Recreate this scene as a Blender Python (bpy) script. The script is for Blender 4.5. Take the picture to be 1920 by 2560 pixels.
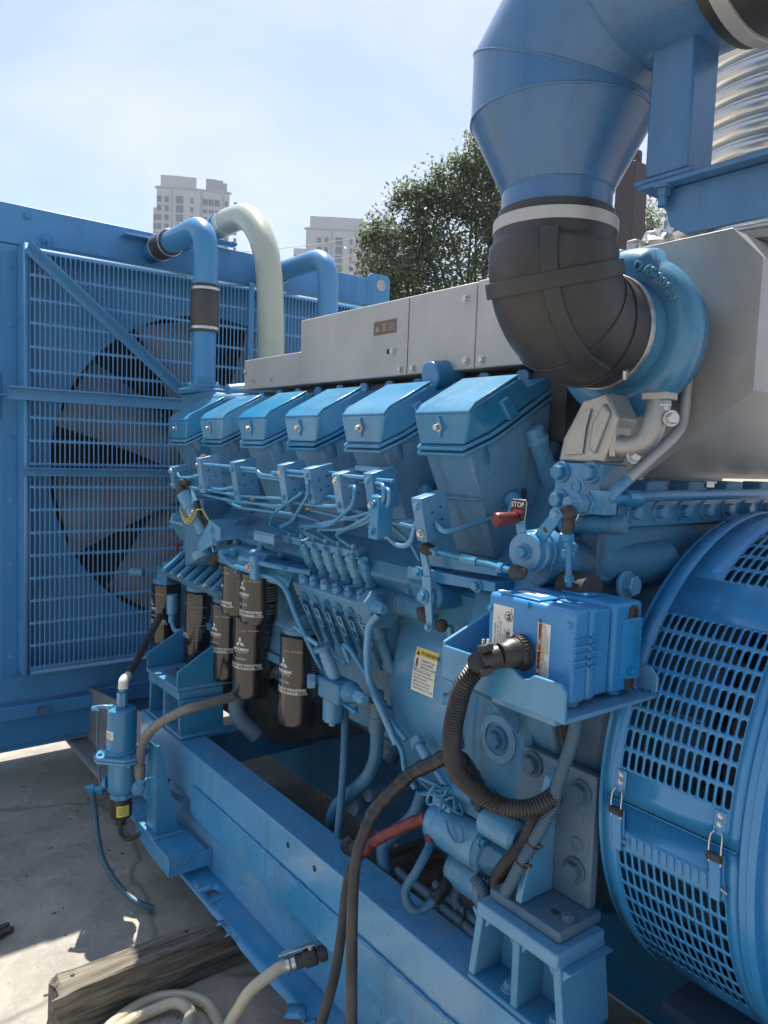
import bpy, bmesh, math, random
from mathutils import Vector, Matrix
random.seed(7)
for o in list(bpy.data.objects): bpy.data.objects.remove(o)
scene = bpy.context.scene
COL = scene.collection

# ------------------------------------------------------------------ camera
# world: engine axis runs along +y (away to the left), x is the lateral axis, z up, metres
HEAD, PITCH, ROLL, FOCAL = 0.657166, -0.0798919, 0.0369967, 35.295
cam = bpy.data.cameras.new('camera'); cam_ob = bpy.data.objects.new('camera', cam); COL.objects.link(cam_ob)
cam.sensor_fit = 'HORIZONTAL'; cam.sensor_width = 36.0; cam.lens = FOCAL
cam.clip_start = 0.05; cam.clip_end = 4000
_f = Vector((math.sin(HEAD)*math.cos(PITCH), math.cos(HEAD)*math.cos(PITCH), math.sin(PITCH)))
_r = Vector((math.cos(HEAD), -math.sin(HEAD), 0)); _u = _r.cross(_f)
R_ = _r*math.cos(ROLL)+_u*math.sin(ROLL); U_ = _u*math.cos(ROLL)-_r*math.sin(ROLL)
m = Matrix((R_, U_, -_f)).transposed().to_4x4(); m.translation = (0, 0, 1.62)
cam_ob.matrix_world = m
scene.camera = cam_ob
scene.render.resolution_x = 768; scene.render.resolution_y = 1024

# ------------------------------------------------------------------ light
SUN = Vector((0.24, 0.46, 1.0)).normalized()
world = bpy.data.worlds.new('World'); scene.world = world; world.use_nodes = True
wn = world.node_tree.nodes; wl = world.node_tree.links; wn.clear()
out = wn.new('ShaderNodeOutputWorld'); bg = wn.new('ShaderNodeBackground')
sky = wn.new('ShaderNodeTexSky'); sky.sky_type = 'NISHITA'; sky.sun_disc = False
sky.sun_elevation = math.asin(SUN.z); sky.sun_rotation = math.atan2(SUN.x, SUN.y)
sky.air_density = 1.0; sky.dust_density = 1.3; sky.ozone_density = 1.5
tc = wn.new('ShaderNodeTexCoord'); mp = wn.new('ShaderNodeMapping'); mp.inputs['Scale'].default_value = (1.2, 1.2, 3.2)
mp.inputs['Location'].default_value = (0.3, 0.75, 0.1)
nz = wn.new('ShaderNodeTexNoise'); nz.inputs['Scale'].default_value = 1.7; nz.inputs['Detail'].default_value = 7; nz.inputs['Roughness'].default_value = 0.55; nz.inputs['Distortion'].default_value = 0.35
rp = wn.new('ShaderNodeValToRGB'); rp.color_ramp.elements[0].position = 0.44; rp.color_ramp.elements[1].position = 0.68
rp.color_ramp.elements[0].color = (0.03, 0.03, 0.03, 1); rp.color_ramp.elements[1].color = (0.8, 0.8, 0.8, 1)
mx = wn.new('ShaderNodeMix'); mx.data_type = 'RGBA'
mx.inputs['B'].default_value = (5.2, 5.5, 6.0, 1)
wl.new(tc.outputs['Generated'], mp.inputs['Vector']); wl.new(mp.outputs['Vector'], nz.inputs['Vector'])
wl.new(nz.outputs['Fac'], rp.inputs['Fac']); wl.new(rp.outputs['Color'], mx.inputs['Factor'])
wl.new(sky.outputs['Color'], mx.inputs['A']); wl.new(mx.outputs['Result'], bg.inputs['Color'])
bg.inputs['Strength'].default_value = 0.058
wl.new(bg.outputs['Background'], out.inputs['Surface'])
sl = bpy.data.lights.new('sun', 'SUN'); sl.energy = 3.4; sl.angle = math.radians(0.55); sl.color = (1.0, 0.93, 0.82)
so = bpy.data.objects.new('sun', sl); COL.objects.link(so); so.rotation_euler = SUN.to_track_quat('Z', 'Y').to_euler(); so.location = (3, 4, 12)
vs = scene.view_settings; vs.view_transform = 'Standard'; vs.look = 'None'; vs.gamma = 1.0; vs.use_curve_mapping = False
vs.exposure = 1.64
scene.render.engine = 'CYCLES'
scene.cycles.max_bounces = 6; scene.cycles.diffuse_bounces = 3; scene.cycles.glossy_bounces = 2; scene.cycles.transmission_bounces = 2; scene.cycles.transparent_max_bounces = 4
scene.cycles.caustics_reflective = False; scene.cycles.caustics_refractive = False

# ------------------------------------------------------------------ materials
def new_mat(name):
    mt = bpy.data.materials.new(name); mt.use_nodes = True
    return mt, mt.node_tree.nodes, mt.node_tree.links, mt.node_tree.nodes['Principled BSDF']
def surf(name, col, rough=0.4, metal=0.0, var=0.12, scale=6.0, col2=None, mixamt=0.5, bump=0.0, bscale=120.0, spec=0.5, coat=0.0, rvar=0.1, chips=None, stretch=None, chip_amt=0.66, dust=0.0, speck=0.0, dust_col=(0.27, 0.28, 0.275), dscale=3.0, streak=0.0, vary=0.0):
    mt, n, l, b = new_mat(name)
    t = n.new('ShaderNodeTexCoord'); src = t.outputs['Object']
    if stretch:
        mpn = n.new('ShaderNodeMapping'); mpn.inputs['Scale'].default_value = stretch; l.new(src, mpn.inputs['Vector']); src = mpn.outputs['Vector']
    nz = n.new('ShaderNodeTexNoise'); nz.inputs['Scale'].default_value = scale; nz.inputs['Detail'].default_value = 8; nz.inputs['Roughness'].default_value = 0.6
    l.new(src, nz.inputs['Vector'])
    rp = n.new('ShaderNodeValToRGB'); rp.color_ramp.elements[0].position = 0.3; rp.color_ramp.elements[1].position = 0.72
    c2 = col2 if col2 else tuple(min(1, c*(1+var)+var*0.04) for c in col)
    c1 = tuple(c*(1-var) for c in col)
    rp.color_ramp.elements[0].color = (*c1, 1); rp.color_ramp.elements[1].color = (*[c1[i]*(1-mixamt)+c2[i]*mixamt if col2 else c2[i] for i in range(3)], 1)
    l.new(nz.outputs['Fac'], rp.inputs['Fac']); colout = rp.outputs['Color']
    def layer(sc, det, ro, p0, p1, amt, c):
        q = n.new('ShaderNodeTexNoise'); q.inputs['Scale'].default_value = sc; q.inputs['Detail'].default_value = det; q.inputs['Roughness'].default_value = ro; q.inputs['Distortion'].default_value = 0.3
        l.new(t.outputs['Object'], q.inputs['Vector'])
        r = n.new('ShaderNodeMapRange'); r.inputs['From Min'].default_value = p0; r.inputs['From Max'].default_value = p1; r.inputs['To Max'].default_value = amt; l.new(q.outputs['Fac'], r.inputs['Value'])
        x = n.new('ShaderNodeMix'); x.data_type = 'RGBA'; x.inputs['B'].default_value = (*c, 1); l.new(r.outputs['Result'], x.inputs['Factor']); l.new(colout, x.inputs['A']); return x.outputs['Result']
    if streak:
        ms = n.new('ShaderNodeMapping'); ms.inputs['Scale'].default_value = (26, 26, 1.6); l.new(t.outputs['Object'], ms.inputs['Vector'])
        q = n.new('ShaderNodeTexNoise'); q.inputs['Scale'].default_value = 1.0; q.inputs['Detail'].default_value = 5; q.inputs['Roughness'].default_value = 0.65; l.new(ms.outputs['Vector'], q.inputs['Vector'])
        q2 = n.new('ShaderNodeTexNoise'); q2.inputs['Scale'].default_value = 2.6; q2.inputs['Detail'].default_value = 3; l.new(t.outputs['Object'], q2.inputs['Vector'])
        mm = n.new('ShaderNodeMath'); mm.operation = 'MULTIPLY'; l.new(q.outputs['Fac'], mm.inputs[0]); l.new(q2.outputs['Fac'], mm.inputs[1])
        r = n.new('ShaderNodeMapRange'); r.inputs['From Min'].default_value = 0.28; r.inputs['From Max'].default_value = 0.40; r.inputs['To Max'].default_value = streak; l.new(mm.outputs['Value'], r.inputs['Value'])
        x = n.new('ShaderNodeMix'); x.data_type = 'RGBA'; x.inputs['B'].default_value = (0.05, 0.07, 0.09, 1); l.new(r.outputs['Result'], x.inputs['Factor']); l.new(colout, x.inputs['A']); colout = x.outputs['Result']
    if vary:
        oi = n.new('ShaderNodeObjectInfo'); hs = n.new('ShaderNodeHueSaturation'); r = n.new('ShaderNodeMapRange'); r.inputs['To Min'].default_value = 1-vary; r.inputs['To Max'].default_value = 1+vary
        l.new(oi.outputs['Random'], r.inputs['Value']); l.new(r.outputs['Result'], hs.inputs['Value']); l.new(colout, hs.inputs['Color'])
        r3 = n.new('ShaderNodeMapRange'); r3.inputs['To Min'].default_value = 1.06; r3.inputs['To Max'].default_value = 1-vary*0.9; l.new(oi.outputs['Random'], r3.inputs['Value']); l.new(r3.outputs['Result'], hs.inputs['Saturation']); colout = hs.outputs['Color']
    if dust: colout = layer(dscale, 10, 0.68, 0.46, 0.72, dust, dust_col)
    if speck: colout = layer(85, 3, 0.5, 0.62, 0.70, speck, (0.03, 0.04, 0.05)); colout = layer(60, 4, 0.6, 0.64, 0.72, speck*0.7, dust_col)
    if chips:
        n2 = n.new('ShaderNodeTexNoise'); n2.inputs['Scale'].default_value = 22; n2.inputs['Detail'].default_value = 9; n2.inputs['Roughness'].default_value = 0.7
        l.new(t.outputs['Object'], n2.inputs['Vector'])
        r2 = n.new('ShaderNodeValToRGB'); r2.color_ramp.elements[0].position = chip_amt; r2.color_ramp.elements[1].position = chip_amt+0.035
        l.new(n2.outputs['Fac'], r2.inputs['Fac'])
        mx = n.new('ShaderNodeMix'); mx.data_type = 'RGBA'; mx.inputs['B'].default_value = (*chips, 1)
        l.new(r2.outputs['Color'], mx.inputs['Factor']); l.new(colout, mx.inputs['A']); colout = mx.outputs['Result']
    l.new(colout, b.inputs['Base Color'])
    mr = n.new('ShaderNodeMapRange'); mr.inputs['To Min'].default_value = max(0.03, rough-rvar); mr.inputs['To Max'].default_value = min(1, rough+rvar)
    l.new(nz.outputs['Fac'], mr.inputs['Value']); l.new(mr.outputs['Result'], b.inputs['Roughness'])
    b.inputs['Metallic'].default_value = metal; b.inputs['Specular IOR Level'].default_value = spec
    b.inputs['Coat Weight'].default_value = coat; b.inputs['Coat Roughness'].default_value = 0.12
    if bump:
        n3 = n.new('ShaderNodeTexNoise'); n3.inputs['Scale'].default_value = bscale; n3.inputs['Detail'].default_value = 4
        l.new(src, n3.inputs['Vector'])
        bp = n.new('ShaderNodeBump'); bp.inputs['Strength'].default_value = bump; bp.inputs['Distance'].default_value = 0.004
        l.new(n3.outputs['Fac'], bp.inputs['Height']); l.new(bp.outputs['Normal'], b.inputs['Normal'])
    return mt
DUST = (0.22, 0.30, 0.36)
BLUE = surf('engine_blue_paint', (0.032, 0.245, 0.475), 0.24, var=0.10, scale=5, col2=(0.10, 0.31, 0.48), mixamt=0.5, dust=0.22, dust_col=(0.27, 0.265, 0.25), speck=0.2, streak=0.4, chips=(0.34, 0.32, 0.29), chip_amt=0.735, bump=0.12, bscale=130, coat=0.1, vary=0.14)
BLUE_PIPE = surf('glossy_pipe_paint', (0.036, 0.24, 0.46), 0.20, var=0.1, scale=20, col2=(0.12, 0.33, 0.52), mixamt=0.5, coat=0.3, rvar=0.06, chips=(0.34, 0.31, 0.26), chip_amt=0.70, vary=0.14)
BLUE_WORN = surf('worn_clamp_paint', (0.038, 0.23, 0.45), 0.34, var=0.12, scale=12, col2=(0.14, 0.32, 0.50), mixamt=0.7, dust=0.22, speck=0.3, chips=(0.34, 0.31, 0.26), chip_amt=0.66, vary=0.16)
BLUE_HOLD = surf('valve_holder_paint', (0.050, 0.25, 0.45), 0.26, var=0.12, scale=30, col2=(0.13, 0.32, 0.44), mixamt=0.5, dust=0.08, speck=0.15, coat=0.2, vary=0.12)
BLUE_CAST = surf('cast_blue_paint', (0.034, 0.215, 0.42), 0.38, var=0.12, scale=7, col2=(0.10, 0.29, 0.43), mixamt=0.55, dust=0.30, dust_col=(0.24, 0.225, 0.20), dscale=5.0, speck=0.32, streak=0.6, chips=(0.20, 0.17, 0.14), chip_amt=0.735, bump=0.55, bscale=420, coat=0.1, vary=0.16)
BLUE_DEEP = surf('alternator_blue_paint', (0.028, 0.240, 0.53), 0.26, var=0.08, scale=4, col2=(0.06, 0.28, 0.58), mixamt=0.5, dust=0.14, speck=0.1, streak=0.2, dscale=2.0, bump=0.06, bscale=60, coat=0.3, chips=(0.35, 0.36, 0.36), chip_amt=0.745)
BLUE_RAD = surf('radiator_blue_paint', (0.058, 0.255, 0.51), 0.34, var=0.08, scale=3, col2=(0.09, 0.30, 0.57), mixamt=0.5, dust=0.14, dscale=1.5, streak=0.2, bump=0.08, bscale=40, vary=0.08)
BLUE_SKID = surf('skid_blue_paint', (0.036, 0.268, 0.53), 0.20, var=0.10, scale=4, col2=(0.11, 0.33, 0.56), mixamt=0.7, dust=0.34, speck=0.35, streak=0.3, dscale=3.5, bump=0.12, bscale=30, coat=0.2, chips=(0.075, 0.06, 0.055), chip_amt=0.69, vary=0.08)
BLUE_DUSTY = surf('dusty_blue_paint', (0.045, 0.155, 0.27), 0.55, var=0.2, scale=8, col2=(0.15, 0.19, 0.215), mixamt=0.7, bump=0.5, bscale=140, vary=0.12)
BLUE_DUCT = surf('duct_blue_paint', (0.044, 0.152, 0.345), 0.30, var=0.1, scale=3.5, col2=(0.08, 0.20, 0.36), mixamt=0.5, dust=0.16, dscale=2.2, streak=0.3, bump=0.14, bscale=22, coat=0.2, stretch=(6, 6, 0.8))
BLUE_BOX = surf('box_blue_paint', (0.020, 0.228, 0.54), 0.34, var=0.08, scale=9, col2=(0.05, 0.30, 0.60), mixamt=0.5, bump=0.06, bscale=90, speck=0.2, dust=0.16, streak=0.25, chips=(0.45, 0.47, 0.46), chip_amt=0.70, vary=0.06)
STEEL = surf('galvanised_sheet', (0.47, 0.46, 0.445), 0.46, metal=0.32, var=0.12, scale=5, bump=0.06, bscale=30, rvar=0.12, dust=0.35, dust_col=(0.30,0.28,0.25), speck=0.07)
STEEL_SATIN = surf('satin_silver_cast', (0.40, 0.39, 0.365), 0.42, metal=0.6, var=0.15, scale=9, bump=0.25, bscale=260)
CHROME = surf('worn_bright_steel', (0.55, 0.55, 0.54), 0.32, metal=0.9, var=0.2, scale=30, rvar=0.15)
FLEX = surf('bellows_steel', (0.62, 0.61, 0.58), 0.30, metal=0.85, var=0.14, scale=9)
BARE = surf('bare_rusty_plate', (0.33, 0.36, 0.38), 0.55, metal=0.3, var=0.15, scale=6, col2=(0.20, 0.13, 0.09), mixamt=0.55, bump=0.2, bscale=60)
RUBBER = surf('black_rubber', (0.030, 0.032, 0.038), 0.46, dust=0.45, dust_col=(0.12,0.11,0.105), var=0.2, scale=12, col2=(0.06, 0.055, 0.05), mixamt=0.6, bump=0.12, bscale=90)
HOSE_BLK = surf('black_conduit_plastic', (0.020, 0.020, 0.021), 0.42, var=0.2, scale=25, col2=(0.08, 0.07, 0.06), mixamt=0.5)
CABLE_BLK = surf('dusty_black_cable', (0.026, 0.024, 0.024), 0.5, var=0.2, scale=14, col2=(0.11, 0.09, 0.08), mixamt=0.7, bump=0.1, bscale=50)
TAPE_BLK = surf('black_tape', (0.016, 0.016, 0.018), 0.28, var=0.2, scale=20, bump=0.9, bscale=45)
TAPE_RED = surf('red_tape', (0.15, 0.018, 0.022), 0.38, var=0.25, scale=25, bump=0.8, bscale=60)
CONDUIT_BLUE = surf('overspray_conduit', (0.06, 0.16, 0.25), 0.5, var=0.2, scale=25, col2=(0.10, 0.12, 0.14), mixamt=0.6)
FILTER_BLK = surf('filter_black_enamel', (0.008, 0.0085, 0.010), 0.16, var=0.2, scale=6, coat=0.6, rvar=0.05)
PRINT = surf('white_print', (0.62, 0.62, 0.60), 0.5, var=0.05)
PRINT_DIM = surf('faded_print', (0.30, 0.29, 0.27), 0.55, var=0.1)
PAPER = surf('label_paper', (0.72, 0.69, 0.62), 0.5, var=0.07, scale=12)
YELLOW = surf('warning_yellow', (0.72, 0.58, 0.10), 0.45, var=0.06)
ORANGE = surf('warning_orange', (0.75, 0.24, 0.05), 0.45, var=0.06)
INK = surf('black_ink', (0.02, 0.02, 0.02), 0.5, var=0.05)
RED = surf('red_plastic', (0.13, 0.018, 0.018), 0.42, var=0.15, scale=20)
REDPRINT = surf('red_print', (0.6, 0.05, 0.05), 0.45, var=0.1)
COPPER_TAG = surf('brown_label', (0.16, 0.10, 0.07), 0.5, var=0.15, scale=40)
BRAID = surf('braided_steel_hose', (0.26, 0.24, 0.22), 0.42, metal=0.5, var=0.3, scale=90, bump=0.8, bscale=420)
GREYTUBE = surf('teal_grey_hose', (0.05, 0.12, 0.17), 0.45, var=0.15, scale=10)
BLUEHOSE = surf('painted_rubber_hose', (0.03, 0.13, 0.24), 0.45, var=0.2, scale=12)
YELLOWWIRE = surf('yellow_wire', (0.55, 0.47, 0.12), 0.5, var=0.1)
DARK = surf('dark_interior', (0.012, 0.016, 0.022), 0.7, var=0.3, scale=20)
CORE = surf('radiator_core', (0.018, 0.019, 0.022), 0.7, var=0.3, scale=60, stretch=(1, 1, 18))
FANMAT = surf('fan_blade_grey', (0.25, 0.33, 0.43), 0.5, var=0.2, scale=5, col2=(0.13, 0.13, 0.14), mixamt=0.6)
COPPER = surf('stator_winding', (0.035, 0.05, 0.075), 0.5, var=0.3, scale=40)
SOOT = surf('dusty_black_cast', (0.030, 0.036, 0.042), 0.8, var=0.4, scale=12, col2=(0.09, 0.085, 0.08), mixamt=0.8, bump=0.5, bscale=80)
BROWN = surf('brown_steel', (0.06, 0.05, 0.055), 0.6, var=0.2, scale=3, stretch=(1, 1, 0.15))
LEAF_TIE = surf('cable_tie', (0.025, 0.025, 0.025), 0.4)
def woody():
    mt, n, l, b = new_mat('weathered_timber')
    t = n.new('ShaderNodeTexCoord'); mp = n.new('ShaderNodeMapping'); mp.inputs['Scale'].default_value = (1.6, 22, 22); l.new(t.outputs['Object'], mp.inputs['Vector'])
    nz = n.new('ShaderNodeTexNoise'); nz.inputs['Scale'].default_value = 3; nz.inputs['Detail'].default_value = 9; nz.inputs['Distortion'].default_value = 0.6; l.new(mp.outputs['Vector'], nz.inputs['Vector'])
    rp = n.new('ShaderNodeValToRGB'); e = rp.color_ramp.elements; e[0].position = 0.32; e[0].color = (0.045, 0.038, 0.031, 1); e[1].position = 0.68; e[1].color = (0.23, 0.20, 0.16, 1)
    l.new(nz.outputs['Fac'], rp.inputs['Fac'])
    n2 = n.new('ShaderNodeTexNoise'); n2.inputs['Scale'].default_value = 3.2; l.new(t.outputs['Object'], n2.inputs['Vector'])
    r2 = n.new('ShaderNodeValToRGB'); r2.color_ramp.elements[0].position = 0.55; r2.color_ramp.elements[1].position = 0.7; l.new(n2.outputs['Fac'], r2.inputs['Fac'])
    mx = n.new('ShaderNodeMix'); mx.data_type = 'RGBA'; mx.inputs['B'].default_value = (0.10, 0.13, 0.11, 1); l.new(r2.outputs['Color'], mx.inputs['Factor']); l.new(rp.outputs['Color'], mx.inputs['A'])
    l.new(mx.outputs['Result'], b.inputs['Base Color']); b.inputs['Roughness'].default_value = 0.85
    bp = n.new('ShaderNodeBump'); bp.inputs['Strength'].default_value = 0.9; bp.inputs['Distance'].default_value = 0.006; l.new(nz.outputs['Fac'], bp.inputs['Height']); l.new(bp.outputs['Normal'], b.inputs['Normal'])
    return mt
WOOD = woody()
def clear_hose(name, col, trans=0.35):
    mt, n, l, b = new_mat(name)
    t = n.new('ShaderNodeTexCoord')
    vo = n.new('ShaderNodeTexVoronoi'); vo.inputs['Scale'].default_value = 130; l.new(t.outputs['Object'], vo.inputs['Vector'])
    rp = n.new('ShaderNodeValToRGB'); e = rp.color_ramp.elements; e[0].position = 0.0; e[0].color = (*[c*0.9 for c in col], 1); e[1].position = 0.5; e[1].color = (*col, 1)
    l.new(vo.outputs['Distance'], rp.inputs['Fac']); l.new(rp.outputs['Color'], b.inputs['Base Color'])
    b.inputs['Roughness'].default_value = 0.3; b.inputs['Coat Weight'].default_value = 0.5; b.inputs['Subsurface Weight'].default_value = trans
    b.inputs['Subsurface Radius'].default_value = (0.02, 0.02, 0.015)
    bp = n.new('ShaderNodeBump'); bp.inputs['Strength'].default_value = 0.3; bp.inputs['Distance'].default_value = 0.002; l.new(vo.outputs['Distance'], bp.inputs['Height']); l.new(bp.outputs['Normal'], b.inputs['Normal'])
    return mt
HOSE_GREEN = clear_hose('reinforced_green_pvc', (0.46, 0.50, 0.40))
HOSE_CLEAR = clear_hose('reinforced_clear_pvc', (0.50, 0.44, 0.33))

# ------------------------------------------------------------------ mesh helpers
class MB:
    def __init__(s): s.v = []; s.f = []
    def add(s, vs, fs):
        k = len(s.v); s.v += [tuple(p) for p in vs]; s.f += [tuple(i+k for i in f) for f in fs]; return s
    def box(s, a, b):
        (x0, y0, z0), (x1, y1, z1) = a, b
        return s.add([(x0,y0,z0),(x1,y0,z0),(x1,y1,z0),(x0,y1,z0),(x0,y0,z1),(x1,y0,z1),(x1,y1,z1),(x0,y1,z1)], [(0,3,2,1),(4,5,6,7),(0,1,5,4),(1,2,6,5),(2,3,7,6),(3,0,4,7)])
    def cbox(s, c, d):
        return s.box([c[i]-d[i]/2 for i in range(3)], [c[i]+d[i]/2 for i in range(3)])
    def obox(s, c, d, ax, ay, az):
        c = Vector(c); ax, ay, az = Vector(ax).normalized()*d[0]/2, Vector(ay).normalized()*d[1]/2, Vector(az).normalized()*d[2]/2
        return s.add([c-ax-ay-az, c+ax-ay-az, c+ax+ay-az, c-ax+ay-az, c-ax-ay+az, c+ax-ay+az, c+ax+ay+az, c-ax+ay+az], [(0,3,2,1),(4,5,6,7),(0,1,5,4),(1,2,6,5),(2,3,7,6),(3,0,4,7)])
    def prism(s, poly, vec):
        n = len(poly); vec = Vector(vec); a = [Vector(p) for p in poly]
        return s.add(a+[p+vec for p in a], [tuple(range(n-1, -1, -1)), tuple(range(n, 2*n))]+[(i, (i+1) % n, n+(i+1) % n, n+i) for i in range(n)])
    def hull(s, pts):
        bm = bmesh.new()
        for p in pts: bm.verts.new(p)
        bmesh.ops.convex_hull(bm, input=bm.verts)
        bmesh.ops.dissolve_limit(bm, angle_limit=0.02, verts=bm.verts[:], edges=bm.edges[:])
        bm.verts.index_update()
        used = [v for v in bm.verts if v.link_faces]; ix = {v: i for i, v in enumerate(used)}
        s.add([v.co[:] for v in used], [tuple(ix[v] for v in f.verts) for f in bm.faces]); bm.free(); return s
    def lathe(s, o, axis, prof, n=24, caps=True):
        o = Vector(o); d = Vector(axis).normalized(); u = d.orthogonal().normalized(); w = d.cross(u)
        vs = []; fs = []
        for r, h in prof:
            for i in range(n):
                a = 2*math.pi*i/n; vs.append(o+d*h+(u*math.cos(a)+w*math.sin(a))*r)
        for j in range(len(prof)-1):
            for i in range(n): fs.append((j*n+i, j*n+(i+1) % n, (j+1)*n+(i+1) % n, (j+1)*n+i))
        if caps and prof[0][0] > 1e-5: fs.append(tuple(range(n-1, -1, -1)))
        if caps and prof[-1][0] > 1e-5: fs.append(tuple((len(prof)-1)*n+i for i in range(n)))
        return s.add(vs, fs)
    def cyl(s, p0, p1, r0, r1=None, n=20):
        p0 = Vector(p0); p1 = Vector(p1)
        return s.lathe(p0, p1-p0, [(r0, 0), (r0 if r1 is None else r1, (p1-p0).length)], n)
    def tube(s, pts, r, n=10, res=6, rf=None, caps=True, closed=False):
        P = spline(pts, res) if res else [Vector(p) for p in pts]
        L = [0]
        for i in range(1, len(P)): L.append(L[-1]+(P[i]-P[i-1]).length)
        t = (P[1]-P[0]).normalized(); u = t.orthogonal().normalized(); vs = []; fs = []
        for i, p in enumerate(P):
            t2 = (P[min(i+1, len(P)-1)]-P[max(i-1, 0)]).normalized()
            u = (u-t2*u.dot(t2)).normalized(); w = t2.cross(u)
            rr = rf(L[i], L[-1]) if rf else r
            for k in range(n):
                a = 2*math.pi*k/n; vs.append(p+(u*math.cos(a)+w*math.sin(a))*rr)
        for i in range(len(P)-1):
            for k in range(n): fs.append((i*n+k, i*n+(k+1) % n, (i+1)*n+(k+1) % n, (i+1)*n+k))
        if caps: fs.append(tuple(range(n-1, -1, -1))); fs.append(tuple((len(P)-1)*n+k for k in range(n)))
        return s.add(vs, fs)
    def corr(s, pts, r, pitch=0.006, depth=0.12, n=14):
        P = spline(pts, 12); L = sum((P[i+1]-P[i]).length for i in range(len(P)-1))
        Q = resample(P, max(8, int(L/pitch*4)))
        return s.tube(Q, r, n, 0, rf=lambda a, b: r*(1-depth*(0.5-0.5*math.cos(2*math.pi*a/pitch))**1.5))
    def sphere(s, c, r, n=14, m=8, sc=(1, 1, 1)):
        vs = []; fs = []
        for j in range(m+1):
            th = math.pi*j/m
            for i in range(n):
                a = 2*math.pi*i/n
                vs.append((c[0]+r*sc[0]*math.sin(th)*math.cos(a), c[1]+r*sc[1]*math.sin(th)*math.sin(a), c[2]+r*sc[2]*math.cos(th)))
        for j in range(m):
            for i in range(n): fs.append((j*n+i, j*n+(i+1) % n, (j+1)*n+(i+1) % n, (j+1)*n+i))
        return s.add(vs, fs)
def spline(pts, res=6):
    P = [Vector(p) for p in pts]
    if len(P) < 3 or not res: return P if res == 0 or len(P) > 2 else [P[0].lerp(P[1], i/4) for i in range(5)]
    Q = [P[0]*2-P[1]]+P+[P[-1]*2-P[-2]]; outp = []
    for i in range(1, len(Q)-2):
        a, b, c, d = Q[i-1], Q[i], Q[i+1], Q[i+2]
        for k in range(res):
            t = k/res; outp.append(0.5*((2*b)+(c-a)*t+(2*a-5*b+4*c-d)*t*t+(3*b-a-3*c+d)*t**3))
    outp.append(P[-1]); return outp
def resample(P, n):
    L = [0.0]
    for i in range(1, len(P)): L.append(L[-1]+(P[i]-P[i-1]).length)
    o = []; j = 0
    for k in range(n+1):
        t = L[-1]*k/n
        while j < len(P)-2 and L[j+1] < t: j += 1
        seg = max(1e-9, L[j+1]-L[j]); o.append(P[j].lerp(P[j+1], min(1, max(0, (t-L[j])/seg))))
    return o
def fillet(pts, r, k=5):
    """polyline with rounded corners (bent pipe)"""
    P = [Vector(p) for p in pts]; o = [P[0]]
    for i in range(1, len(P)-1):
        a, b, c = P[i-1], P[i], P[i+1]; d1 = (a-b); d2 = (c-b); rr = min(r, d1.length*0.48, d2.length*0.48)
        p, q = b+d1.normalized()*rr, b+d2.normalized()*rr
        for j in range(k+1):
            t = j/k; o.append(p*(1-t)**2+b*2*t*(1-t)+q*t*t)
    o.append(P[-1]); return o
def finish(me, ang=32):
    bm = bmesh.new(); bm.from_mesh(me); bmesh.ops.recalc_face_normals(bm, faces=bm.faces); bm.to_mesh(me); bm.free()
    me.polygons.foreach_set('use_smooth', [True]*len(me.polygons))
    me.set_sharp_from_angle(angle=math.radians(ang)); me.update()
def mesh_of(name, mb, mat, ang=32, recalc=True):
    me = bpy.data.meshes.new(name); me.from_pydata(mb.v, [], mb.f)
    if recalc: finish(me, ang)
    me.materials.append(mat); return me
def tag(o, label=None, cat=None, group=None, kind=None):
    for k, v in (('label', label), ('category', cat), ('group', group), ('kind', kind)):
        if v: o[k] = v
    return o
def thing(name, loc, label, cat, group=None):
    o = bpy.data.objects.new(name, None); COL.objects.link(o); o.location = loc; o.empty_display_size = 0.05
    return tag(o, label, cat, group)
def lvl(p):
    n = 0
    while p: n += 1; p = p.parent
    return n
def origin_of(p):
    """world position of an (unrotated) parent's origin"""
    v = Vector((0, 0, 0))
    while p: v += Vector(p.location); p = p.parent
    return v
def part(name, mb, mat, parent=None, bevel=0.0, label=None, ang=32, seg=2):
    o = bpy.data.objects.new(name, mesh_of(name, mb, mat, ang)); COL.objects.link(o)
    if parent: o.parent = parent; o.location = -origin_of(parent)
    if bevel:
        bv = o.modifiers.new('bevel', 'BEVEL'); bv.width = bevel; bv.segments = seg; bv.limit_method = 'ANGLE'; bv.angle_limit = math.radians(38)
    if label: o['label'] = label
    return o
def solo(name, mb, mat, label, cat, group=None, bevel=0.0, ang=32):
    """a thing that is one mesh, its origin at its own base"""
    n = len(mb.v); c = (sum(v[0] for v in mb.v)/n, sum(v[1] for v in mb.v)/n, min(v[2] for v in mb.v))
    m2 = MB(); m2.v = [(v[0]-c[0], v[1]-c[1], v[2]-c[2]) for v in mb.v]; m2.f = mb.f
    o = part(name, m2, mat, None, bevel, None, ang); o.location = c
    return tag(o, label, cat, group)
def copy_tree(o, parent=None):
    c = o.copy(); COL.objects.link(c); c.parent = parent
    for ch in o.children: copy_tree(ch, c)
    return c
_bolt_cache = {}
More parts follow.
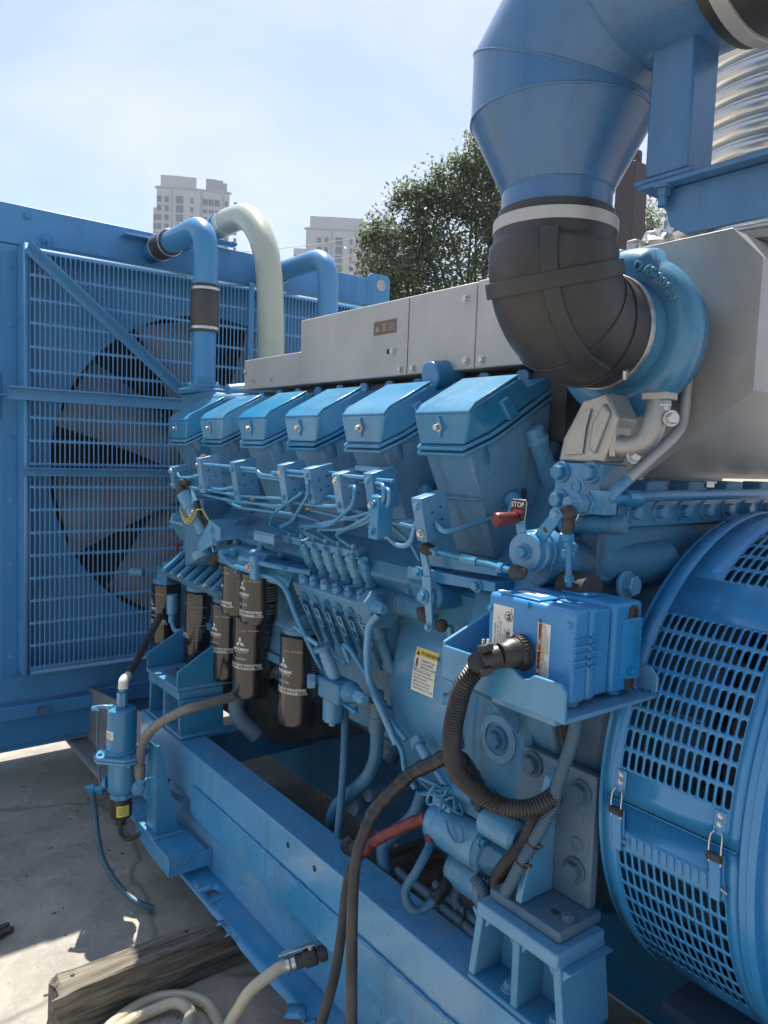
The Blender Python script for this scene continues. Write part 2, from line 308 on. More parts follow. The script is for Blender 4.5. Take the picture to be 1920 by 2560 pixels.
def bolt(parent, p, d, r, mat=None, h=None, name='bolt', washer=True):
    """hexagon bolt head with washer; p on the surface, d outward"""
    mat = mat or BLUE; h = h or r*1.0
    key = (mat.name, round(h/r, 2), washer)
    if key not in _bolt_cache:
        mb = MB(); k = h/r
        if washer: mb.lathe((0,0,0), (0,0,1), [(1.42,-0.1),(1.42,0.2),(1.36,0.26)], 20)
        z0 = 0.2 if washer else -0.1
        mb.lathe((0,0,0), (0,0,1), [(1.0,z0),(1.0,z0+k*0.88),(0.82,z0+k),(0.0,z0+k)], 6)
        mb.lathe((0,0,0), (0,0,1), [(0.8,z0+k*0.9),(0.78,z0+k*1.02),(0.0,z0+k*1.02)], 18)
        _bolt_cache[key] = mesh_of('bolt', mb, mat, 25)
    o = bpy.data.objects.new(name, _bolt_cache[key]); COL.objects.link(o); o.parent = parent
    q = Vector(d).to_track_quat('Z', 'Y'); o.rotation_mode = 'QUATERNION'
    o.rotation_quaternion = q @ Matrix.Rotation(random.uniform(0, 1), 3, 'Z').to_quaternion()
    o.scale = (r, r, r); o.location = Vector(p)-origin_of(parent)
    return o
def text_mb(txt, size, align='LEFT', thick=0.0):
    cu = bpy.data.curves.new('t', 'FONT'); cu.body = txt; cu.size = size; cu.align_x = align; cu.resolution_u = 2; cu.extrude = 0
    if thick: cu.offset = thick
    ob = bpy.data.objects.new('t', cu); COL.objects.link(ob)
    dg = bpy.context.evaluated_depsgraph_get(); me = bpy.data.meshes.new_from_object(ob.evaluated_get(dg))
    mb = MB(); mb.v = [tuple(v.co) for v in me.vertices]; mb.f = [tuple(p.vertices) for p in me.polygons]
    bpy.data.objects.remove(ob); bpy.data.curves.remove(cu); bpy.data.meshes.remove(me); return mb
def flat_map(mbs, fn):
    o = MB()
    for mb, dx, dy in mbs: o.add([fn(v[0]+dx, v[1]+dy) for v in mb.v], mb.f)
    return o
def rect(w, h):
    return MB().add([(0,0,0),(w,0,0),(w,h,0),(0,h,0)], [(0,1,2,3)])
def gridrect(w, h, n=8):
    mb = MB(); mb.v = [(w*i/n, h*j, 0) for j in (0, 1) for i in range(n+1)]; mb.f = [(i, i+1, n+2+i, n+1+i) for i in range(n)]; return mb
def printed(name, mb, mat, parent):
    """flat print laid on a surface (single sided sheet)"""
    me = bpy.data.meshes.new(name); me.from_pydata(mb.v, [], mb.f); me.materials.append(mat); me.update()
    o = bpy.data.objects.new(name, me); COL.objects.link(o); o.parent = parent; o.location = -origin_of(parent); return o
def slot_sheet(nu, nv, pu, pv, wu, wv, fn, blank=None, k=4):
    """perforated sheet: nu x nv cells of pitch pu,pv with round-ended slots (slot wu x wv, long in v), mapped by fn(u,v)"""
    mb = MB(); r = min(wu, wv)/2
    for i in range(nu):
        for j in range(nv):
            u0, v0 = i*pu, j*pv; cu, cv = u0+pu/2, v0+pv/2
            c = [(u0,v0),(u0+pu,v0),(u0+pu,v0+pv),(u0,v0+pv)]
            if blank and blank(i, j): mb.add([fn(*q) for q in c], [(0,1,2,3)]); continue
            top = [(cu+r*math.cos(a), cv+wv/2-r+r*math.sin(a)) for a in [math.pi*q/k for q in range(k+1)]]     # right to left
            bot = [(cu+r*math.cos(a), cv-wv/2+r+r*math.sin(a)) for a in [math.pi+math.pi*q/k for q in range(k+1)]]  # left to right
            P = c+top+bot; T = list(range(4, 5+k)); B = list(range(5+k, 6+2*k))
            mb.add([fn(*q) for q in P], [tuple([3, 2]+T)[::-1], tuple([1, 0]+B)[::-1], tuple([0, 3, T[-1], B[0]])[::-1], tuple([2, 1, B[-1], T[0]])[::-1]])
    return mb
def weld_mesh(o, thick):
    bm = bmesh.new(); bm.from_mesh(o.data); bmesh.ops.remove_doubles(bm, verts=bm.verts, dist=1e-5)
    bmesh.ops.recalc_face_normals(bm, faces=bm.faces); bm.to_mesh(o.data); bm.free()
    sd = o.modifiers.new('solid', 'SOLIDIFY'); sd.thickness = thick; sd.offset = 0
def bank(s, t, y):
    """left cylinder bank, 30 degrees from vertical: s outward, t along the bores from the crank axis"""
    return (1.7-0.5*t-0.866*s, y, 1.0+0.866*t-0.5*s)
# ------------------------------------------------------------------ ground
def ground_mats():
    mt, n, l, b = new_mat('sandy_gravel')
    t = n.new('ShaderNodeTexCoord')
    nz = n.new('ShaderNodeTexNoise'); nz.inputs['Scale'].default_value = 14; nz.inputs['Detail'].default_value = 10; nz.inputs['Roughness'].default_value = 0.75; l.new(t.outputs['Object'], nz.inputs['Vector'])
    rp = n.new('ShaderNodeValToRGB'); e = rp.color_ramp.elements; e[0].position = 0.34; e[0].color = (0.15, 0.13, 0.10, 1); e[1].position = 0.62; e[1].color = (0.38, 0.33, 0.26, 1)
    l.new(nz.outputs['Fac'], rp.inputs['Fac']); l.new(rp.outputs['Color'], b.inputs['Base Color']); b.inputs['Roughness'].default_value = 0.95
    bp = n.new('ShaderNodeBump'); bp.inputs['Strength'].default_value = 1.0; bp.inputs['Distance'].default_value = 0.03; l.new(nz.outputs['Fac'], bp.inputs['Height']); l.new(bp.outputs['Normal'], b.inputs['Normal'])
    m2, n, l, b = new_mat('worn_concrete')
    t = n.new('ShaderNodeTexCoord')
    def noise(sc, det=8, ro=0.6, dist=0.0):
        q = n.new('ShaderNodeTexNoise'); q.inputs['Scale'].default_value = sc; q.inputs['Detail'].default_value = det; q.inputs['Roughness'].default_value = ro; q.inputs['Distortion'].default_value = dist
        l.new(t.outputs['Object'], q.inputs['Vector']); return q.outputs['Fac']
    def ramp(f, p0, c0, p1, c1):
        r = n.new('ShaderNodeValToRGB'); r.color_ramp.elements[0].position = p0; r.color_ramp.elements[0].color = (*c0, 1); r.color_ramp.elements[1].position = p1; r.color_ramp.elements[1].color = (*c1, 1); l.new(f, r.inputs['Fac']); return r.outputs['Color']
    def mix(f, a, bcol, mode='MIX'):
        x = n.new('ShaderNodeMix'); x.data_type = 'RGBA'; x.blend_type = mode; l.new(f, x.inputs['Factor']); l.new(a, x.inputs['A'])
        if isinstance(bcol, tuple): x.inputs['B'].default_value = (*bcol, 1)
        else: l.new(bcol, x.inputs['B'])
        return x.outputs['Result']
    c = ramp(noise(1.6, 9, 0.62, 0.4), 0.32, (0.255, 0.24, 0.215), 0.68, (0.45, 0.415, 0.35))
    c = mix(ramp(noise(0.8, 10, 0.72, 1.2), 0.44, (0, 0, 0), 0.60, (0.55, 0.55, 0.55)), c, (0.155, 0.148, 0.14))
    c = mix(ramp(noise(11, 10, 0.78, 0.6), 0.50, (0, 0, 0), 0.64, (0.45, 0.45, 0.45)), c, (0.47, 0.445, 0.40))
    c = mix(ramp(noise(5.5, 9, 0.7), 0.50, (0, 0, 0), 0.66, (0.5, 0.5, 0.5)), c, (0.17, 0.16, 0.145))
    c = mix(ramp(noise(26, 6, 0.7), 0.62, (0, 0, 0), 0.70, (0.6, 0.6, 0.6)), c, (0.07, 0.065, 0.06))
    c = mix(ramp(noise(2.3, 3, 0.4), 0.70, (0, 0, 0), 0.73, (0.8, 0.8, 0.8)), c, (0.055, 0.05, 0.048))
    vo = n.new('ShaderNodeTexVoronoi'); vo.feature = 'DISTANCE_TO_EDGE'; vo.inputs['Scale'].default_value = 0.9; vo.inputs['Randomness'].default_value = 1
    nzv = n.new('ShaderNodeTexNoise'); nzv.inputs['Scale'].default_value = 4; l.new(t.outputs['Object'], nzv.inputs['Vector'])
    va = n.new('ShaderNodeMix'); va.data_type = 'RGBA'; va.inputs['Factor'].default_value = 0.14; l.new(t.outputs['Object'], va.inputs['A']); l.new(nzv.outputs['Color'], va.inputs['B']); l.new(va.outputs['Result'], vo.inputs['Vector'])
    c = mix(ramp(vo.outputs['Distance'], 0.0, (0.55, 0.55, 0.55), 0.012, (0, 0, 0)), c, (0.08, 0.075, 0.07))
    l.new(c, b.inputs['Base Color']); b.inputs['Roughness'].default_value = 0.85
    bp = n.new('ShaderNodeBump'); bp.inputs['Strength'].default_value = 0.35; bp.inputs['Distance'].default_value = 0.006; l.new(noise(40, 8, 0.7), bp.inputs['Height']); l.new(bp.outputs['Normal'], b.inputs['Normal'])
    return mt, m2
GRAVEL, CONCRETE = ground_mats()
g = MB(); g.add([(-410,-410,-0.01),(410,-410,-0.01),(410,410,-0.01),(-410,410,-0.01)], [(0,1,2,3)])
tag(part('ground', g, GRAVEL), kind='structure')
g = MB(); random.seed(3)
edge = [(6.5, -4)]+[(6.5-0.25*i, 4.45+0.16*math.sin(i*1.3)+random.uniform(-0.05, 0.05)) for i in range(48)]+[(-5.5, -4)]
g.add([(x, y, 0.0) for x, y in edge], [tuple(range(len(edge)))])
tag(part('concrete_slab', g, CONCRETE), kind='structure')
peb = MB()
for i in range(900):
    x, y = random.uniform(-0.4, 2.2), random.uniform(4.3, 8.0); r = random.uniform(0.008, 0.03)
    peb.sphere((x, y, 0.0), r, 6, 4, (random.uniform(0.8, 1.4), random.uniform(0.8, 1.4), 0.6))
tag(part('gravel', peb, surf('pebbles', (0.30, 0.25, 0.19), 0.9, var=0.4, scale=3), ang=80), 'loose pebbles on the sandy ground behind the radiator', 'gravel', kind='stuff')

# ------------------------------------------------------------------ apartment towers far behind
TOWER_W = surf('tower_render', (0.40, 0.40, 0.415), 0.85, var=0.06, scale=0.2, stretch=(1, 1, 0.2))
TOWER_D = surf('tower_panel', (0.27, 0.27, 0.295), 0.85, var=0.06, scale=0.2)
TGLASS = surf('tower_glass', (0.05, 0.06, 0.085), 0.15, var=0.2, scale=1, spec=0.6)
def tower(corner, topz, name, label, dl, dr, wing, rise, size):
    """corner: nearest edge; dl/dr unit vectors along left/right faces; all boxes in that frame"""
    dl = Vector((*dl, 0)).normalized(); dr = Vector((*dr, 0)).normalized(); c = Vector((corner[0], corner[1], 0))
    T = thing(name, (corner[0], corner[1], 0), label, 'building', 'apartment towers on the skyline')
    nl = Vector((-dl.y, dl.x, 0)); nl = nl if nl.dot(c) < 0 else -nl
    nr = Vector((-dr.y, dr.x, 0)); nr = nr if nr.dot(c) < 0 else -nr
    def P(a, b, z): return c+dl*a+dr*b+Vector((0, 0, z))
    def blk(mb, a0, a1, b0, b1, z0, z1):
        mb.add([P(a0,b0,z0),P(a1,b0,z0),P(a1,b1,z0),P(a0,b1,z0),P(a0,b0,z1),P(a1,b0,z1),P(a1,b1,z1),P(a0,b1,z1)], [(0,1,2,3),(4,5,6,7),(0,1,5,4),(1,2,6,5),(2,3,7,6),(3,0,4,7)])
    LL, RR = size
    w = MB(); blk(w, 0, LL, 0, RR, 0, topz); wall = part('wall', w, TOWER_W, T)
    w = MB(); blk(w, LL, LL+wing, 2.5, RR-1, 0, topz-7.0); part('wing', w, TOWER_W, T)
    w = MB(); blk(w, 4.5, LL, 1.2, RR*0.55, topz, topz+rise); part('penthouse', w, TOWER_W, T)
    w = MB(); blk(w, -0.3, LL+0.3, -0.3, RR+0.3, topz-0.9, topz-0.2); part('cornice', w, TOWER_D, T)
    w = MB(); blk(w, 0.5, 3.2, RR-4.6, RR-0.4, topz, topz+2.6); blk(w, 0.5, 3.2, RR-4.6, RR-3.9, topz+2.6, topz+3.6); blk(w, 0.5, 3.2, RR-2.4, RR-1.7, topz+2.6, topz+3.4); part('rooftop_frame', w, TOWER_D, T)
    w = MB()
    for k in range(18): blk(w, -0.35, 0.0, 4.6, 5.2, 0, topz-1)if k == 0 else None
    blk(w, -0.35, 0.05, 11.6, 12.1, 0, topz-1); blk(w, 4.0, 4.5, -0.35, 0.05, 0, topz-1); part('pilaster', w, TOWER_D, T)
    # windows: one shared mesh each
    def pane(u, n, ww, hh):
        mb = MB(); z = Vector((0, 0, 1))
        mb.obox((0,0,0), (ww+0.35, 0.3, hh+0.35), u, n, z); f = mesh_of('window', mb, TOWER_D)
        mb = MB(); mb.obox(n*0.1, (ww, 0.3, hh), u, n, z); g2 = mesh_of('pane', mb, TGLASS); return f, g2
    def put(meshes, p):
        f, g2 = meshes
        a = bpy.data.objects.new('window', f); COL.objects.link(a); a.parent = T; a.location = p-Vector(T.location)
        b_ = bpy.data.objects.new('pane', g2); COL.objects.link(b_); b_.parent = a
    wr = pane(dr, nr, 1.5, 1.9); ws = pane(dr, nr, 1.3, 1.1); wlft = pane(dl, nl, 1.2, 1.7); wbay = pane(dl, nl, 2.2, 2.2); wthin = pane(dr, nr, 0.7, 1.6)
    z = topz-4.2; k = 0
    while z > topz-34:
        for b_ in (6.2, 8.2, 10.2): put(wr if k % 2 == 0 else ws, P(0, b_, z))
        put(wthin, P(0, 13.2, z)); put(wthin, P(0, 16.2, z)); put(wthin, P(0, 2.0, z))
        for a in (6.2, 8.6): put(wlft, P(a, 0, z))
        put(wbay, P(2.0, 0, z))
        for a in (LL+0.9, LL+wing*0.55, LL+wing-0.9):
            if z < topz-10: put(wlft, P(a, 2.5, z))
        z -= 2.95; k += 1
    return T
tower((102.2, 246.5), 86.6, 'apartment_tower', 'pale apartment tower rising behind the bent pipe over the radiator', (-0.93, 0.60), (0.86, -0.42), 3.6, 3.6, (9.5, 14.2))
tower((143.9, 213.1), 74.9, 'apartment_tower', 'lower pale apartment tower between the clear hose and the tree', (-0.84, 0.62), (0.78, -0.50), 6.5, 3.6, (13.0, 19.0))
# ------------------------------------------------------------------ power lines
for i, (z0, z1) in enumerate(((17.4, 19.6), (16.2, 18.3), (15.0, 17.0))):
    mb = MB(); a = Vector((22.5, 50.0, z0-2.6)); b2 = Vector((48.0, 41.0, z1+3.4))
    mb.tube([a.lerp(b2, t/10)+Vector((0, 0, -0.9*(1-(2*t/10-1)**2))) for t in range(11)], 0.022, 6, 3)
    solo('power_line', mb, RUBBER, ('topmost', 'middle', 'lowest')[i]+' thin overhead power line crossing in front of the lower tower', 'power line', 'overhead power lines')

# ------------------------------------------------------------------ trees
LEAF = None
def leaf_mat():
    mt, n, l, b = new_mat('leaf_green')
    oi = n.new('ShaderNodeTexCoord'); nz = n.new('ShaderNodeTexNoise'); nz.inputs['Scale'].default_value = 0.9; nz.inputs['Detail'].default_value = 5; l.new(oi.outputs['Object'], nz.inputs['Vector'])
    rp = n.new('ShaderNodeValToRGB'); e = rp.color_ramp.elements; e[0].position = 0.35; e[0].color = (0.10, 0.135, 0.08, 1); e[1].position = 0.68; e[1].color = (0.20, 0.24, 0.145, 1)
    l.new(nz.outputs['Fac'], rp.inputs['Fac']); l.new(rp.outputs['Color'], b.inputs['Base Color']); b.inputs['Roughness'].default_value = 0.45
    tr = n.new('ShaderNodeBsdfTranslucent'); l.new(rp.outputs['Color'], tr.inputs['Color'])
    ms = n.new('ShaderNodeMixShader'); ms.inputs['Fac'].default_value = 0.55; l.new(b.outputs['BSDF'], ms.inputs[1]); l.new(tr.outputs['BSDF'], ms.inputs[2]); l.new(ms.outputs['Shader'], n['Material Output'].inputs['Surface'])
    return mt
LEAF = leaf_mat(); BARK = surf('bark', (0.10, 0.08, 0.06), 0.9, var=0.3, scale=8, bump=0.8, bscale=20)
def tree(base, label, clumps, nleaf, seed, trunk_h, lsize=0.10):
    rnd = random.Random(seed); T = thing('tree', base, label, 'tree', 'broadleaf trees behind the engine')
    tk = MB(); b0 = Vector(base); fork = b0+Vector((0.1, 0.1, trunk_h))
    tk.tube([b0, b0+Vector((0.08, -0.05, trunk_h*0.5)), fork], 0.2, 10, 5, rf=lambda a, L: 0.26-0.10*a/L)
    trunk = part('trunk', tk, BARK, T)
    br = MB(); cr = MB()
    for (cx, cy, cz, r) in clumps:
        c = Vector((cx, cy, cz)); mid = fork.lerp(c, 0.5)+Vector((rnd.uniform(-.3,.3), rnd.uniform(-.3,.3), -0.1))
        br.tube([fork, mid, c], 0.06, 6, 4, rf=lambda a, L: 0.06-0.05*a/L)
        nt = int(nleaf*r*r*2.5)
        twigs = []
        for k in range(int(26*r)):
            d = Vector((rnd.gauss(0,1), rnd.gauss(0,1), rnd.gauss(0,0.9))).normalized()*r*rnd.uniform(0.55, 1.12)
            tip = c+d; twigs.append(tip); br.tube([c.lerp(tip, 0.2), c.lerp(tip, 0.65)+Vector((0,0,rnd.uniform(-.05,.12))), tip], 0.012, 4, 2, rf=lambda a, L: 0.010-0.007*a/L)
        for k in range(nt):
            tip = twigs[rnd.randrange(len(twigs))]; s = rnd.random()**0.6
            p = c.lerp(tip, 0.25+0.8*s)+Vector((rnd.gauss(0,1), rnd.gauss(0,1), rnd.gauss(0,1)))*0.15*r**0.5
            d = Vector((rnd.gauss(0,1), rnd.gauss(0,1), rnd.gauss(-0.35,0.7))).normalized(); w = d.cross(Vector((rnd.gauss(0,.6), rnd.gauss(0,.6), 1))).normalized()
            L = lsize*rnd.uniform(0.6, 1.3); W = L*0.24
            cr.add([p-d*L/2, p+w*W, p+d*L/2, p-w*W], [(0,1,2,3)])
    part('branches', br, BARK, T)
    me = bpy.data.meshes.new('crown'); me.from_pydata(cr.v, [], cr.f); me.materials.append(LEAF); me.update()
    o = bpy.data.objects.new('crown', me); COL.objects.link(o); o.parent = T; o.location = -Vector(base)
    return T
tree((10.6, 11.2, 0), 'bushy green tree standing behind the blue intake duct',
     [(10.15,10.75,6.6,0.85),(9.5,11.3,6.0,0.85),(8.95,11.6,5.3,0.75),(10.3,10.7,5.6,1.1),(9.3,11.3,4.8,0.9),(9.9,11.0,4.3,1.0),(8.9,11.7,4.4,0.7),(10.9,10.2,6.2,1.0),(10.9,10.3,4.8,1.1),(11.5,9.8,5.5,1.0),(9.05,11.5,3.6,0.8),(10.0,10.9,3.3,0.9),(8.75,11.65,5.75,0.45),(9.1,11.3,6.35,0.42),(10.05,10.6,7.05,0.55),(10.55,10.35,7.0,0.8),(9.6,11.1,6.55,0.5),(8.6,11.75,4.9,0.5),(8.7,11.7,4.0,0.6)], 1500, 11, 2.6)
tree((14.6, 10.6, 0), 'second green tree seen between the duct and the support post',
     [(13.4,9.8,5.6,1.1),(14.2,9.4,6.2,1.1),(13.6,9.6,4.4,1.1),(14.6,9.0,5.2,1.1),(13.0,10.0,3.5,0.9)], 1100, 5, 2.6)
# brown steel column behind the duct
mb = MB(); mb.box((5.22, 3.70, 0), (5.40, 3.88, 3.98)); mb.box((5.16, 3.64, 0), (5.46, 3.94, 0.03)); mb.lathe((5.31, 3.79, 3.96), (0, 0, 1), [(0.04, 0), (0.07, 0.04), (0.07, 0.12), (0, 0.14)], 12)
solo('steel_column', mb, BROWN, 'dark brown steel column behind the blue duct and support post', 'column', bevel=0.01)
# ------------------------------------------------------------------ skid frame
SK = thing('skid_frame', (1.1, 1.6, 0.14), 'blue painted steel base frame carrying the engine on timber blocks', 'frame')
Y0, Y1 = -0.6, 2.936
mb = MB()
mb.prism([(1.06,Y0,0.367),(1.06,Y0,0.543),(1.165,Y0,0.543),(1.165,Y0,0.533),(1.07,Y0,0.533),(1.07,Y0,0.367)], (0, Y1-Y0, 0))
part('top_channel', mb, BLUE_SKID, SK, 0.003)
mb = MB()
pl = [(1.0525,2.413,0.327+0.012),(1.0525,2.405,0.327),(1.0525,Y0,0.327),(1.0525,Y0,0.430),(1.0525,2.405,0.430),(1.0525,2.413,0.42)]
mb.prism(pl, (0.0072, 0, 0)); part('doubler_plate', mb, BLUE_SKID, SK, 0.002)
mb = MB(); random.seed(5); yy = Y0; pts = []
while yy < 2.41: pts.append((1.0555+random.uniform(-.0012,.0012), yy, 0.4305+random.uniform(-.001,.001))); yy += 0.012
mb.tube(pts, 0.0042, 6, 0, rf=lambda a, L: 0.0042*(1+0.22*math.sin(a*420))); part('weld_bead', mb, BLUE_SKID, SK)
mb = MB(); mb.box((1.085, Y0, 0.156), (1.095, 2.98, 0.367)); part('web', mb, BLUE_SKID, SK, 0.002)
mb = MB(); mb.prism([(1.083,2.98,0.156),(1.083,3.92,0.156),(1.083,3.86,0.40),(1.083,2.98,0.51)], (0.01, 0, 0)); part('end_plate', mb, BARE, SK, 0.002, 'bare scuffed end of the frame')
# bottom flange with a bent, ragged outer edge and a bolt hole
def flange(y0, y1, step, hole=None, rag=0.0):
    m2 = MB(); n = max(1, int((y1-y0)/step)); rows = []
    for i in range(n+1):
        y = y0+(y1-y0)*i/n
        k_ = 0.0 if min(abs(y-2.15), abs(y-2.246)) < 0.03 else 1.0; e = k_*rag*(random.uniform(-1, 0.6)); dz = k_*rag*0.5*random.uniform(-1.4, 0.6)
        rows.append([(0.996+e, y, 0.141+dz), (1.02, y, 0.146+dz*0.4), (1.085, y, 0.15), (1.26, y, 0.15)])
    vs = [p for r in rows for p in r]
    m2.add(vs, [(i*4+k, i*4+k+1, (i+1)*4+k+1, (i+1)*4+k) for i in range(n) for k in range(3)]); return m2
random.seed(9)
mb = flange(Y0, 2.15, 0.05, rag=0.006)
a = flange(2.246, 3.0, 0.1, rag=0.001); mb.add(a.v, a.f)
cell = slot_sheet(1, 1, 0.096, 0.089, 0.036, 0.036, lambda u, v: (0.996+v, 2.15+u, 0.141+(v/0.024*0.005 if v < 0.024 else 0.005+(v-0.024)/0.065*0.004)), k=8); mb.add(cell.v, cell.f)
mb.add([(1.085,2.15,0.15),(1.26,2.15,0.15),(1.26,2.246,0.15),(1.085,2.246,0.15)], [(0,1,2,3)])
fl = part('bottom_flange', mb, BLUE_SKID, SK); weld_mesh(fl, 0.012)
mb = flange(3.0, 3.9, 0.1, rag=0.001); fl = part('flange_end', mb, BARE, SK, label='rusty bare flange end'); weld_mesh(fl, 0.012)
# paint torn from the flange edge
mb = MB()
for (x, y, l_, w_) in ((0.99, 2.05, 0.05, 0.014), (0.992, 1.62, 0.09, 0.03), (1.0, 1.55, 0.06, 0.02), (0.985, 1.98, 0.035, 0.012)):
    mb = MB(); mb.add([(x, y, 0.151), (x+w_, y-l_*0.3, 0.156), (x-0.004, y-l_, 0.166), (x-w_*1.2, y-l_*0.4, 0.150)], [(0,1,2,3)]); pf = part('paint_flake', mb, BLUE_SKID, SK); weld_mesh(pf, 0.0015)

# inner beam and cross members
mb = MB(); mb.box((1.90, Y0, 0.012), (1.912, 3.5, 0.42)); mb.box((1.90, Y0, 0.42), (2.02, 3.5, 0.432)); part('inner_beam', mb, BLUE_SKID, SK, 0.002)
mb = MB(); mb.box((2.305, Y0, 0.16), (2.32, 3.9, 0.54)); mb.box((2.2, Y0, 0.54), (2.34, 3.0, 0.552)); mb.box((2.15, Y0, 0.14), (2.4, 3.9, 0.155)); part('far_rail', mb, BLUE_SKID, SK, 0.002)
for y in (0.0, 2.98):
    mb = MB(); mb.box((1.097, y, 0.2), (2.303, y+0.09, 0.35)); part('cross_member', mb, BLUE_SKID, SK, 0.004)
# holes in the channel face: short sunken sleeves
for y, z in ((1.76, 0.505), (1.62, 0.503)):
    mb = MB(); mb.lathe((1.0594, y, z), (1, 0, 0), [(0.0085,0),(0.0065,0),(0.0065,0.006),(0,0.006)], 16); part('bolt_hole', mb, SOOT, SK)
# access door seam under the channel (near end)
mb = MB(); mb.box((1.078, 0.2, 0.165), (1.0842, 1.335, 0.325)); part('access_plate', mb, BLUE_SKID, SK, 0.002)
for y in (1.30, 1.02):
    bolt(SK, (1.078, y, 0.215), (-1,0,0), 0.008, BLUE_SKID)
# black putty lump on the channel top
mb = MB(); mb.sphere((1.15, 1.58, 0.548), 0.030, 10, 6, (1, 1.3, 0.6)); mb.sphere((1.14, 1.55, 0.565), 0.016, 8, 6, (0.8, 0.9, 1.5)); mb.sphere((1.158, 1.60, 0.555), 0.018, 8, 6)
for i, v in enumerate(mb.v): mb.v[i] = tuple(c+random.uniform(-.004,.004) for c in v)
solo('rag', mb, SOOT, 'small crumpled oily black rag on the blue rail', 'rag')

# ---- cast pedestals on the rail
def pedestal(yc, hl, z0, z1, xf, depth, taper, name='engine_mount', label='', nleg=3):
    T = thing(name, (xf+depth/2, yc, z0), label, 'mount', 'cast mounts on the base frame')
    mb = MB()
    mb.box((xf-0.008, yc-hl*1.18, z0), (xf+depth, yc+hl*1.18, z0+0.012))
    part('base', mb, BLUE, T, 0.003)
    mb = MB(); mb.box((xf-0.01, yc-hl, z1-0.03), (xf+depth, yc+hl, z1)); part('top_plate', mb, BLUE, T, 0.004)
    for i in range(nleg):
        u = -1+2*i/(nleg-1); y = yc+hl*u*0.93; yb = yc+hl*u*taper; w = 0.009
        mb = MB(); mb.add([(xf-0.004,yb-w,z0+0.01),(xf+depth,yb-w,z0+0.01),(xf+depth,yb+w,z0+0.01),(xf-0.004,yb+w,z0+0.01),(xf-0.006,y-w,z1-0.02),(xf+depth,y-w,z1-0.02),(xf+depth,y+w,z1-0.02),(xf-0.006,y+w,z1-0.02)], [(0,1,2,3),(4,5,6,7),(0,1,5,4),(1,2,6,5),(2,3,7,6),(3,0,4,7)])
        for s in (-1, 1):
            mb.add([(xf,y+s*w,z1-0.028),(xf,y+s*(w+0.022),z1-0.028),(xf,y+s*w,z1-0.055),(xf+depth,y+s*w,z1-0.028),(xf+depth,y+s*(w+0.022),z1-0.028),(xf+depth,y+s*w,z1-0.055)], [(0,1,2),(3,5,4),(0,3,4,1),(1,4,5,2),(2,5,3,0)])
        part('leg', mb, BLUE, T, 0.003)
    mb = MB(); mb.box((xf+depth*0.55, yc-hl*1.0, z0+0.01), (xf+depth*0.62, yc+hl*1.0, z1-0.025)); part('back_web', mb, BLUE, T, 0.002)
    return T
pm = pedestal(0.918, 0.104, 0.545, 0.722, 1.072, 0.13, 1.12, label='large cast blue mount on the rail beside the alternator')
bolt(pm, (1.10, 0.955, 0.557), (0,0,1), 0.013); bolt(pm, (1.10, 0.84, 0.557), (0,0,1), 0.013)
pf_ = pedestal(2.72, 0.15, 0.545, 0.715, 1.075, 0.17, 1.0, label='cast blue front mount standing on the rail below the oil filters')
# rear engine bracket (vertical plate, gusset, foot)
RB = thing('rear_engine_bracket', (1.15, 0.92, 0.723), 'dusty blue angle bracket bolting the engine to the rear mount', 'bracket')
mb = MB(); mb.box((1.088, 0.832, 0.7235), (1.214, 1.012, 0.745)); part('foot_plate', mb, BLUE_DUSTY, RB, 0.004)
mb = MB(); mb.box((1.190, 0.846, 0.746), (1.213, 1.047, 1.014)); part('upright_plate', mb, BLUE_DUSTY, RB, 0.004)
mb = MB(); mb.prism([(1.1895,0.935,0.746),(1.096,0.935,0.746),(1.10,0.935,0.775),(1.165,0.935,0.985),(1.1895,0.935,1.0)], (0, 0.016, 0)); part('gusset', mb, BLUE, RB, 0.002)
bolt(RB, (1.1895, 1.003, 0.985), (-1,0,0), 0.019, BLUE_DUSTY, 0.016); bolt(RB, (1.1895, 0.879, 0.972), (-1,0,0), 0.018, BLUE_DUSTY, 0.014); bolt(RB, (1.1895, 0.883, 0.812), (-1,0,0), 0.018, BLUE_DUSTY, 0.014)
mb = MB(); mb.lathe((1.1895,0.881,0.865), (-1,0,0), [(0.0135,0),(0.0135,0.0015),(0.0105,0.0015),(0.0105,0.0002),(0,0.0002)], 18); part('hole', mb, BLUE_DUSTY, RB)
bolt(RB, (1.135, 0.852, 0.745), (0,0,1), 0.0125, BLUE_DUSTY, 0.013, washer=False); bolt(RB, (1.13, 0.985, 0.745), (0,0,1), 0.0115, BLUE_DUSTY, 0.014)
mb = MB(); mb.lathe((1.135,0.882,0.7452), (0,0,1), [(0.009,0),(0.009,0.0008),(0,0.0008)], 14); part('tapped_hole', mb, SOOT, RB)
# front engine bracket (tray with side gussets)
FB = thing('front_engine_bracket', (1.15, 2.72, 0.716), 'blue folded engine bracket with triangular sides on the front mount', 'bracket')
mb = MB(); mb.box((1.06, 2.57, 0.7165), (1.30, 2.885, 0.732)); part('base_plate', mb, BLUE, FB, 0.003)
for y in (2.572, 2.872):
    mb = MB(); mb.prism([(1.062,y,0.7325),(1.062,y,0.79),(1.28,y,0.92),(1.28,y,0.7325)], (0, 0.012, 0)); part('side_gusset', mb, BLUE, FB, 0.002)
mb = MB(); mb.box((1.285, 2.57, 0.7325), (1.30, 2.885, 0.98)); part('back_plate', mb, BLUE, FB, 0.002)
mb = MB(); mb.box((1.10, 2.66, 0.7325), (1.17, 2.79, 0.7365)); part('shim', mb, BLUE_DUSTY, FB, 0.001)
for y in (2.70, 2.78, 2.62): bolt(FB, (1.12+0.02*(y > 2.65), y, 0.7368), (0,0,1), 0.011, BLUE_DUSTY, 0.010)

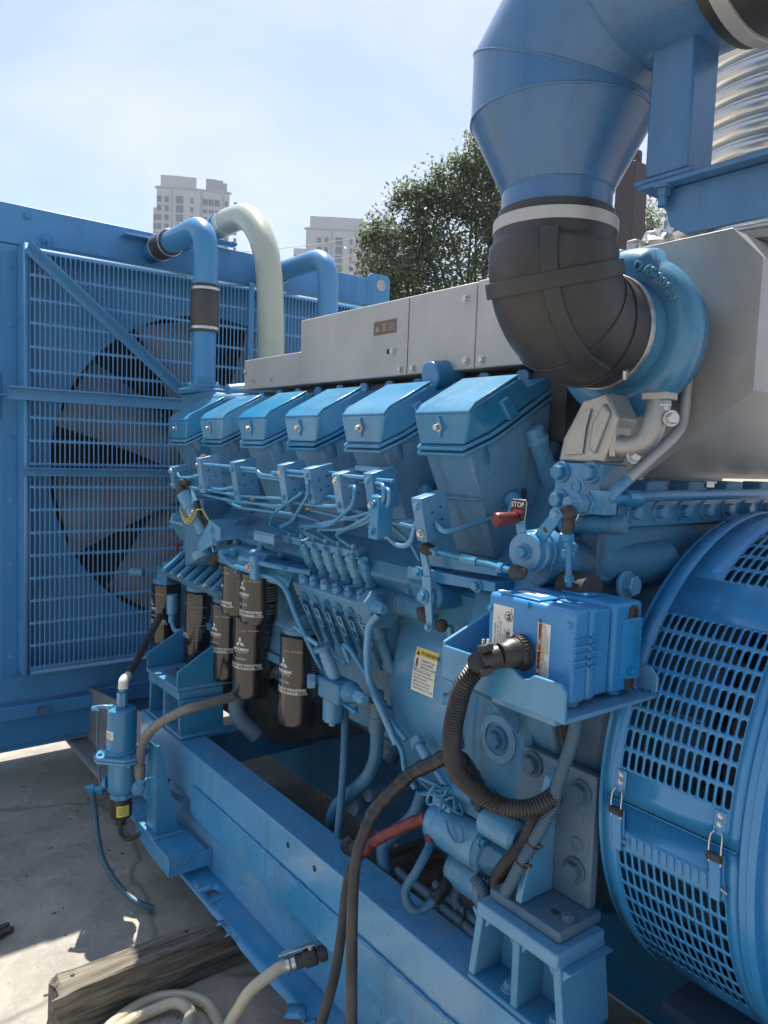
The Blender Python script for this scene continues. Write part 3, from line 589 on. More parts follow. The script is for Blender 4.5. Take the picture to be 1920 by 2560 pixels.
# ------------------------------------------------------------------ timber blocks
def timber(x0, x1, y0, y1, z0, z1, label, seed):
    rnd = random.Random(seed); mb = MB(); n = 26
    for i in range(n+1):
        x = x0+(x1-x0)*i/n
        j = lambda s: rnd.uniform(-s, s)
        wear = 0.006 if i > 1 else 0.016
        e = rnd.uniform(0, 0.02) if i == 0 else 0
        for (y, z) in ((y0,z0),(y0,z0*0.5+z1*0.5),(y0+0.004,z1-0.006),(y0+0.012,z1),(y0*0.5+y1*0.5,z1),(y1-0.012,z1),(y1,z1-0.008),(y1,z0)):
            zz = z+j(wear*0.35)-(rnd.uniform(0, 0.018) if (i == 0 and z > z0+0.05) else 0)
            mb.v.append((x+e+j(0.002)+(rnd.uniform(0,0.03) if i == 0 else 0), y+j(wear*0.4), max(z0, zz)))
    for i in range(n):
        for k in range(8): mb.f.append((i*8+k, i*8+(k+1) % 8, (i+1)*8+(k+1) % 8, (i+1)*8+k))
    mb.f.append(tuple(range(8))); mb.f.append(tuple(n*8+k for k in range(8)))
    return solo('timber_block', mb, WOOD, label, 'timber', 'timber packing under the base frame', ang=28)
timber(0.487, 1.62, 2.018, 2.115, 0.002, 0.132, 'long weathered timber beam poking out from under the blue frame', 4)
timber(1.66, 2.55, 2.0, 2.16, 0.002, 0.105, 'timber packing lying under the inner beam', 6)
timber(1.0, 2.5, 0.35, 0.55, 0.002, 0.125, 'dark timber packing lying under the alternator end', 8)

# nails in the long timber, grit and litter on the slab
for i, (x, y) in enumerate(((0.565, 2.075), (0.745, 2.05), (0.90, 2.08))):
    mb = MB(); mb.lathe((x, y, 0.129), (0, 0, 1), [(0.006, 0), (0.007, 0.004), (0.004, 0.007), (0, 0.007)], 10); solo('nail', mb, SOOT, ('nail head nearest the broken end of the long timber', 'middle nail head on top of the long timber', 'nail head on the long timber closest to the blue frame')[i], 'nail', 'nails in the long timber')
rnd = random.Random(21); mb = MB()
for i in range(170):
    x, y = rnd.uniform(0.2, 1.0), rnd.uniform(1.5, 3.7)
    if rnd.random() < 0.25: x, y = rnd.uniform(1.2, 1.9), rnd.uniform(1.2, 3.0)
    r = rnd.choice((0.0015, 0.002, 0.003, 0.005)); mb.sphere((x, y, r*0.4), r, 5, 3, (rnd.uniform(0.8, 2.2), rnd.uniform(0.7, 1.4), 0.6))
tag(part('grit', mb, surf('grit', (0.17, 0.155, 0.135), 0.9, var=0.5, scale=4), ang=80), 'scattered grit and crumbs on the concrete', 'grit', kind='stuff')
# ------------------------------------------------------------------ radiator
RA = thing('radiator', (1.7, 3.9, 0.16), 'large blue radiator with slotted fan guard behind the engine', 'radiator')
GX0, GX1, GZ0, GZ1, GY = 0.765, 2.635, 0.555, 2.462, 3.60
nu, nv = 86, 18; pu = (GX1-GX0-0.05)/nu; pv = (GZ1-GZ0-0.06)/nv
sh = slot_sheet(nu, nv, pu, pv, pu*0.74, pv*0.91, lambda u, v: (GX0+0.025+u, GY, GZ0+0.03+v), k=4)
# plain border of the guard
def bord(mb, x0, x1, z0, z1): mb.add([(x0,GY,z0),(x1,GY,z0),(x1,GY,z1),(x0,GY,z1)], [(0,1,2,3)])
bord(sh, GX0, GX0+0.025, GZ0, GZ1); bord(sh, GX1-0.025, GX1, GZ0, GZ1); bord(sh, GX0+0.025, GX1-0.025, GZ0, GZ0+0.03); bord(sh, GX0+0.025, GX1-0.025, GZ1-0.03, GZ1)
gp = part('guard_sheet', sh, BLUE_RAD, RA); weld_mesh(gp, 0.002)
mb = MB(); mb.box((GX0-0.0022,GY-0.0012,GZ0),(GX0-0.0008,GY+0.118,GZ1)); mb.box((GX1+0.0008,GY-0.0012,GZ0),(GX1+0.0022,GY+0.118,GZ1)); mb.box((GX0,GY-0.0012,GZ1+0.0004),(GX1,GY+0.118,GZ1+0.002)); mb.box((GX0,GY-0.0012,GZ0-0.002),(GX1,GY+0.118,GZ0-0.0004))
part('guard_side', mb, BLUE_RAD, RA)
mb = MB(); mb.box((1.838, GY-0.012, GZ0), (1.868, GY-0.003, GZ1)); part('guard_strip', mb, BLUE_RAD, RA, 0.002)
for z in [GZ0+0.06+0.19*k for k in range(10)]:
    mb = MB(); mb.box((GX0-0.0045, GY+0.01, z), (GX0-0.0024, GY+0.108, z+0.012)); part('guard_rib', mb, BLUE_RAD, RA)
mb = MB(); mb.box((0.70, GY+0.114, GZ0-0.03), (GX0-0.003, GY+0.1185, GZ1-0.03)); part('guard_flange', mb, BLUE_RAD, RA, 0.001)
for z in (2.37, 2.12, 1.62, 1.34, 1.05, 0.62): bolt(RA, (0.735, GY+0.1139, z), (0,-1,0), 0.008, BLUE_RAD)
# fan shroud plate with round opening
FX, FZ, FR = 1.70, 1.485, 0.80
mb = MB(); n = 64; x0, x1, z0, z1 = 0.30, 2.96, 0.40, 2.470; yS = 3.722
ring = [(FX+FR*math.cos(2*math.pi*i/n), FZ+FR*math.sin(2*math.pi*i/n)) for i in range(n)]
def sq(i):
    c, s = math.cos(2*math.pi*i/n), math.sin(2*math.pi*i/n); k = min((x1-FX)/c if c > 1e-6 else 9, (x0-FX)/c if c < -1e-6 else 9, (z1-FZ)/s if s > 1e-6 else 9, (z0-FZ)/s if s < -1e-6 else 9); return (FX+c*k, FZ+s*k)
outer = [sq(i) for i in range(n)]
for (cx, cz) in ((x0,z0),(x1,z0),(x1,z1),(x0,z1)):
    j = min(range(n), key=lambda i: (outer[i][0]-cx)**2+(outer[i][1]-cz)**2); outer[j] = (cx, cz)
mb.add([(a, yS, b) for a, b in outer]+[(a, yS, b) for a, b in ring]+[(a, yS+0.12, b) for a, b in ring], [(i, (i+1) % n, n+(i+1) % n, n+i) for i in range(n)]+[(n+i, n+(i+1) % n, 2*n+(i+1) % n, 2*n+i) for i in range(n)])
part('fan_shroud', mb, BLUE_RAD, RA)
mb = MB(); mb.box((0.42, 3.92, 0.42), (2.92, 4.08, 2.46)); part('core', mb, CORE, RA)
mb = MB(); mb.box((0.30, 3.7235, 0.40), (0.36, 4.12, 2.47)); mb.box((2.90, 3.7235, 0.40), (2.96, 4.12, 2.47)); part('side_frame', mb, BLUE_RAD, RA, 0.003)
# fan: hub and blades
mb = MB(); mb.lathe((FX, 3.66, FZ), (0,1,0), [(0.0,0),(0.10,0),(0.15,0.03),(0.15,0.14),(0,0.14)], 24); part('fan_hub', mb, FANMAT, RA)
for k in range(8):
    a = 2*math.pi*k/8+0.24; c, s = math.cos(a), math.sin(a); mb = MB(); vs = []
    for i in range(7):
        r = 0.14+0.635*i/6; wd = 0.10+0.085*i/6; sweep = 0.05*(i/6)**2
        for (t, dy) in ((-1, 0.055), (0, 0.0), (1, -0.04)):
            tx = t*wd+sweep; vs.append((FX+c*r-s*tx, 3.735+dy*(1-0.3*i/6), FZ+s*r+c*tx))
    mb.add(vs, [(i*3+j, i*3+j+1, (i+1)*3+j+1, (i+1)*3+j) for i in range(6) for j in range(2)])
    bl = part('fan_blade', mb, FANMAT, RA); weld_mesh(bl, 0.008)
# top tank
mb = MB(); mb.box((0.26, 3.724, 2.4745), (2.69, 4.14, 2.648)); tank = part('top_tank', mb, BLUE_RAD, RA, 0.004)
mb = MB(); mb.prism([(2.692,3.73,2.30),(2.86,3.73,2.30),(2.86,3.73,2.66),(2.84,3.73,2.685),(2.72,3.73,2.685),(2.692,3.73,2.66)], (0, 0.012, 0)); part('lifting_ear', mb, BLUE_RAD, RA, 0.002)
mb = MB(); mb.lathe((2.79,3.7299,2.622), (0,-1,0), [(0.034,0),(0.034,0.003),(0.024,0.003),(0.024,0.0005),(0,0.0005)], 20); part('ear_hole', mb, STEEL, RA)
mb = MB(); mb.lathe((0.84, 3.93, 2.649), (0,0,1), [(0.085,0),(0.085,0.015),(0.05,0.03),(0,0.034)], 24); part('filler_cap', mb, BARE, RA)
bolt(RA, (0.805, 3.7235, 2.605), (0,-1,0), 0.012, BLUE_RAD)
mb = MB(); mb.lathe((0.885,3.7235,2.517), (0,-1,0), [(0.024,0),(0.024,0.012),(0.015,0.014),(0.015,0.025),(0,0.025)], 16); mb.tube([(0.885,3.70,2.517),(0.889,3.69,2.50),(0.889,3.69,2.467)], 0.006, 6, 3); part('drain_valve', mb, BLUE_RAD, RA)
# plates on the tank, over the pipe nozzles
for x0_, x1_ in ((1.22, 1.56), (1.94, 2.18)):
    mb = MB(); mb.box((x0_, 3.655, 2.598), (x1_, 3.7225, 2.606)); part('nozzle_plate', mb, BLUE_RAD, RA, 0.001)
    bolt(RA, ((x0_+x1_)/2+0.09, 3.68, 2.606), (0,0,1), 0.009, BLUE_RAD)
# bottom skirt and base
mb = MB(); mb.box((0.28, 3.66, 0.335), (2.96, 3.7205, 0.398)); mb.box((0.28, 3.70, 0.20), (2.96, 3.715, 0.3345)); part('bottom_skirt', mb, BLUE_RAD, RA, 0.003)
mb = MB(); mb.box((0.28, 3.72, 0.168), (2.96, 4.12, 0.36)); part('base', mb, BLUE_SKID, RA, 0.004)
mb = MB(); mb.lathe((0.84,3.6599,0.365), (0,-1,0), [(0.016,0),(0.016,0.02),(0.010,0.02),(0.010,0.04),(0,0.04)], 12); mb.tube([(0.84,3.63,0.365),(0.86,3.625,0.375),(0.90,3.625,0.36)], 0.006, 6, 3); part('drain_cock', mb, BLUE_DUSTY, RA)
# braces in front of the guard
mb = MB(); mb.prism([(0.70,3.585,1.787),(0.70,3.592,1.787),(0.70,3.592,1.84),(0.70,3.535,1.842),(0.70,3.535,1.835),(0.70,3.585,1.833)], (1.15, 0, 0)); part('cross_brace', mb, BLUE_RAD, RA, 0.001)
mb = MB(); mb.prism([(0.755,3.588,1.455),(0.755,3.5945,1.455),(0.755,3.5945,1.492),(0.755,3.552,1.494),(0.755,3.552,1.489),(0.755,3.588,1.487)], (1.05, 0, 0)); part('cross_brace', mb, BLUE_RAD, RA, 0.001)
d = Vector((1.55-0.785, 0, 1.835-2.45)); dn = d.normalized(); up = Vector((0.615, 0, 0.765)).normalized(); c0 = Vector((0.785, 3.555, 2.45))+d/2
mb = MB(); mb.obox(c0+Vector((0, 0.0, 0)), (d.length, 0.06, 0.004), dn, (0,1,0), up); mb.obox(c0+Vector((0, 0.031, 0))-up*0.018, (d.length, 0.004, 0.036), dn, (0,1,0), up)
part('diagonal_brace', mb, BLUE_RAD, RA, 0.0008)
mb = MB(); mb.box((0.64, 3.536, 1.80), (0.6985, 3.709, 1.806)); mb.box((0.62, 3.710, 1.70), (0.695, 3.7175, 1.90)); part('brace_foot', mb, BLUE_RAD, RA, 0.001)

# ---- coolant pipes
def steel_pipe(pts, r, bend, name, label, mat=BLUE_RAD, res=7):
    mb = MB(); mb.tube(fillet(pts, bend, res), r, 22, 0); return solo(name, mb, mat, label, 'pipe', 'coolant pipes between engine and radiator', ang=40)
def rubber_sleeve(a, b, r, label):
    a = Vector(a); b = Vector(b); d = b-a; L = d.length; T = thing('rubber_sleeve', a, label, 'hose', 'rubber sleeves on the coolant pipes')
    mb = MB(); mb.lathe(a, d, [(r*0.96,0),(r,0.004),(r*1.02,L*0.5),(r,L-0.004),(r*0.96,L)], 26); part('sleeve', mb, RUBBER, T)
    for h in (0.018, L-0.018):
        mb = MB(); mb.lathe(a+d.normalized()*(h-0.008), d, [(r*0.99,0),(r*1.06,0),(r*1.06,0.012),(r*0.99,0.012)], 26)
        s = d.orthogonal().normalized(); mb.obox(a+d.normalized()*h+s*r*1.08, (0.012,0.02,0.012), s, d.cross(s), d); part('hose_clamp', mb, CHROME, T, 0.0008)
    return T
PX, PY = 1.372, 3.085
steel_pipe([(PX,PY,2.265),(PX,PY,2.555),(PX,3.50,2.555)], 0.052, 0.15, 'coolant_pipe', 'bent blue coolant pipe left of the green hose')
steel_pipe([(PX,3.60,2.555),(PX,3.73,2.555)], 0.053, 0.05, 'pipe_stub', 'short blue nozzle stub on the radiator left of the hoses', res=2)
rubber_sleeve((PX,3.47,2.555), (PX,3.63,2.555), 0.0600, 'horizontal black rubber sleeve at the radiator end of the left pipe')
rubber_sleeve((PX,PY,2.10), (PX,PY,2.30), 0.0595, 'black rubber sleeve on the upright left pipe above the engine')
steel_pipe([(PX,PY,1.90),(PX,PY,2.13)], 0.050, 0.05, 'pipe_stub', 'blue upright pipe stub rising from the thermostat housing', res=2)
QX = 2.03
steel_pipe([(QX,3.14,2.20),(QX,3.14,2.555),(QX,3.62,2.555)], 0.050, 0.15, 'coolant_pipe', 'bent blue coolant pipe right of the green hose')
rubber_sleeve((QX,3.60,2.555), (QX,3.70,2.555), 0.058, 'black rubber sleeve at the radiator end of the right pipe')
rubber_sleeve((QX,3.14,2.06), (QX,3.14,2.245), 0.058, 'black rubber sleeve on the right pipe above the silver cover')
steel_pipe([(QX,3.14,1.85),(QX,3.14,2.08)], 0.05, 0.05, 'pipe_stub', 'blue pipe stub under the right rubber sleeve', res=2)
# vent pipe and reinforced green hose
T = thing('green_hose', (1.70, 3.12, 1.95), 'thick translucent green reinforced hose arching over the engine', 'hose')
mb = MB(); mb.tube([(1.70,3.62,2.735),(1.70,3.52,2.735),(1.70,3.36,2.71),(1.70,3.22,2.60),(1.70,3.14,2.45),(1.70,3.105,2.25),(1.705,3.10,2.05),(1.705,3.10,1.93)], 0.061, 28, 10); part('hose_body', mb, HOSE_GREEN, T, ang=60)
mb = MB(); mb.lathe((1.70,3.575,2.735), (0,1,0), [(0.061,0),(0.064,0.002),(0.064,0.012),(0.061,0.014)], 24); part('hose_clamp', mb, CHROME, T)
VP = thing('vent_pipe', (1.70, 3.8, 2.66), 'blue vent pipe feeding the green hose above the radiator', 'pipe')
mb = MB(); mb.tube([(1.70,3.60,2.735),(1.70,3.98,2.735)], 0.055, 20, 2); mb.lathe((1.70,3.67,2.735),(0,1,0),[(0.055,0),(0.060,0),(0.060,0.02),(0.055,0.02)],20); part('pipe', mb, BLUE_RAD, VP)
mb = MB(); mb.box((1.64,3.66,2.655),(1.80,3.72,2.668)); mb.box((1.66,3.66,2.668),(1.67,3.72,2.72)); part('bracket', mb, BLUE_RAD, VP, 0.001); bolt(VP, (1.785,3.68,2.668), (0,0,1), 0.008, BLUE_RAD)
# ------------------------------------------------------------------ engine block
EN = thing('diesel_engine', (1.7, 2.0, 0.42), 'big blue twelve cylinder vee diesel engine in the middle', 'engine')
half = [(1.42,1.655),(1.30,1.44),(1.262,1.375),(1.185,1.335),(1.168,1.30),(1.215,1.245),(1.26,1.18),(1.29,0.98),(1.275,0.93),(1.275,0.90),(1.31,0.88),(1.325,0.79),(1.50,0.72)]
prof = half+[(3.4-x, z) for x, z in reversed(half)]
mb = MB(); mb.prism([(x, 1.12, z) for x, z in prof], (0, 1.83, 0)); part('crankcase', mb, BLUE_CAST, EN, 0.006)
mb = MB(); mb.box((1.262,1.14,0.885),(1.31,2.9,0.915)); part('pan_rail', mb, BLUE_CAST, EN, 0.003)
for k in range(14): bolt(EN, (1.285, 1.2+k*0.125, 0.884), (0,0,-1), 0.009, BLUE_CAST)
# side inspection covers below the heads
for k in (0, 3, 4, 5):
    y = 1.275+0.301*k
    mb = MB(); mb.hull([(1.20+dx, y+sy*(0.125-e), z) for sy in (-1,1) for (dx, e, z) in ((-0.012,0.012,1.25),(-0.045,0.012,1.305),(0.0,0,1.235),(-0.035,0,1.318),(0.03,0,1.235),(0.03,0,1.318))]); part('side_cover', mb, BLUE_CAST, EN, 0.003)
    for sy in (-1, 1): bolt(EN, (1.176, y+sy*0.135, 1.285), (-0.85,0,-0.5), 0.0095)
# ------------------------------------------------------------------ heads
def head_part(y0, first=False):
    mb = MB(); W = 0.094
    B = lambda s, t, y: bank(s, t, y0+y)
    mb.hull([B(s,t,sy*w) for sy in (-1,1) for (s,t,w) in ((0.162,0.815,0.074),(0.105,0.815,0.100),(-0.12,0.815,0.104),(0.178,0.66,0.066),(0.10,0.66,0.088),(-0.12,0.66,0.10),(0.19,0.55,0.066),(0.08,0.53,0.095),(-0.12,0.53,0.10))])
    H = part('cylinder_head', mb, BLUE_CAST, EN, 0.006)
    mb = MB(); mb.hull([B(s,t,sy*w) for sy in (-1,1) for (s,w) in ((0.184,0.078),(0.115,0.108),(0.07,0.112),(0.02,0.104),(-0.135,0.108)) for t in (0.815,0.823)]); mb.hull([B(s,t,sy*w) for sy in (-1,1) for (s,w) in ((0.180,0.076),(0.113,0.105),(0.07,0.109),(0.02,0.101),(-0.132,0.105)) for t in (0.8275,0.836)])
    part('gasket_flange', mb, BLUE, H, 0.002)
    mb = MB(); mb.hull([B(s,t,sy*w) for sy in (-1,1) for (s,w) in ((0.182,0.070),(0.108,0.093),(-0.12,0.104)) for t in (0.70,0.707)]); part('head_joint', mb, BLUE_CAST, H, 0.002)
    for sy in (-1, 1):
        mb = MB(); mb.lathe(B(0.135,0.815,sy*0.075), Vector(bank(0,-1,0))-Vector(bank(0,0,0)), [(0.020,0),(0.020,0.02),(0.014,0.045),(0.0,0.05)], 16); part('cover_boss', mb, BLUE_CAST, H)
    mb = MB()
    mb.hull([B(s,t,sy*w) for sy in (-1,1) for (s,t,w) in ((0.170,0.837,0.074),(0.105,0.837,0.101),(-0.045,0.837,0.101),(0.142,0.898,0.092),(0.112,0.9065,0.0915),(-0.036,0.903,0.0915),(-0.048,0.87,0.095))])
    mb.hull([B(s,t,sy*w) for sy in (-1,1) for (s,t,w) in ((-0.04,0.837,0.1),(-0.128,0.837,0.1),(-0.04,0.873,0.094),(-0.12,0.862,0.094))])
    mb.hull([B(s,t,y) for (s,t,y) in ((0.055,0.837,-0.115),(0.02,0.837,-0.115),(0.055,0.885,-0.106),(0.025,0.885,-0.106),(0.055,0.837,-0.08),(0.02,0.837,-0.08),(0.055,0.885,-0.08),(0.025,0.885,-0.08))])
    part('valve_cover', mb, BLUE, H, 0.005, seg=3)
    mb = MB(); mb.hull([B(s,t,sy*0.0905) for sy in (-1,1) for (s,t) in ((0.139,0.8995),(0.113,0.908),(-0.037,0.9045),(-0.037,0.9085),(0.112,0.912),(0.137,0.9032))]); part('cover_lid', mb, BLUE, H, 0.0015)
    # raised lozenge with the cover bolt on the outer face
    n = Vector(bank(0.91,0.41,0))-Vector(bank(0,0,0)); n.normalize()
    c = Vector(B(0.1545,0.8735,0.0)); dn = (Vector(B(0.166,0.837,0))-Vector(B(0.142,0.898,0))).normalized()
    mb = MB(); yv = Vector((0,1,0)); q = [c-dn*0.026, c+yv*0.010, c+dn*0.024, c-yv*0.010]
    mb.add([p-n*0.003 for p in q]+[p+n*0.0045 for p in q], [(0,1,2,3),(4,5,6,7),(0,1,5,4),(1,2,6,5),(2,3,7,6),(3,0,4,7)]); part('bolt_boss', mb, BLUE, H, 0.001)
    bolt(H, c+n*0.0045, n, 0.0072, CHROME, 0.011)
    # injector: cap boss, threaded nozzle and leak-off cap
    p0 = Vector(B(0.075, 0.66, -0.075)); INJ.append(p0); dd = (Vector((-0.72, -0.62, 0.05))).normalized()
    mb = MB(); mb.lathe(p0-dd*0.02, dd, [(0.026,0),(0.026,0.034),(0.020,0.036),(0.020,0.040)], 18); part('injector_boss', mb, SOOT, H)
    mb = MB(); mb.lathe(p0+dd*0.012, (dd+Vector((-0.1,0,-0.32))).normalized(), [(0.011,0),(0.012,0.01),(0.0175,0.016),(0.019,0.03),(0.019,0.055),(0.012,0.063),(0.007,0.068)], 18); part('injector_cap', mb, BLUE, H)
    # oil cap stub
    p1 = Vector(B(-0.005,0.775,-0.115)); ax = Vector(bank(0,1,0))-Vector(bank(0,0,0))
    mb = MB(); mb.lathe(p1-ax*0.20, ax, [(0.024,0),(0.023,0.17),(0.025,0.18)], 16); mb.lathe(p1-ax*0.02, ax, [(0.027,0),(0.027,0.008),(0.022,0.012),(0.022,0.03),(0.018,0.035),(0,0.035)], 18); part('stud_tube', mb, BLUE, H)
    bolt(H, B(-0.085,0.863,-0.02), ax, 0.012, BLUE)
    return H
random.seed(1); INJ = []
for k in range(6): head_part(1.270+0.301*k)
# far bank heads (mostly hidden behind the silver cover)
for k in range(6):
    y0 = 1.30+0.301*k; mb = MB(); mb.hull([(3.4-p[0], p[1], p[2]) for p in [bank(s,t,y0+sy*0.1) for sy in (-1,1) for s in (-0.12,0.18) for t in (0.53,0.88)]]); part('far_cylinder_head', mb, BLUE_CAST, EN, 0.008)
# lifting eyes: rings standing between the heads and the silver cover
for y, x in ((1.53, 1.345), (2.76, 1.36)):
    mb = MB(); mb.lathe(Vector((x-0.03,y,1.822)), (0.97,-0.10,0.16), [(0.036,0),(0.040,0.004),(0.040,0.085),(0.036,0.09)], 26); mb.cbox((x+0.02,y+0.02,1.78),(0.03,0.05,0.06)); part('lifting_eye', mb, BLUE, EN, 0.002)
# row of studs and lugs under the silver cover
for k in range(12):
    y = 1.25+k*0.13; mb = MB(); mb.prism([(1.365,y-0.022,1.78),(1.365,y+0.022,1.78),(1.365,y+0.022,1.815),(1.365,y+0.012,1.828),(1.365,y-0.012,1.828),(1.365,y-0.022,1.815)], (0.012,0,0)); part('manifold_lug', mb, BLUE_CAST, EN, 0.002)
mb = MB(); mb.tube([(1.40,1.15,1.80),(1.40,2.66,1.80)], 0.028, 12, 2); part('manifold_pipe', mb, SOOT, EN)
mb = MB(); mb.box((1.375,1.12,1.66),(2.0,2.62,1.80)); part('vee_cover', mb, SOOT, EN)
# gear case and thermostat housing at the front
mb = MB(); mb.prism([(x,2.955,z) for x,z in ((1.40,0.72),(1.37,1.0),(1.33,1.35),(1.36,1.62),(2.07,1.62),(2.1,1.35),(2.1,1.0),(2.05,0.72))], (0,0.16,0)); part('gear_case', mb, BLUE_CAST, EN, 0.01)
mb = MB(); mb.hull([(1.32,2.82,1.63),(1.30,3.16,1.63),(1.50,2.82,1.63),(1.50,3.16,1.63),(1.30,2.86,1.835),(1.30,3.16,1.835),(1.48,2.86,1.835),(1.48,3.16,1.835)]); mb.box((1.29,3.0,1.836),(1.46,3.17,1.862)); mb.cyl((1.31,2.84,1.79),(1.36,2.60,1.79),0.035); part('thermostat_housing', mb, BLUE_CAST, EN, 0.008)
mb = MB(); mb.lathe((PX,PY,1.8625),(0,0,1),[(0.075,0),(0.075,0.016),(0.052,0.02),(0.05,0.05)],24); part('outlet_flange', mb, BLUE, EN, 0.002)
for a in (0.6, 2.2, 3.8, 5.4): bolt(EN, (PX+0.064*math.cos(a), PY+0.064*math.sin(a), 1.8785), (0,0,1), 0.008)
mb = MB(); mb.tube([(1.7,3.1,1.485),(1.7,3.66,1.485)], 0.07, 18, 2); mb.lathe((1.7,3.12,1.485),(0,1,0),[(0.0,0),(0.13,0),(0.13,0.07),(0,0.07)],24); part('fan_drive', mb, BLUE_CAST, EN)
# radiator guard bracket triangle seen between engine and guard
mb = MB(); mb.prism([(1.40,3.16,0.8),(1.40,3.5,0.45),(1.40,3.3,1.35),(1.40,3.12,1.35)], (0.01,0,0)); part('fan_belt_guard', mb, BLUE_RAD, EN, 0.001)
# flywheel housing: curved cover, ribs, bell
mb = MB(); mb.lathe((1.7,1.06,1.0),(0,1,0),[(0.30,0.0),(0.462,0.0),(0.470,0.012),(0.470,0.465),(0.462,0.488),(0.445,0.50),(0.2,0.50)],72); FH = part('flywheel_housing', mb, BLUE, EN, 0.004)
mb = MB(); mb.lathe((1.7,1.018,1.0),(0,1,0),[(0.30,0),(0.498,0.0),(0.512,0.014),(0.515,0.04),(0.515,0.15),(0.520,0.155),(0.520,0.178),(0.512,0.188),(0.3,0.188)],96); part('housing_flange', mb, BLUE_CAST, EN, 0.003)
mb = MB(); mb.hull([(x,y,z) for y in (0.955,1.055) for x,z in ((1.20,1.22),(1.175,1.10),(1.15,1.36),(1.21,1.44),(1.45,1.46),(1.45,1.0),(1.23,0.98))]); part('rear_housing', mb, BLUE_CAST, EN, 0.012, seg=3)
mb = MB(); mb.hull([(x,y,z) for y in (0.98,1.16) for x,z in ((1.17,1.20),(1.13,1.26),(1.15,1.335),(1.22,1.35),(1.4,1.3),(1.4,1.15))]); part('governor_mount_casting', mb, BLUE_CAST, EN, 0.012, seg=3)
mb = MB(); mb.hull([(x,y,z) for y in (1.005,1.05) for x,z in ((1.30,0.62),(1.24,0.80),(1.22,1.0),(1.22,1.18),(1.5,1.2),(1.5,0.6))]); part('bell_side', mb, BLUE_CAST, EN, 0.015, seg=3)
mb = MB(); mb.lathe((1.192,1.10,1.007),(-1,0,0.01),[(0.052,0),(0.052,0.009),(0.036,0.011),(0.034,0.006),(0,0.006)],26); part('bolt_boss', mb, BLUE_CAST, EN); bolt(EN, (1.184,1.10,1.007), (-1,0,0.01), 0.019, BLUE_CAST, 0.016)
# rear face plate with its row of bolts
mb = MB(); mb.box((1.26,0.882,1.488),(2.22,0.93,1.545)); part('rear_flange', mb, BLUE, EN, 0.004)
for k in range(8): bolt(EN, (1.303+0.0895*k, 0.8815, 1.518), (0,-1,0), 0.0145)
mb = MB(); mb.box((1.225,0.90,1.38),(2.2,0.94,1.487)); part('rear_plate', mb, BLUE_CAST, EN, 0.004)
mb = MB(); mb.cyl((1.13,0.97,1.415),(1.45,0.90,1.405),0.045,0.05); mb.cyl((1.17,0.95,1.495),(1.21,0.83,1.50),0.019); part('rear_boss', mb, BLUE_CAST, EN, 0.003)
bolt(EN, (1.30,0.884,1.372), (0,-1,0.05), 0.021)
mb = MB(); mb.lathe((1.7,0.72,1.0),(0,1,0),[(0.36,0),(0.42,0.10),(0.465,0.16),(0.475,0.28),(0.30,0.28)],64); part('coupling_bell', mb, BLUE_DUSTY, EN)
mb = MB(); mb.lathe((1.29,0.90,1.17),(-0.5,-0.5,0.2),[(0.05,0),(0.055,0.04),(0.03,0.06),(0.0,0.06)],18); mb.tube([(1.22,0.96,1.10),(1.20,0.93,1.06),(1.19,0.91,1.04)],0.014,8,4); part('breather', mb, SOOT, EN)
# oil pan and its drain stubs
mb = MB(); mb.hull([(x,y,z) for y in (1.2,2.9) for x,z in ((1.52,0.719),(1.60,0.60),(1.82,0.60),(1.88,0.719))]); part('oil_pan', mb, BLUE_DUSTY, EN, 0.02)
for y in (2.30, 1.72):
    mb = MB(); mb.lathe((1.40,y,0.735),(-0.6,0,-0.8),[(0.045,0),(0.045,0.018),(0.030,0.02),(0.030,0.045),(0.024,0.05),(0,0.05)],12); part('pan_plug', mb, BLUE_DUSTY, EN)
mb = MB(); mb.tube([(1.30,2.42,0.80),(1.24,2.42,0.74),(1.22,2.40,0.66),(1.28,2.36,0.58)],0.03,12,5); part('water_elbow', mb, BLUE_DUSTY, EN)
# air starter plate, ribs and shelf fittings near the middle of the block
mb = MB(); mb.prism([(1.125,2.00,1.352),(1.125,2.13,1.352),(1.145,2.13,1.356),(1.145,2.00,1.356)], (0,0,0.005)); mb.prism([(1.125,2.00,1.325),(1.125,2.13,1.325),(1.125,2.13,1.351),(1.125,2.00,1.351)], (0.005,0,0)); part('shelf_angle', mb, BLUE, EN, 0.001)
for y in (2.10, 2.24, 2.36):
    mb = MB(); mb.prism([(1.21,y,1.20),(1.12,y,1.20),(1.13,y,1.24),(1.20,y,1.31)], (0,0.01,0)); part('gusset', mb, BLUE, EN, 0.001)
for y in (2.05, 2.17, 2.30, 2.41): bolt(EN, (1.185,y,1.29), (-0.8,0,-0.3), 0.012)
mb = MB(); mb.lathe((1.20,2.33,1.30),(0,1,0),[(0.0,0),(0.075,0),(0.075,0.012),(0,0.012)],22); part('end_cover', mb, BLUE_CAST, EN, 0.002)
mb = MB(); mb.hull([(x,y,z) for y in (2.40,2.94) for x,z in ((1.37,0.72),(1.38,0.50),(1.80,0.46),(1.85,0.715))]); part('dark_gap_block', mb, SOOT, EN, 0.02)  # dark block added to close the sunlit gap under the engine front
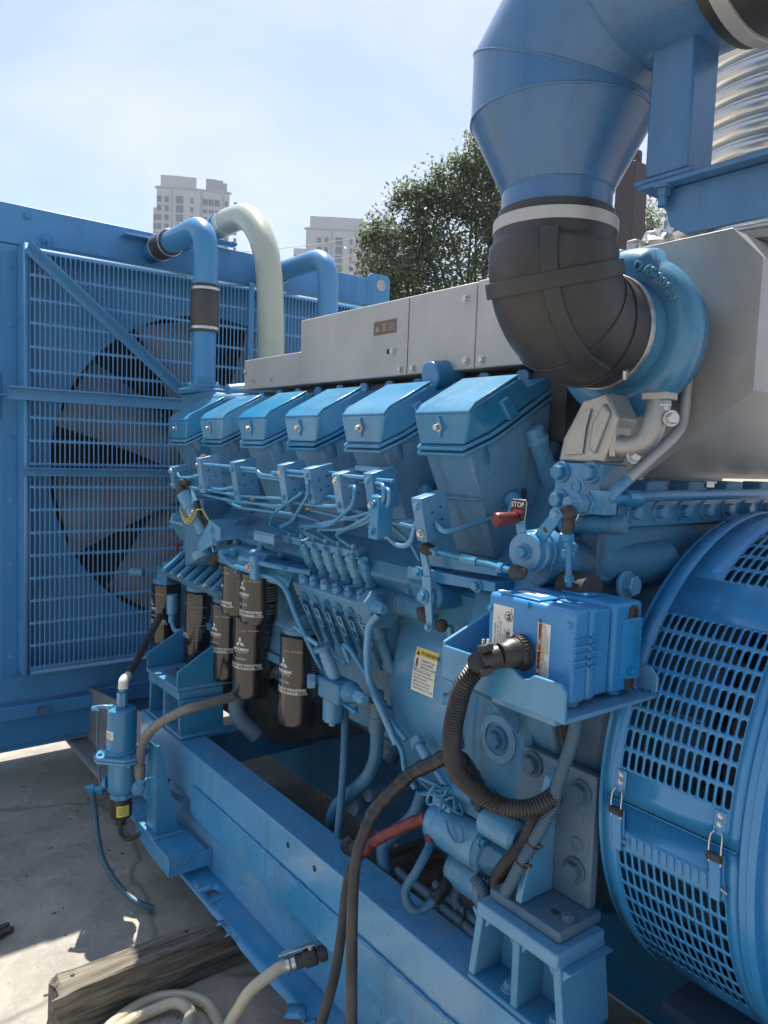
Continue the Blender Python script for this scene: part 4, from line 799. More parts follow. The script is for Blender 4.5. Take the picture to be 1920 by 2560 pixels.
# sticker on the flywheel cover
def on_cyl(cx, cz, r, y0, ang0):
    """u runs along -y, v runs up round the cylinder"""
    return lambda u, v: (cx-r*math.cos(ang0+v/r), y0-u, cz+r*math.sin(ang0+v/r))
fn = on_cyl(1.7, 1.0, 0.4712, 1.452, math.radians(1.5)); fn2 = on_cyl(1.7, 1.0, 0.4717, 1.452, math.radians(1.5)); fn3 = on_cyl(1.7, 1.0, 0.4721, 1.452, math.radians(1.5))
ST = thing('warning_sticker', (1.23, 1.41, 1.0), 'white and yellow warning sticker on the curved flywheel cover', 'sticker')
def gr(w, h, n=6, m=8):
    mb = MB(); mb.v = [(w*i/n, h*j/m, 0) for j in range(m+1) for i in range(n+1)]; mb.f = [(j*(n+1)+i, j*(n+1)+i+1, (j+1)*(n+1)+i+1, (j+1)*(n+1)+i) for j in range(m) for i in range(n)]; return mb
W_, H_ = 0.086, 0.112
printed('sheet', flat_map([(gr(W_, H_), 0, 0)], fn), PAPER, ST)
printed('header', flat_map([(gr(W_-0.004, 0.020, 6, 2), 0.002, H_-0.022)], fn2), YELLOW, ST)
tri = MB().add([(0,0,0),(0.014,0,0),(0.007,0.0125,0)], [(0,1,2)])
lines = [(text_mb('WARNING', 0.0150, 'LEFT', 0.0003), 0.021, H_-0.0175), (tri, 0.004, H_-0.019)]
for i, s in enumerate(('TURNING CAN', 'CAUSE SEVERE', 'PERSONAL INJURY')): lines.append((text_mb(s, 0.0074), 0.026, H_-0.033-0.0085*i))
for i, s in enumerate(('\u2022 BE SURE NO DANGER', '  AROUND MOVING PARTS', '  BEFORE TURNING.', '\u2022 KEEP TURNING DEVICE', "  (OR BAR) IN 'OFF' POS-", '  ITION WHEN NOT IN USE.')): lines.append((text_mb(s, 0.0064), 0.003, H_-0.062-0.0085*i))
fig = MB(); fig.add([(0.004,0,0),(0.010,0.002,0),(0.009,0.010,0),(0.012,0.018,0),(0.006,0.020,0),(0.003,0.010,0)], [(0,1,2,3,4,5)])
for (cx, cy, r) in ((0.011, 0.004, 0.005), (0.005, -0.005, 0.0055)):
    k = len(fig.v); nn = 14
    for i in range(nn):
        for rr in (r, r*0.72): fig.v.append((cx+rr*math.cos(2*math.pi*i/nn), cy+rr*math.sin(2*math.pi*i/nn), 0))
    fig.f += [(k+2*i, k+2*((i+1) % nn), k+2*((i+1) % nn)+1, k+2*i+1) for i in range(nn)]
lines.append((fig, 0.004, H_-0.046)); lines.append((rect(W_-0.004, 0.0007), 0.002, H_-0.055))
printed('lettering', flat_map(lines, fn3), INK, ST)

# ------------------------------------------------------------------ injection pipes with clamp blocks
IP = thing('injection_pipes', (1.10, 1.85, 1.30), 'bundle of bent blue fuel injection pipes with clamp blocks along the heads', 'pipes')
def pipe(pts, r=0.0052, name='pipe', mat=None, parent=None, bend=0.035):
    mb = MB(); mb.tube(fillet(pts, bend, 5), r, 10, 0); return part(name, mb, mat or BLUE_PIPE, parent or IP, ang=60)
def clamp(y, z, lean=0.0, h=0.105, x=1.10, d=0.075, holes=True, mat=None):
    ax = Vector((-0.5,0,0.866)); az = Vector((0.88,-0.10,0.46)).normalized(); mb = MB()
    up = Vector((-0.06+lean, 0.22, 0.96)).normalized(); side = Vector((0,1,0)); nrm = up.cross(side).normalized()
    c = Vector((x, y, z)); depth = Vector((1,0,0.25)).normalized()
    mb.add([c+up*a*h/2+depth*b*d/2+Vector((0,1,0))*g*0.0165 for a in (-1,1) for b in (-1,1) for g in (-1,1)], [(0,1,3,2),(4,5,7,6),(0,1,5,4),(2,3,7,6),(0,2,6,4),(1,3,7,5)])
    o = part('clamp_block', mb, mat or BLUE_WORN, IP, 0.0018)
    for a in (0.62, -0.62):
        bolt(o, c+up*a*h/2-depth*d/2, -depth, 0.0068, CHROME if random.random() < 0.35 else BLUE, 0.007)
        if holes:
            for b in (-0.25, 0.3):
                m2 = MB(); q = c+up*(a*0.45+b*0.2)*h/2+depth*b*d*0.6-Vector((0,0.0166,0)); m2.lathe(q, (0,-1,0), [(0.0028,0),(0.0028,0.0006),(0,0.0006)], 8); part('hole', m2, INK, o)
    return c
CL = [(2.655,1.505,0.08),(2.41,1.525,0.12),(2.15,1.52,0.12),(1.85,1.525,0.115),(1.712,1.53,0.095),(1.572,1.52,0.10),(1.437,1.53,0.095)]
for (y, z, h) in CL: clamp(y, z, h=h)
mb = MB(); mb.obox((1.132,1.505,1.575),(0.045,0.12,0.014),(1,0,0),(0,1,0.02),(0,0,1)); part('clamp_bridge', mb, BLUE, IP, 0.0015)
clamp(1.235, 1.485, h=0.095, x=1.085)
# short runs between clamps
def runs(y0, y1, z, x, r=0.0052):
    pipe([(x,y0,z),(x,y1,z)], r)
for (a, b, z, x) in ((2.41,2.16,1.555,1.075),(2.15,2.03,1.552,1.08),(1.93,1.85,1.548,1.075),(1.85,1.72,1.556,1.073),(1.85,1.72,1.545,1.073),(1.85,1.72,1.560,1.12),(1.71,1.57,1.558,1.12),(1.57,1.44,1.556,1.075),(1.57,1.44,1.540,1.12),(1.44,1.36,1.553,1.075)): runs(a, b, z, x)
pipe([(1.08,2.15,1.553),(1.08,2.04,1.553),(1.08,2.01,1.538),(1.08,1.86,1.536)]); pipe([(1.085,2.15,1.545),(1.085,2.04,1.545),(1.085,2.02,1.53),(1.085,1.86,1.528)])
pipe([(1.10,2.41,1.49),(1.075,2.33,1.475),(1.075,2.25,1.478),(1.10,2.16,1.50)]); pipe([(1.09,2.67,1.52),(1.06,2.58,1.50),(1.07,2.50,1.505),(1.10,2.42,1.53)])
pipe([(1.08,2.60,1.47),(1.08,2.42,1.468)]); pipe([(1.075,2.40,1.470),(1.075,2.16,1.466),(1.075,2.02,1.47),(1.09,1.87,1.475)]); pipe([(1.075,2.40,1.452),(1.08,2.2,1.445),(1.08,1.86,1.455)])
pipe([(1.08,2.15,1.452),(1.08,1.87,1.446)]); pipe([(1.09,1.84,1.47),(1.08,1.76,1.468),(1.08,1.60,1.475),(1.11,1.56,1.50)]); pipe([(1.10,1.84,1.50),(1.10,1.70,1.495),(1.10,1.58,1.495)])
pipe([(1.11,2.3,1.44),(1.10,2.2,1.425),(1.10,1.95,1.43),(1.12,1.83,1.43),(1.13,1.75,1.42)])
pipe([(1.12,1.78,1.45),(1.13,1.62,1.44),(1.14,1.50,1.445),(1.14,1.36,1.46)])
# drops to the pump rail
RY = [1.975,1.905,1.84,1.775,1.71,1.64]; RZ = 1.362
pipe([(1.07,1.725,1.53),(1.055,1.70,1.535),(1.05,1.69,1.50),(1.07,1.80,1.42),(1.10,1.93,1.385),(1.165,1.925,RZ)])
pipe([(1.075,1.76,1.50),(1.06,1.88,1.44),(1.10,1.99,1.39),(1.165,1.995,RZ)])
pipe([(1.07,1.53,1.53),(1.045,1.47,1.535),(1.04,1.47,1.49),(1.06,1.60,1.425),(1.09,1.80,1.405),(1.14,1.865,1.385),(1.165,1.85,RZ)])
pipe([(1.09,1.40,1.49),(1.08,1.50,1.46),(1.07,1.66,1.425),(1.10,1.80,1.395),(1.165,1.785,RZ)])
pipe([(1.07,1.42,1.545),(1.045,1.36,1.545),(1.04,1.35,1.51),(1.06,1.44,1.46),(1.08,1.56,1.42),(1.09,1.71,1.405),(1.13,1.73,1.385),(1.165,1.72,RZ)])
pipe([(1.075,1.42,1.535),(1.05,1.345,1.535),(1.05,1.345,1.50),(1.07,1.45,1.45),(1.09,1.60,1.41),(1.125,1.665,1.39),(1.165,1.65,RZ)])
clampc = clamp(1.365, 1.475, lean=0.25, h=0.10, x=1.045, d=0.045, holes=False, mat=BLUE)
for (x_,y_,z_) in ((1.082,2.425,1.5835),(1.085,2.06,1.461),(1.09,1.75,1.4575)):
    mb = MB(); mb.cbox((x_,y_,z_),(0.012,0.018,0.006)); part('orange_tag', mb, ORANGE, IP, 0.001)
# injector feeds
_q = INJ[0]+(Vector((-0.72,-0.62,0.05)).normalized()*0.012)+(Vector((-0.72,-0.62,0.05)).normalized()+Vector((-0.1,0,-0.32))).normalized()*0.066
pipe([(1.085,1.225,1.475),(1.07,1.18,1.452),tuple(_q+Vector((-0.012,0.03,-0.035))),tuple(_q+Vector((-0.022,-0.012,-0.03))),tuple(_q)], 0.006)
pipe([(1.08,1.38,1.42),(1.07,1.33,1.405),(1.065,1.28,1.415),(1.07,1.27,1.47),(1.085,1.245,1.48)], 0.006); pipe([(1.11,1.52,1.45),(1.08,1.44,1.43),(1.08,1.38,1.42)], 0.006)
pipe([(1.09,1.25,1.45),(1.095,1.40,1.455),(1.10,1.56,1.47)], 0.0055)
pipe([(1.15,1.523,1.458),(1.15,1.444,1.435),(1.16,1.39,1.40),(1.17,1.367,1.362)], 0.0055)
for k in range(1, 6):
    q = INJ[k]-INJ[0]+_q; pipe([q, q+Vector((-0.022,-0.012,-0.03)), q+Vector((-0.005,0.02,-0.06)), q+Vector((0.02,0.06,-0.07))], 0.0055)

# ------------------------------------------------------------------ injection pump
PU = thing('injection_pump', (1.18, 1.70, 0.98), 'blue six element fuel injection pump on the side of the engine', 'pump')
PA = Vector((-0.42,0,0.907)).normalized(); PB = Vector((-0.907,0,-0.42))         # pump axis (up), outward
def pp(s, t, y): return Vector((1.205,y,1.21))+PB*s+PA*t
mb = MB(); mb.hull([pp(s,t,y) for s in (-0.055,0.06) for t in (0.0,0.045) for y in (1.55,1.90)]); part('pump_head', mb, BLUE_CAST, PU, 0.005)
mb = MB(); mb.hull([pp(s,t,y) for s,t in ((-0.06,0.0),(0.052,0.0),(0.040,-0.16),(0.03,-0.2),(-0.06,-0.2)) for y in (1.555,1.895)]); part('pump_body', mb, BLUE_CAST, PU, 0.006)
for k in range(6):
    y = 1.872-0.058*k
    mb = MB(); mb.lathe(pp(-0.008,0.044,y), PA, [(0.0175,0),(0.0175,0.018),(0.0140,0.020),(0.0140,0.032),(0.0165,0.034),(0.0165,0.062),(0.0150,0.064),(0.0165,0.067),(0.0165,0.088),(0.013,0.094),(0.009,0.098)], 20); part('delivery_valve', mb, BLUE_HOLD, PU, ang=18); mb = MB(); mb.lathe(pp(-0.008,0.0445,y), PA, [(0.0175,0),(0.0175,0.003),(0.0155,0.004)], 20); part('seal_ring', mb, SOOT, PU)
    mb = MB(); mb.lathe(pp(0.038,0.044,y-0.012), PA, [(0.0165,0),(0.0165,0.008),(0.0145,0.010),(0.0145,0.018),(0,0.018)], 18); part('clamp_sleeve', mb, BLUE, PU, 0.001)
    bolt(PU, pp(0.038,0.061,y-0.012), PA, 0.0105, BLUE, 0.011, washer=False)
    # body ribs, slotted rack brackets and tappet windows
    mb = MB(); mb.hull([pp(s,t,y+e) for e in (-0.005,0.005) for s,t in ((0.05,0.0),(0.068,-0.012),(0.058,-0.17),(0.03,-0.2))]); part('body_rib', mb, BLUE_CAST, PU, 0.002)
    mb = MB(); mb.lathe(pp(0.040,-0.015,y-0.03), PA*-1, [(0.018,0),(0.020,0.05),(0.014,0.06),(0.014,0.13),(0.02,0.14),(0.02,0.16)], 14); part('plunger_barrel', mb, BLUE_CAST, PU)
    bolt(PU, pp(0.064,0.012,y-0.03), PB, 0.0085, BLUE, 0.014)
    mb = slot_sheet(1, 2, 0.024, 0.032, 0.010, 0.020, lambda u, v: pp(0.072,-0.075+v,y-0.04+u), k=5); o = part('slotted_plate', mb, BLUE, PU); weld_mesh(o, 0.003)
for (s, t) in ((-0.045, 0.045),):
    bolt(PU, pp(s,t,1.565), PA, 0.013, BLUE, 0.013); bolt(PU, pp(s,t,1.885), PA, 0.013, BLUE, 0.013)
# delivery rail on top
mb = MB(); mb.obox((1.172,1.805,1.353),(0.030,0.40,0.013),(1,0,0.25),(0,1,0),(-0.25,0,1)); mb.obox((1.158,1.805,1.3445),(0.006,0.40,0.022),(0.95,0,0.25),(0,1,0),(-0.25,0,0.95)); part('delivery_rail', mb, BLUE_WORN, PU, 0.0015)
for k, y in enumerate(RY): bolt(PU, (1.1545,y-0.022,1.3435), (-0.95,0,-0.25), 0.0078, BLUE, 0.009)
for y in RY:
    mb = MB(); mb.lathe((1.168,y,1.357),(-0.15,0,1),[(0.009,0),(0.009,0.008),(0.0075,0.012),(0.006,0.014)],6); part('pipe_nut', mb, BLUE, PU)
# drive end: union, coupling, governor boot
mb = MB(); mb.hull([(1.165+dx,y,1.215+dz) for y in (1.50,1.552) for dx,dz in ((-0.045,0.02),(-0.02,0.045),(0.04,0.05),(0.06,-0.02),(0.03,-0.05),(-0.03,-0.04))]); part('end_housing', mb, BLUE_CAST, PU, 0.003)
mb = MB(); mb.lathe((1.135,1.50,1.235),(-0.45,-0.85,0.05),[(0.024,0),(0.024,0.02)],6); mb.lathe((1.127,1.485,1.236),(-0.2,-0.95,0.0),[(0.017,0),(0.017,0.045),(0.012,0.05),(0.012,0.058),(0,0.058)],6); part('union_bolt', mb, BLUE, PU, 0.001)
mb = MB(); mb.tube([(1.215,1.51,1.235),(1.205,1.36,1.235)],0.03,20,0,rf=None); mb.lathe((1.212,1.50,1.235),(-0.05,-1,0),[(0.034,0),(0.034,0.012),(0.027,0.014),(0.031,0.022),(0.027,0.03),(0.032,0.038),(0.027,0.046),(0.03,0.054),(0.018,0.07),(0.018,0.10)],22); part('rack_boot', mb, BLUE_CAST, PU)
mb = MB(); mb.tube([(1.20,1.40,1.235),(1.16,1.33,1.24),(1.12,1.27,1.25)],0.012,10,4); mb.sphere((1.16,1.33,1.24),0.02,12,8); part('rack_link', mb, SOOT, PU)
mb = MB(); mb.hull([(1.23,1.30,1.30),(1.23,1.50,1.30),(1.20,1.30,1.26),(1.20,1.50,1.26),(1.26,1.3,1.26),(1.26,1.5,1.26)]); part('drive_cover', mb, BLUE_CAST, PU, 0.004)
bolt(PU, (1.215,1.42,1.30), (-0.3,0,1), 0.012, BLUE)
# feed pump with hand primer
FP = thing('feed_pump', (1.15, 1.72, 0.92), 'blue fuel feed pump with knurled hand primer knob below the injection pump', 'pump')
a = Vector((-0.30,0.26,0.9)).normalized(); b0 = Vector((1.125,1.647,1.005))
mb = MB(); mb.lathe(b0, a, [(0.018,0),(0.018,0.06),(0.0165,0.062),(0.0165,0.085)], 14); part('primer_barrel', mb, BLUE, FP, 0.001)
mb = MB(); mb.lathe(b0+a*0.082, a, [(0.014,0),(0.026,0.003),(0.026,0.013),(0.020,0.016),(0.013,0.016),(0.013,0.010),(0,0.010)], 20)
for k in range(9):
    an = 2*math.pi*k/9; u = a.orthogonal().normalized(); w = a.cross(u); q = b0+a*0.0985+(u*math.cos(an)+w*math.sin(an))*0.0195; mb.lathe(q, a, [(0.0045,0),(0.0045,0.0015),(0.0025,0.0015)], 8)
part('primer_knob', mb, BLUE, FP)
mb = MB(); mb.hull([(1.125+dx,1.637+dy,0.985+dz) for dx in (-0.03,0.035) for dy in (-0.05,0.05) for dz in (-0.035,0.02)]); mb.lathe((1.13,1.592,0.985),(-0.1,-1,0.03),[(0.028,0),(0.030,0.02),(0.022,0.03),(0.022,0.05)],18); part('pump_body', mb, BLUE_CAST, FP, 0.006)
mb = MB(); mb.lathe((1.125,1.547,0.987),(-0.1,-1,0.03),[(0.017,0),(0.017,0.03),(0.012,0.035),(0.012,0.045)],6); part('banjo_bolt', mb, BLUE, FP, 0.001); mb = MB(); mb.lathe((1.10,1.707,0.985),(-0.7,0.4,0.0),[(0.022,0),(0.022,0.02),(0.016,0.022)],6); part('banjo_bolt', mb, BLUE, FP, 0.001)
mb = MB(); mb.lathe((1.145,1.682,0.965),(0,0,-1),[(0.029,0),(0.029,0.085),(0.025,0.092),(0.010,0.094),(0.010,0.105),(0,0.105)],20); part('strainer_bowl', mb, BLUE, FP)
mb = MB(); mb.tube(fillet([(1.13,1.552,0.95),(1.115,1.532,0.945),(1.12,1.612,0.955)],0.02),0.006,8,0); part('return_pipe', mb, BLUE, FP)
# fuel pipes
def solo_pipe(name, pts, r, label, mat=BLUE_PIPE, cat='pipe', group=None, bend=0.03, smooth=False):
    mb = MB(); mb.tube(pts if smooth else fillet(pts, bend, 5), r, 12, 6 if smooth else 0); return solo(name, mb, mat, label, cat, group, ang=60)
solo_pipe('fuel_pipe', [(1.06,2.226,1.275),(1.07,2.19,1.243),(1.08,2.10,1.238),(1.09,1.93,1.235),(1.09,1.86,1.22),(1.115,1.845,1.14),(1.16,1.80,1.02),(1.18,1.80,0.99)], 0.0085, 'blue fuel pipe bending down from the fuel filter head past the pump', bend=0.05)
solo_pipe('fuel_pipe', [(1.06,2.085,1.277),(1.10,1.945,1.268),(1.16,1.84,1.261)], 0.0085, 'straight blue fuel pipe from the filter head into the pump')
solo_pipe('fuel_pipe', [(1.128,1.47,1.215),(1.118,1.495,1.185),(1.125,1.51,1.10),(1.145,1.522,1.02),(1.185,1.50,0.93),(1.205,1.475,0.865)], 0.0095, 'long blue pipe dropping from the pump union behind the flywheel cover', bend=0.05)
solo_pipe('fuel_pipe', [(1.14,1.606,1.06),(1.13,1.628,1.105),(1.13,1.59,1.10),(1.155,1.553,1.04),(1.185,1.52,0.975),(1.205,1.505,0.92),(1.21,1.44,0.885)], 0.007, 'thin blue pipe bending over beside the hand primer', bend=0.03)
solo_pipe('fuel_pipe', [(1.205,1.48,0.88),(1.21,1.45,0.85),(1.215,1.45,0.80),(1.23,1.42,0.76)], 0.008, 'short blue pipe under the flywheel cover', bend=0.03)
solo_pipe('fuel_pipe', [(1.15,1.90,1.09),(1.14,1.80,1.075),(1.14,1.70,1.06),(1.14,1.62,1.05)], 0.007, 'short blue pipe running behind the primer knob', bend=0.03)
VB = thing('valve_fitting', (1.2, 1.37, 0.84), 'small blue drain cock at the lower edge of the flywheel cover', 'valve')
mb = MB(); mb.lathe((1.21,1.40,0.90),(-0.2,-0.8,-0.4),[(0.020,0),(0.020,0.02)],6); mb.lathe((1.206,1.385,0.892),(0,-0.8,-0.5),[(0.012,0),(0.014,0.04),(0.008,0.045),(0.008,0.16)],12); part('cock', mb, BLUE, VB, 0.001)
# ------------------------------------------------------------------ spin-on filters
def logo_mb(s):
    """three lozenges meeting at a point"""
    mb = MB()
    for k in range(3):
        a = math.pi/2+2*math.pi*k/3; d = Vector((math.cos(a), math.sin(a), 0)); w = Vector((-d.y, d.x, 0)); L = s*0.5
        p = [Vector((0,0,0)), d*L*0.5*1.0+w*L*0.289, d*L, d*L*0.5-w*L*0.289]; mb.add([q for q in p], [(0,1,2,3)])
    return mb
def spin_filter(x, y, z0, z1, r, label, turn=0.0, logo=True, group='black spin-on filters', kind='oil', side=True):
    T = thing('oil_filter' if kind == 'oil' else 'fuel_filter', (x, y, z0), label, 'filter', group)
    H = z1-z0; P = [(0,0),(r*0.80,0.0),(r*0.93,0.004),(r*0.985,0.012),(r,0.022),(r,H-0.014),(r*1.015,H-0.012),(r*1.015,H-0.004),(r*0.97,H),(0,H)]
    mb = MB(); mb.lathe((x,y,z0),(0,0,1),P,40); part('canister', mb, FILTER_BLK, T, ang=25)
    def wrap(a0, rr): return lambda u, v: (x+rr*math.cos(a0+u/rr), y+rr*math.sin(a0+u/rr), z0+v)
    a0 = math.radians(212+turn)     # direction that faces the camera side (-x,-y)
    items = []
    if logo:
        lz = H*0.66; items.append((logo_mb(r*0.62), -r*0.20, lz+0.012))
        items.append((text_mb('MITSUBISHI', r*0.20, 'CENTER', 0.0006), -r*0.20, lz-0.016)); items.append((text_mb('HEAVY INDUSTRIES', r*0.10, 'CENTER'), -r*0.20, lz-0.024))
        items.append((text_mb('OIL FILTER' if kind == 'oil' else 'FUEL FILTER', r*0.16, 'CENTER'), -r*0.20, lz-0.048))
        items.append((text_mb('MITSUBISHI HEAVY INDUSTRIES', r*0.175, 'CENTER', 0.0004), -r*0.20, lz-0.070)); items.append((text_mb('ENGINE & TURBOCHARGER, LTD.', r*0.175, 'CENTER', 0.0004), -r*0.20, lz-0.081))
    items.append((text_mb('1/4 TURNS', r*0.12), r*0.25, H*0.84)); items.append((rect(r*0.28, 0.0012), -r*0.15, H*0.845))
    sub = []
    for i, mb2 in enumerate(items):
        m2 = MB(); m2.v = list(mb2[0].v); m2.f = mb2[0].f; sub.append((m2, mb2[1], mb2[2]))
    printed('logo_print', flat_map(sub, wrap(a0, r+0.0005)), PRINT, T)
    if side:
        L = []; a1 = a0+math.radians(72); zt = H*0.80
        L.append((text_mb('INSTALLATION', r*0.15), 0, zt))
        rnd = random.Random(int(y*1000))
        for i in range(6): L.append((gridrect(r*rnd.uniform(0.5,0.95), 0.0016, 5), 0.004, zt-0.012-0.0085*i)); L.append((rect(0.0016,0.0016), 0, zt-0.012-0.0085*i))
        L.append((text_mb('CAUTION', r*0.18), r*0.2, zt-0.075))
        for i in range(6):
            if zt-0.087-0.0085*i > 0.03: L.append((gridrect(r*rnd.uniform(0.45,0.95), 0.0016, 5), 0.004, zt-0.087-0.0085*i)); L.append((rect(0.0016,0.0016), 0, zt-0.087-0.0085*i))
        printed('instruction_print', flat_map(L, wrap(a1, r+0.0005)), PRINT_DIM, T)
    return T
OF = 'black oil filters hanging along the engine'
spin_filter(1.24, 2.015, 0.745, 1.035, 0.066, 'black oil filter nearest the pump, below the primer knob', -14, group=OF)
spin_filter(1.235, 2.330, 0.745, 1.035, 0.066, 'black oil filter in the middle with its white logo facing out, under the pair', 2, group=OF)
spin_filter(1.265, 2.585, 0.735, 1.03, 0.064, 'black oil filter partly hidden left of the middle one', -8, group=OF)
spin_filter(1.265, 2.835, 0.735, 1.03, 0.066, 'black oil filter above the triangular bracket, printed text facing out', -75, logo=True, group=OF)
spin_filter(1.30, 3.29, 0.705, 0.985, 0.066, 'farthest black oil filter, beside the radiator guard', -22, group=OF)
FF = 'short black fuel filters under the fuel filter head'
spin_filter(1.155, 2.14, 1.055, 1.222, 0.061, 'short black fuel filter on the right of the upper pair', -20, group=FF, kind='fuel')
spin_filter(1.165, 2.30, 1.052, 1.222, 0.060, 'short black fuel filter on the left of the upper pair', -50, group=FF, kind='fuel')
# fuel filter head
FH2 = thing('filter_manifold', (1.15, 2.2, 1.223), 'blue fuel filter manifold with bolts above the two short black filters', 'manifold')
mb = MB(); mb.hull([(1.15+dx,y,z) for y in (2.05,2.38) for dx,z in ((-0.045,1.2235),(0.05,1.2235),(-0.05,1.255),(0.055,1.255),(-0.02,1.292),(0.03,1.292))]); mb.lathe((1.155,2.14,1.2235),(0,0,1),[(0.05,0),(0.05,0.012),(0.03,0.04)],22); mb.lathe((1.165,2.30,1.2235),(0,0,1),[(0.05,0),(0.05,0.012),(0.03,0.04)],22); part('casting', mb, BLUE_CAST, FH2, 0.006)
for y in (2.13, 2.30): bolt(FH2, (1.15,y,1.2925), (0,0,1), 0.012, BLUE)
for y in (2.225, 2.085):
    mb = MB(); mb.lathe((1.105,y+0.0,1.272),(-1,0.15,0),[(0.020,0),(0.020,0.015)],16); mb.lathe((1.09,y,1.272),(-1,0.15,0),[(0.015,0),(0.015,0.03),(0.012,0.036),(0,0.036)],6); part('banjo_union', mb, BLUE, FH2, 0.001)
mb = MB(); mb.obox((1.072,2.02,1.256),(0.022,0.034,0.075),(1,0,0),(0,1,0),(0,0.12,1)); o = part('pipe_clamp', mb, BLUE, FH2, 0.006); bolt(FH2, (1.0605,2.03,1.258), (-1,0,0), 0.009, CHROME, 0.010)
mb = MB(); mb.prism([(1.13,2.05,1.205),(1.13,1.92,1.205),(1.14,1.90,1.27),(1.14,2.05,1.262)], (0.006,0,0)); mb.box((1.10,1.90,1.266),(1.2,2.05,1.271)); part('bracket', mb, BLUE, FH2, 0.001)
# oil filter head / cooler casting with ribs, sloping outward
OC = thing('oil_cooler', (1.28, 2.7, 1.04), 'ribbed blue oil cooler casting above the oil filters', 'cooler')
sl = lambda x, y: 1.045+(x-1.20)*0.62
mb = MB(); mb.hull([(x,y,z) for y in (2.42,3.00) for x,z in ((1.17,1.10),(1.19,1.065),(1.36,1.045),(1.36,1.24),(1.30,1.205))]); part('body', mb, BLUE_CAST, OC, 0.006)
for k in range(7):
    y = 2.47+0.078*k; p0 = Vector((1.155,y,1.108)); p1 = Vector((1.31,y+0.02,1.222)); mb = MB(); mb.tube([p0,p1],0.013,12,2); part('bolt_column', mb, BLUE, OC); bolt(OC, p0, p0-p1, 0.009, CHROME if k in (1, 4) else BLUE, 0.010)
for (fx, fy) in ((1.24,2.015),(1.235,2.33),(1.265,2.585),(1.265,2.835)):
    z = 1.0355 if fy < 2.5 else 1.0305
    mb = MB(); mb.lathe((fx,fy,z),(0,0,1),[(0.058,0),(0.058,0.018),(0.05,0.026),(0.045,0.05)],26); mb.hull([(fx-0.07,fy-0.05,z+0.026),(fx-0.07,fy+0.05,z+0.026),(fx+0.06,fy-0.06,z+0.022),(fx+0.06,fy+0.06,z+0.022),(fx-0.02,fy-0.06,z+0.075),(fx-0.02,fy+0.06,z+0.075),(fx+0.06,fy-0.06,z+0.10),(fx+0.06,fy+0.06,z+0.10)]); part('filter_head', mb, BLUE_CAST, OC, 0.006)
mb = MB(); mb.hull([(1.28,1.90,1.06),(1.28,2.45,1.06),(1.34,1.90,1.02),(1.34,2.45,1.02),(1.30,1.9,1.16),(1.30,2.45,1.16)]); part('gallery', mb, BLUE_CAST, OC, 0.006)
# separate head of the farthest filter with its guard and red cap
LH = thing('bypass_manifold', (1.30, 3.28, 0.986), 'blue bracketed manifold holding the farthest oil filter', 'manifold')
mb = MB(); mb.lathe((1.30,3.29,0.9855),(0,0,1),[(0.06,0),(0.06,0.015),(0.045,0.03),(0.04,0.06)],24); mb.lathe((1.22,3.36,1.03),(-0.6,0.6,0),[(0.022,0),(0.022,0.06),(0.016,0.065),(0,0.065)],14); mb.cbox((1.31,3.25,1.04),(0.10,0.12,0.05)); part('casting', mb, BLUE_CAST, LH, 0.004)
mb = MB(); mb.prism([(1.235,3.14,1.00),(1.235,3.20,1.005),(1.235,3.17,1.10),(1.235,3.10,1.10)], (0.006,0,0)); mb.prism([(1.235,3.10,1.10),(1.235,3.17,1.10),(1.34,3.17,1.105),(1.34,3.10,1.105)], (0,0,0.005)); part('guard_plate', mb, BLUE, LH, 0.001)
mb = MB(); mb.lathe((1.34,3.27,1.13),(0,0,1),[(0.008,0),(0.008,0.03),(0.02,0.03),(0.02,0.036),(0.0,0.036)],10); part('valve_stem', mb, RED, LH)
mb = MB(); mb.lathe((1.23,3.05,0.98),(0,0,-1),[(0.022,0),(0.022,0.08),(0.014,0.09),(0.014,0.12)],16); mb.tube([(1.23,3.05,0.87),(1.235,3.02,0.83),(1.27,2.98,0.84)],0.010,8,4); solo('sensor_canister', mb, BLUE, 'small blue cylindrical sensor between the two farthest filters', 'sensor')
# ------------------------------------------------------------------ shut-off solenoid at the front of the block
SO = thing('shutoff_solenoid', (1.11, 2.48, 1.28), 'blue cylindrical solenoid with coiled yellow wire at the front of the engine', 'solenoid')
p0 = Vector((1.075,2.535,1.425)); p1 = Vector((1.115,2.425,1.265)); d = (p1-p0).normalized()
mb = MB(); mb.lathe(p0, d, [(0.016,-0.03),(0.028,-0.026),(0.030,-0.02),(0.030,0.035),(0.026,0.038),(0.026,0.075),(0.020,0.08),(0.020,0.14),(0.012,0.145),(0.012,0.19)], 22); part('body', mb, BLUE, SO)
mb = MB(); mb.lathe(p0-d*0.055, d, [(0.016,0),(0.022,0.005),(0.022,0.028)], 16); mb.tube([p0-d*0.05,p0-d*0.072+Vector((0,-0.02,0.004)),p0-d*0.072+Vector((0.01,-0.055,0.0))],0.012,10,4); part('plug', mb, SOOT, SO)
mb = MB(); mb.corr([p0+Vector((0.01,-0.05,0.0)),(1.10,2.47,1.36),(1.115,2.44,1.30)],0.011,0.006); part('conduit', mb, HOSE_BLK, SO)
ctr = Vector((1.075,2.49,1.365)); pts = []
for i in range(160):
    t = i/159; a = 2*math.pi*9*t; c = Vector((1.06,2.55-0.11*t,1.352+0.045*(2*t-1)**2)); pts.append(c+Vector((0,0.006*math.cos(a)*0.4,0))+Vector((math.cos(a)*0.009,0,math.sin(a)*0.009)))
mb = MB(); mb.tube(pts+[Vector((1.08,2.42,1.40)),Vector((1.10,2.39,1.35))],0.0026,6,0); part('coiled_wire', mb, YELLOWWIRE, SO)
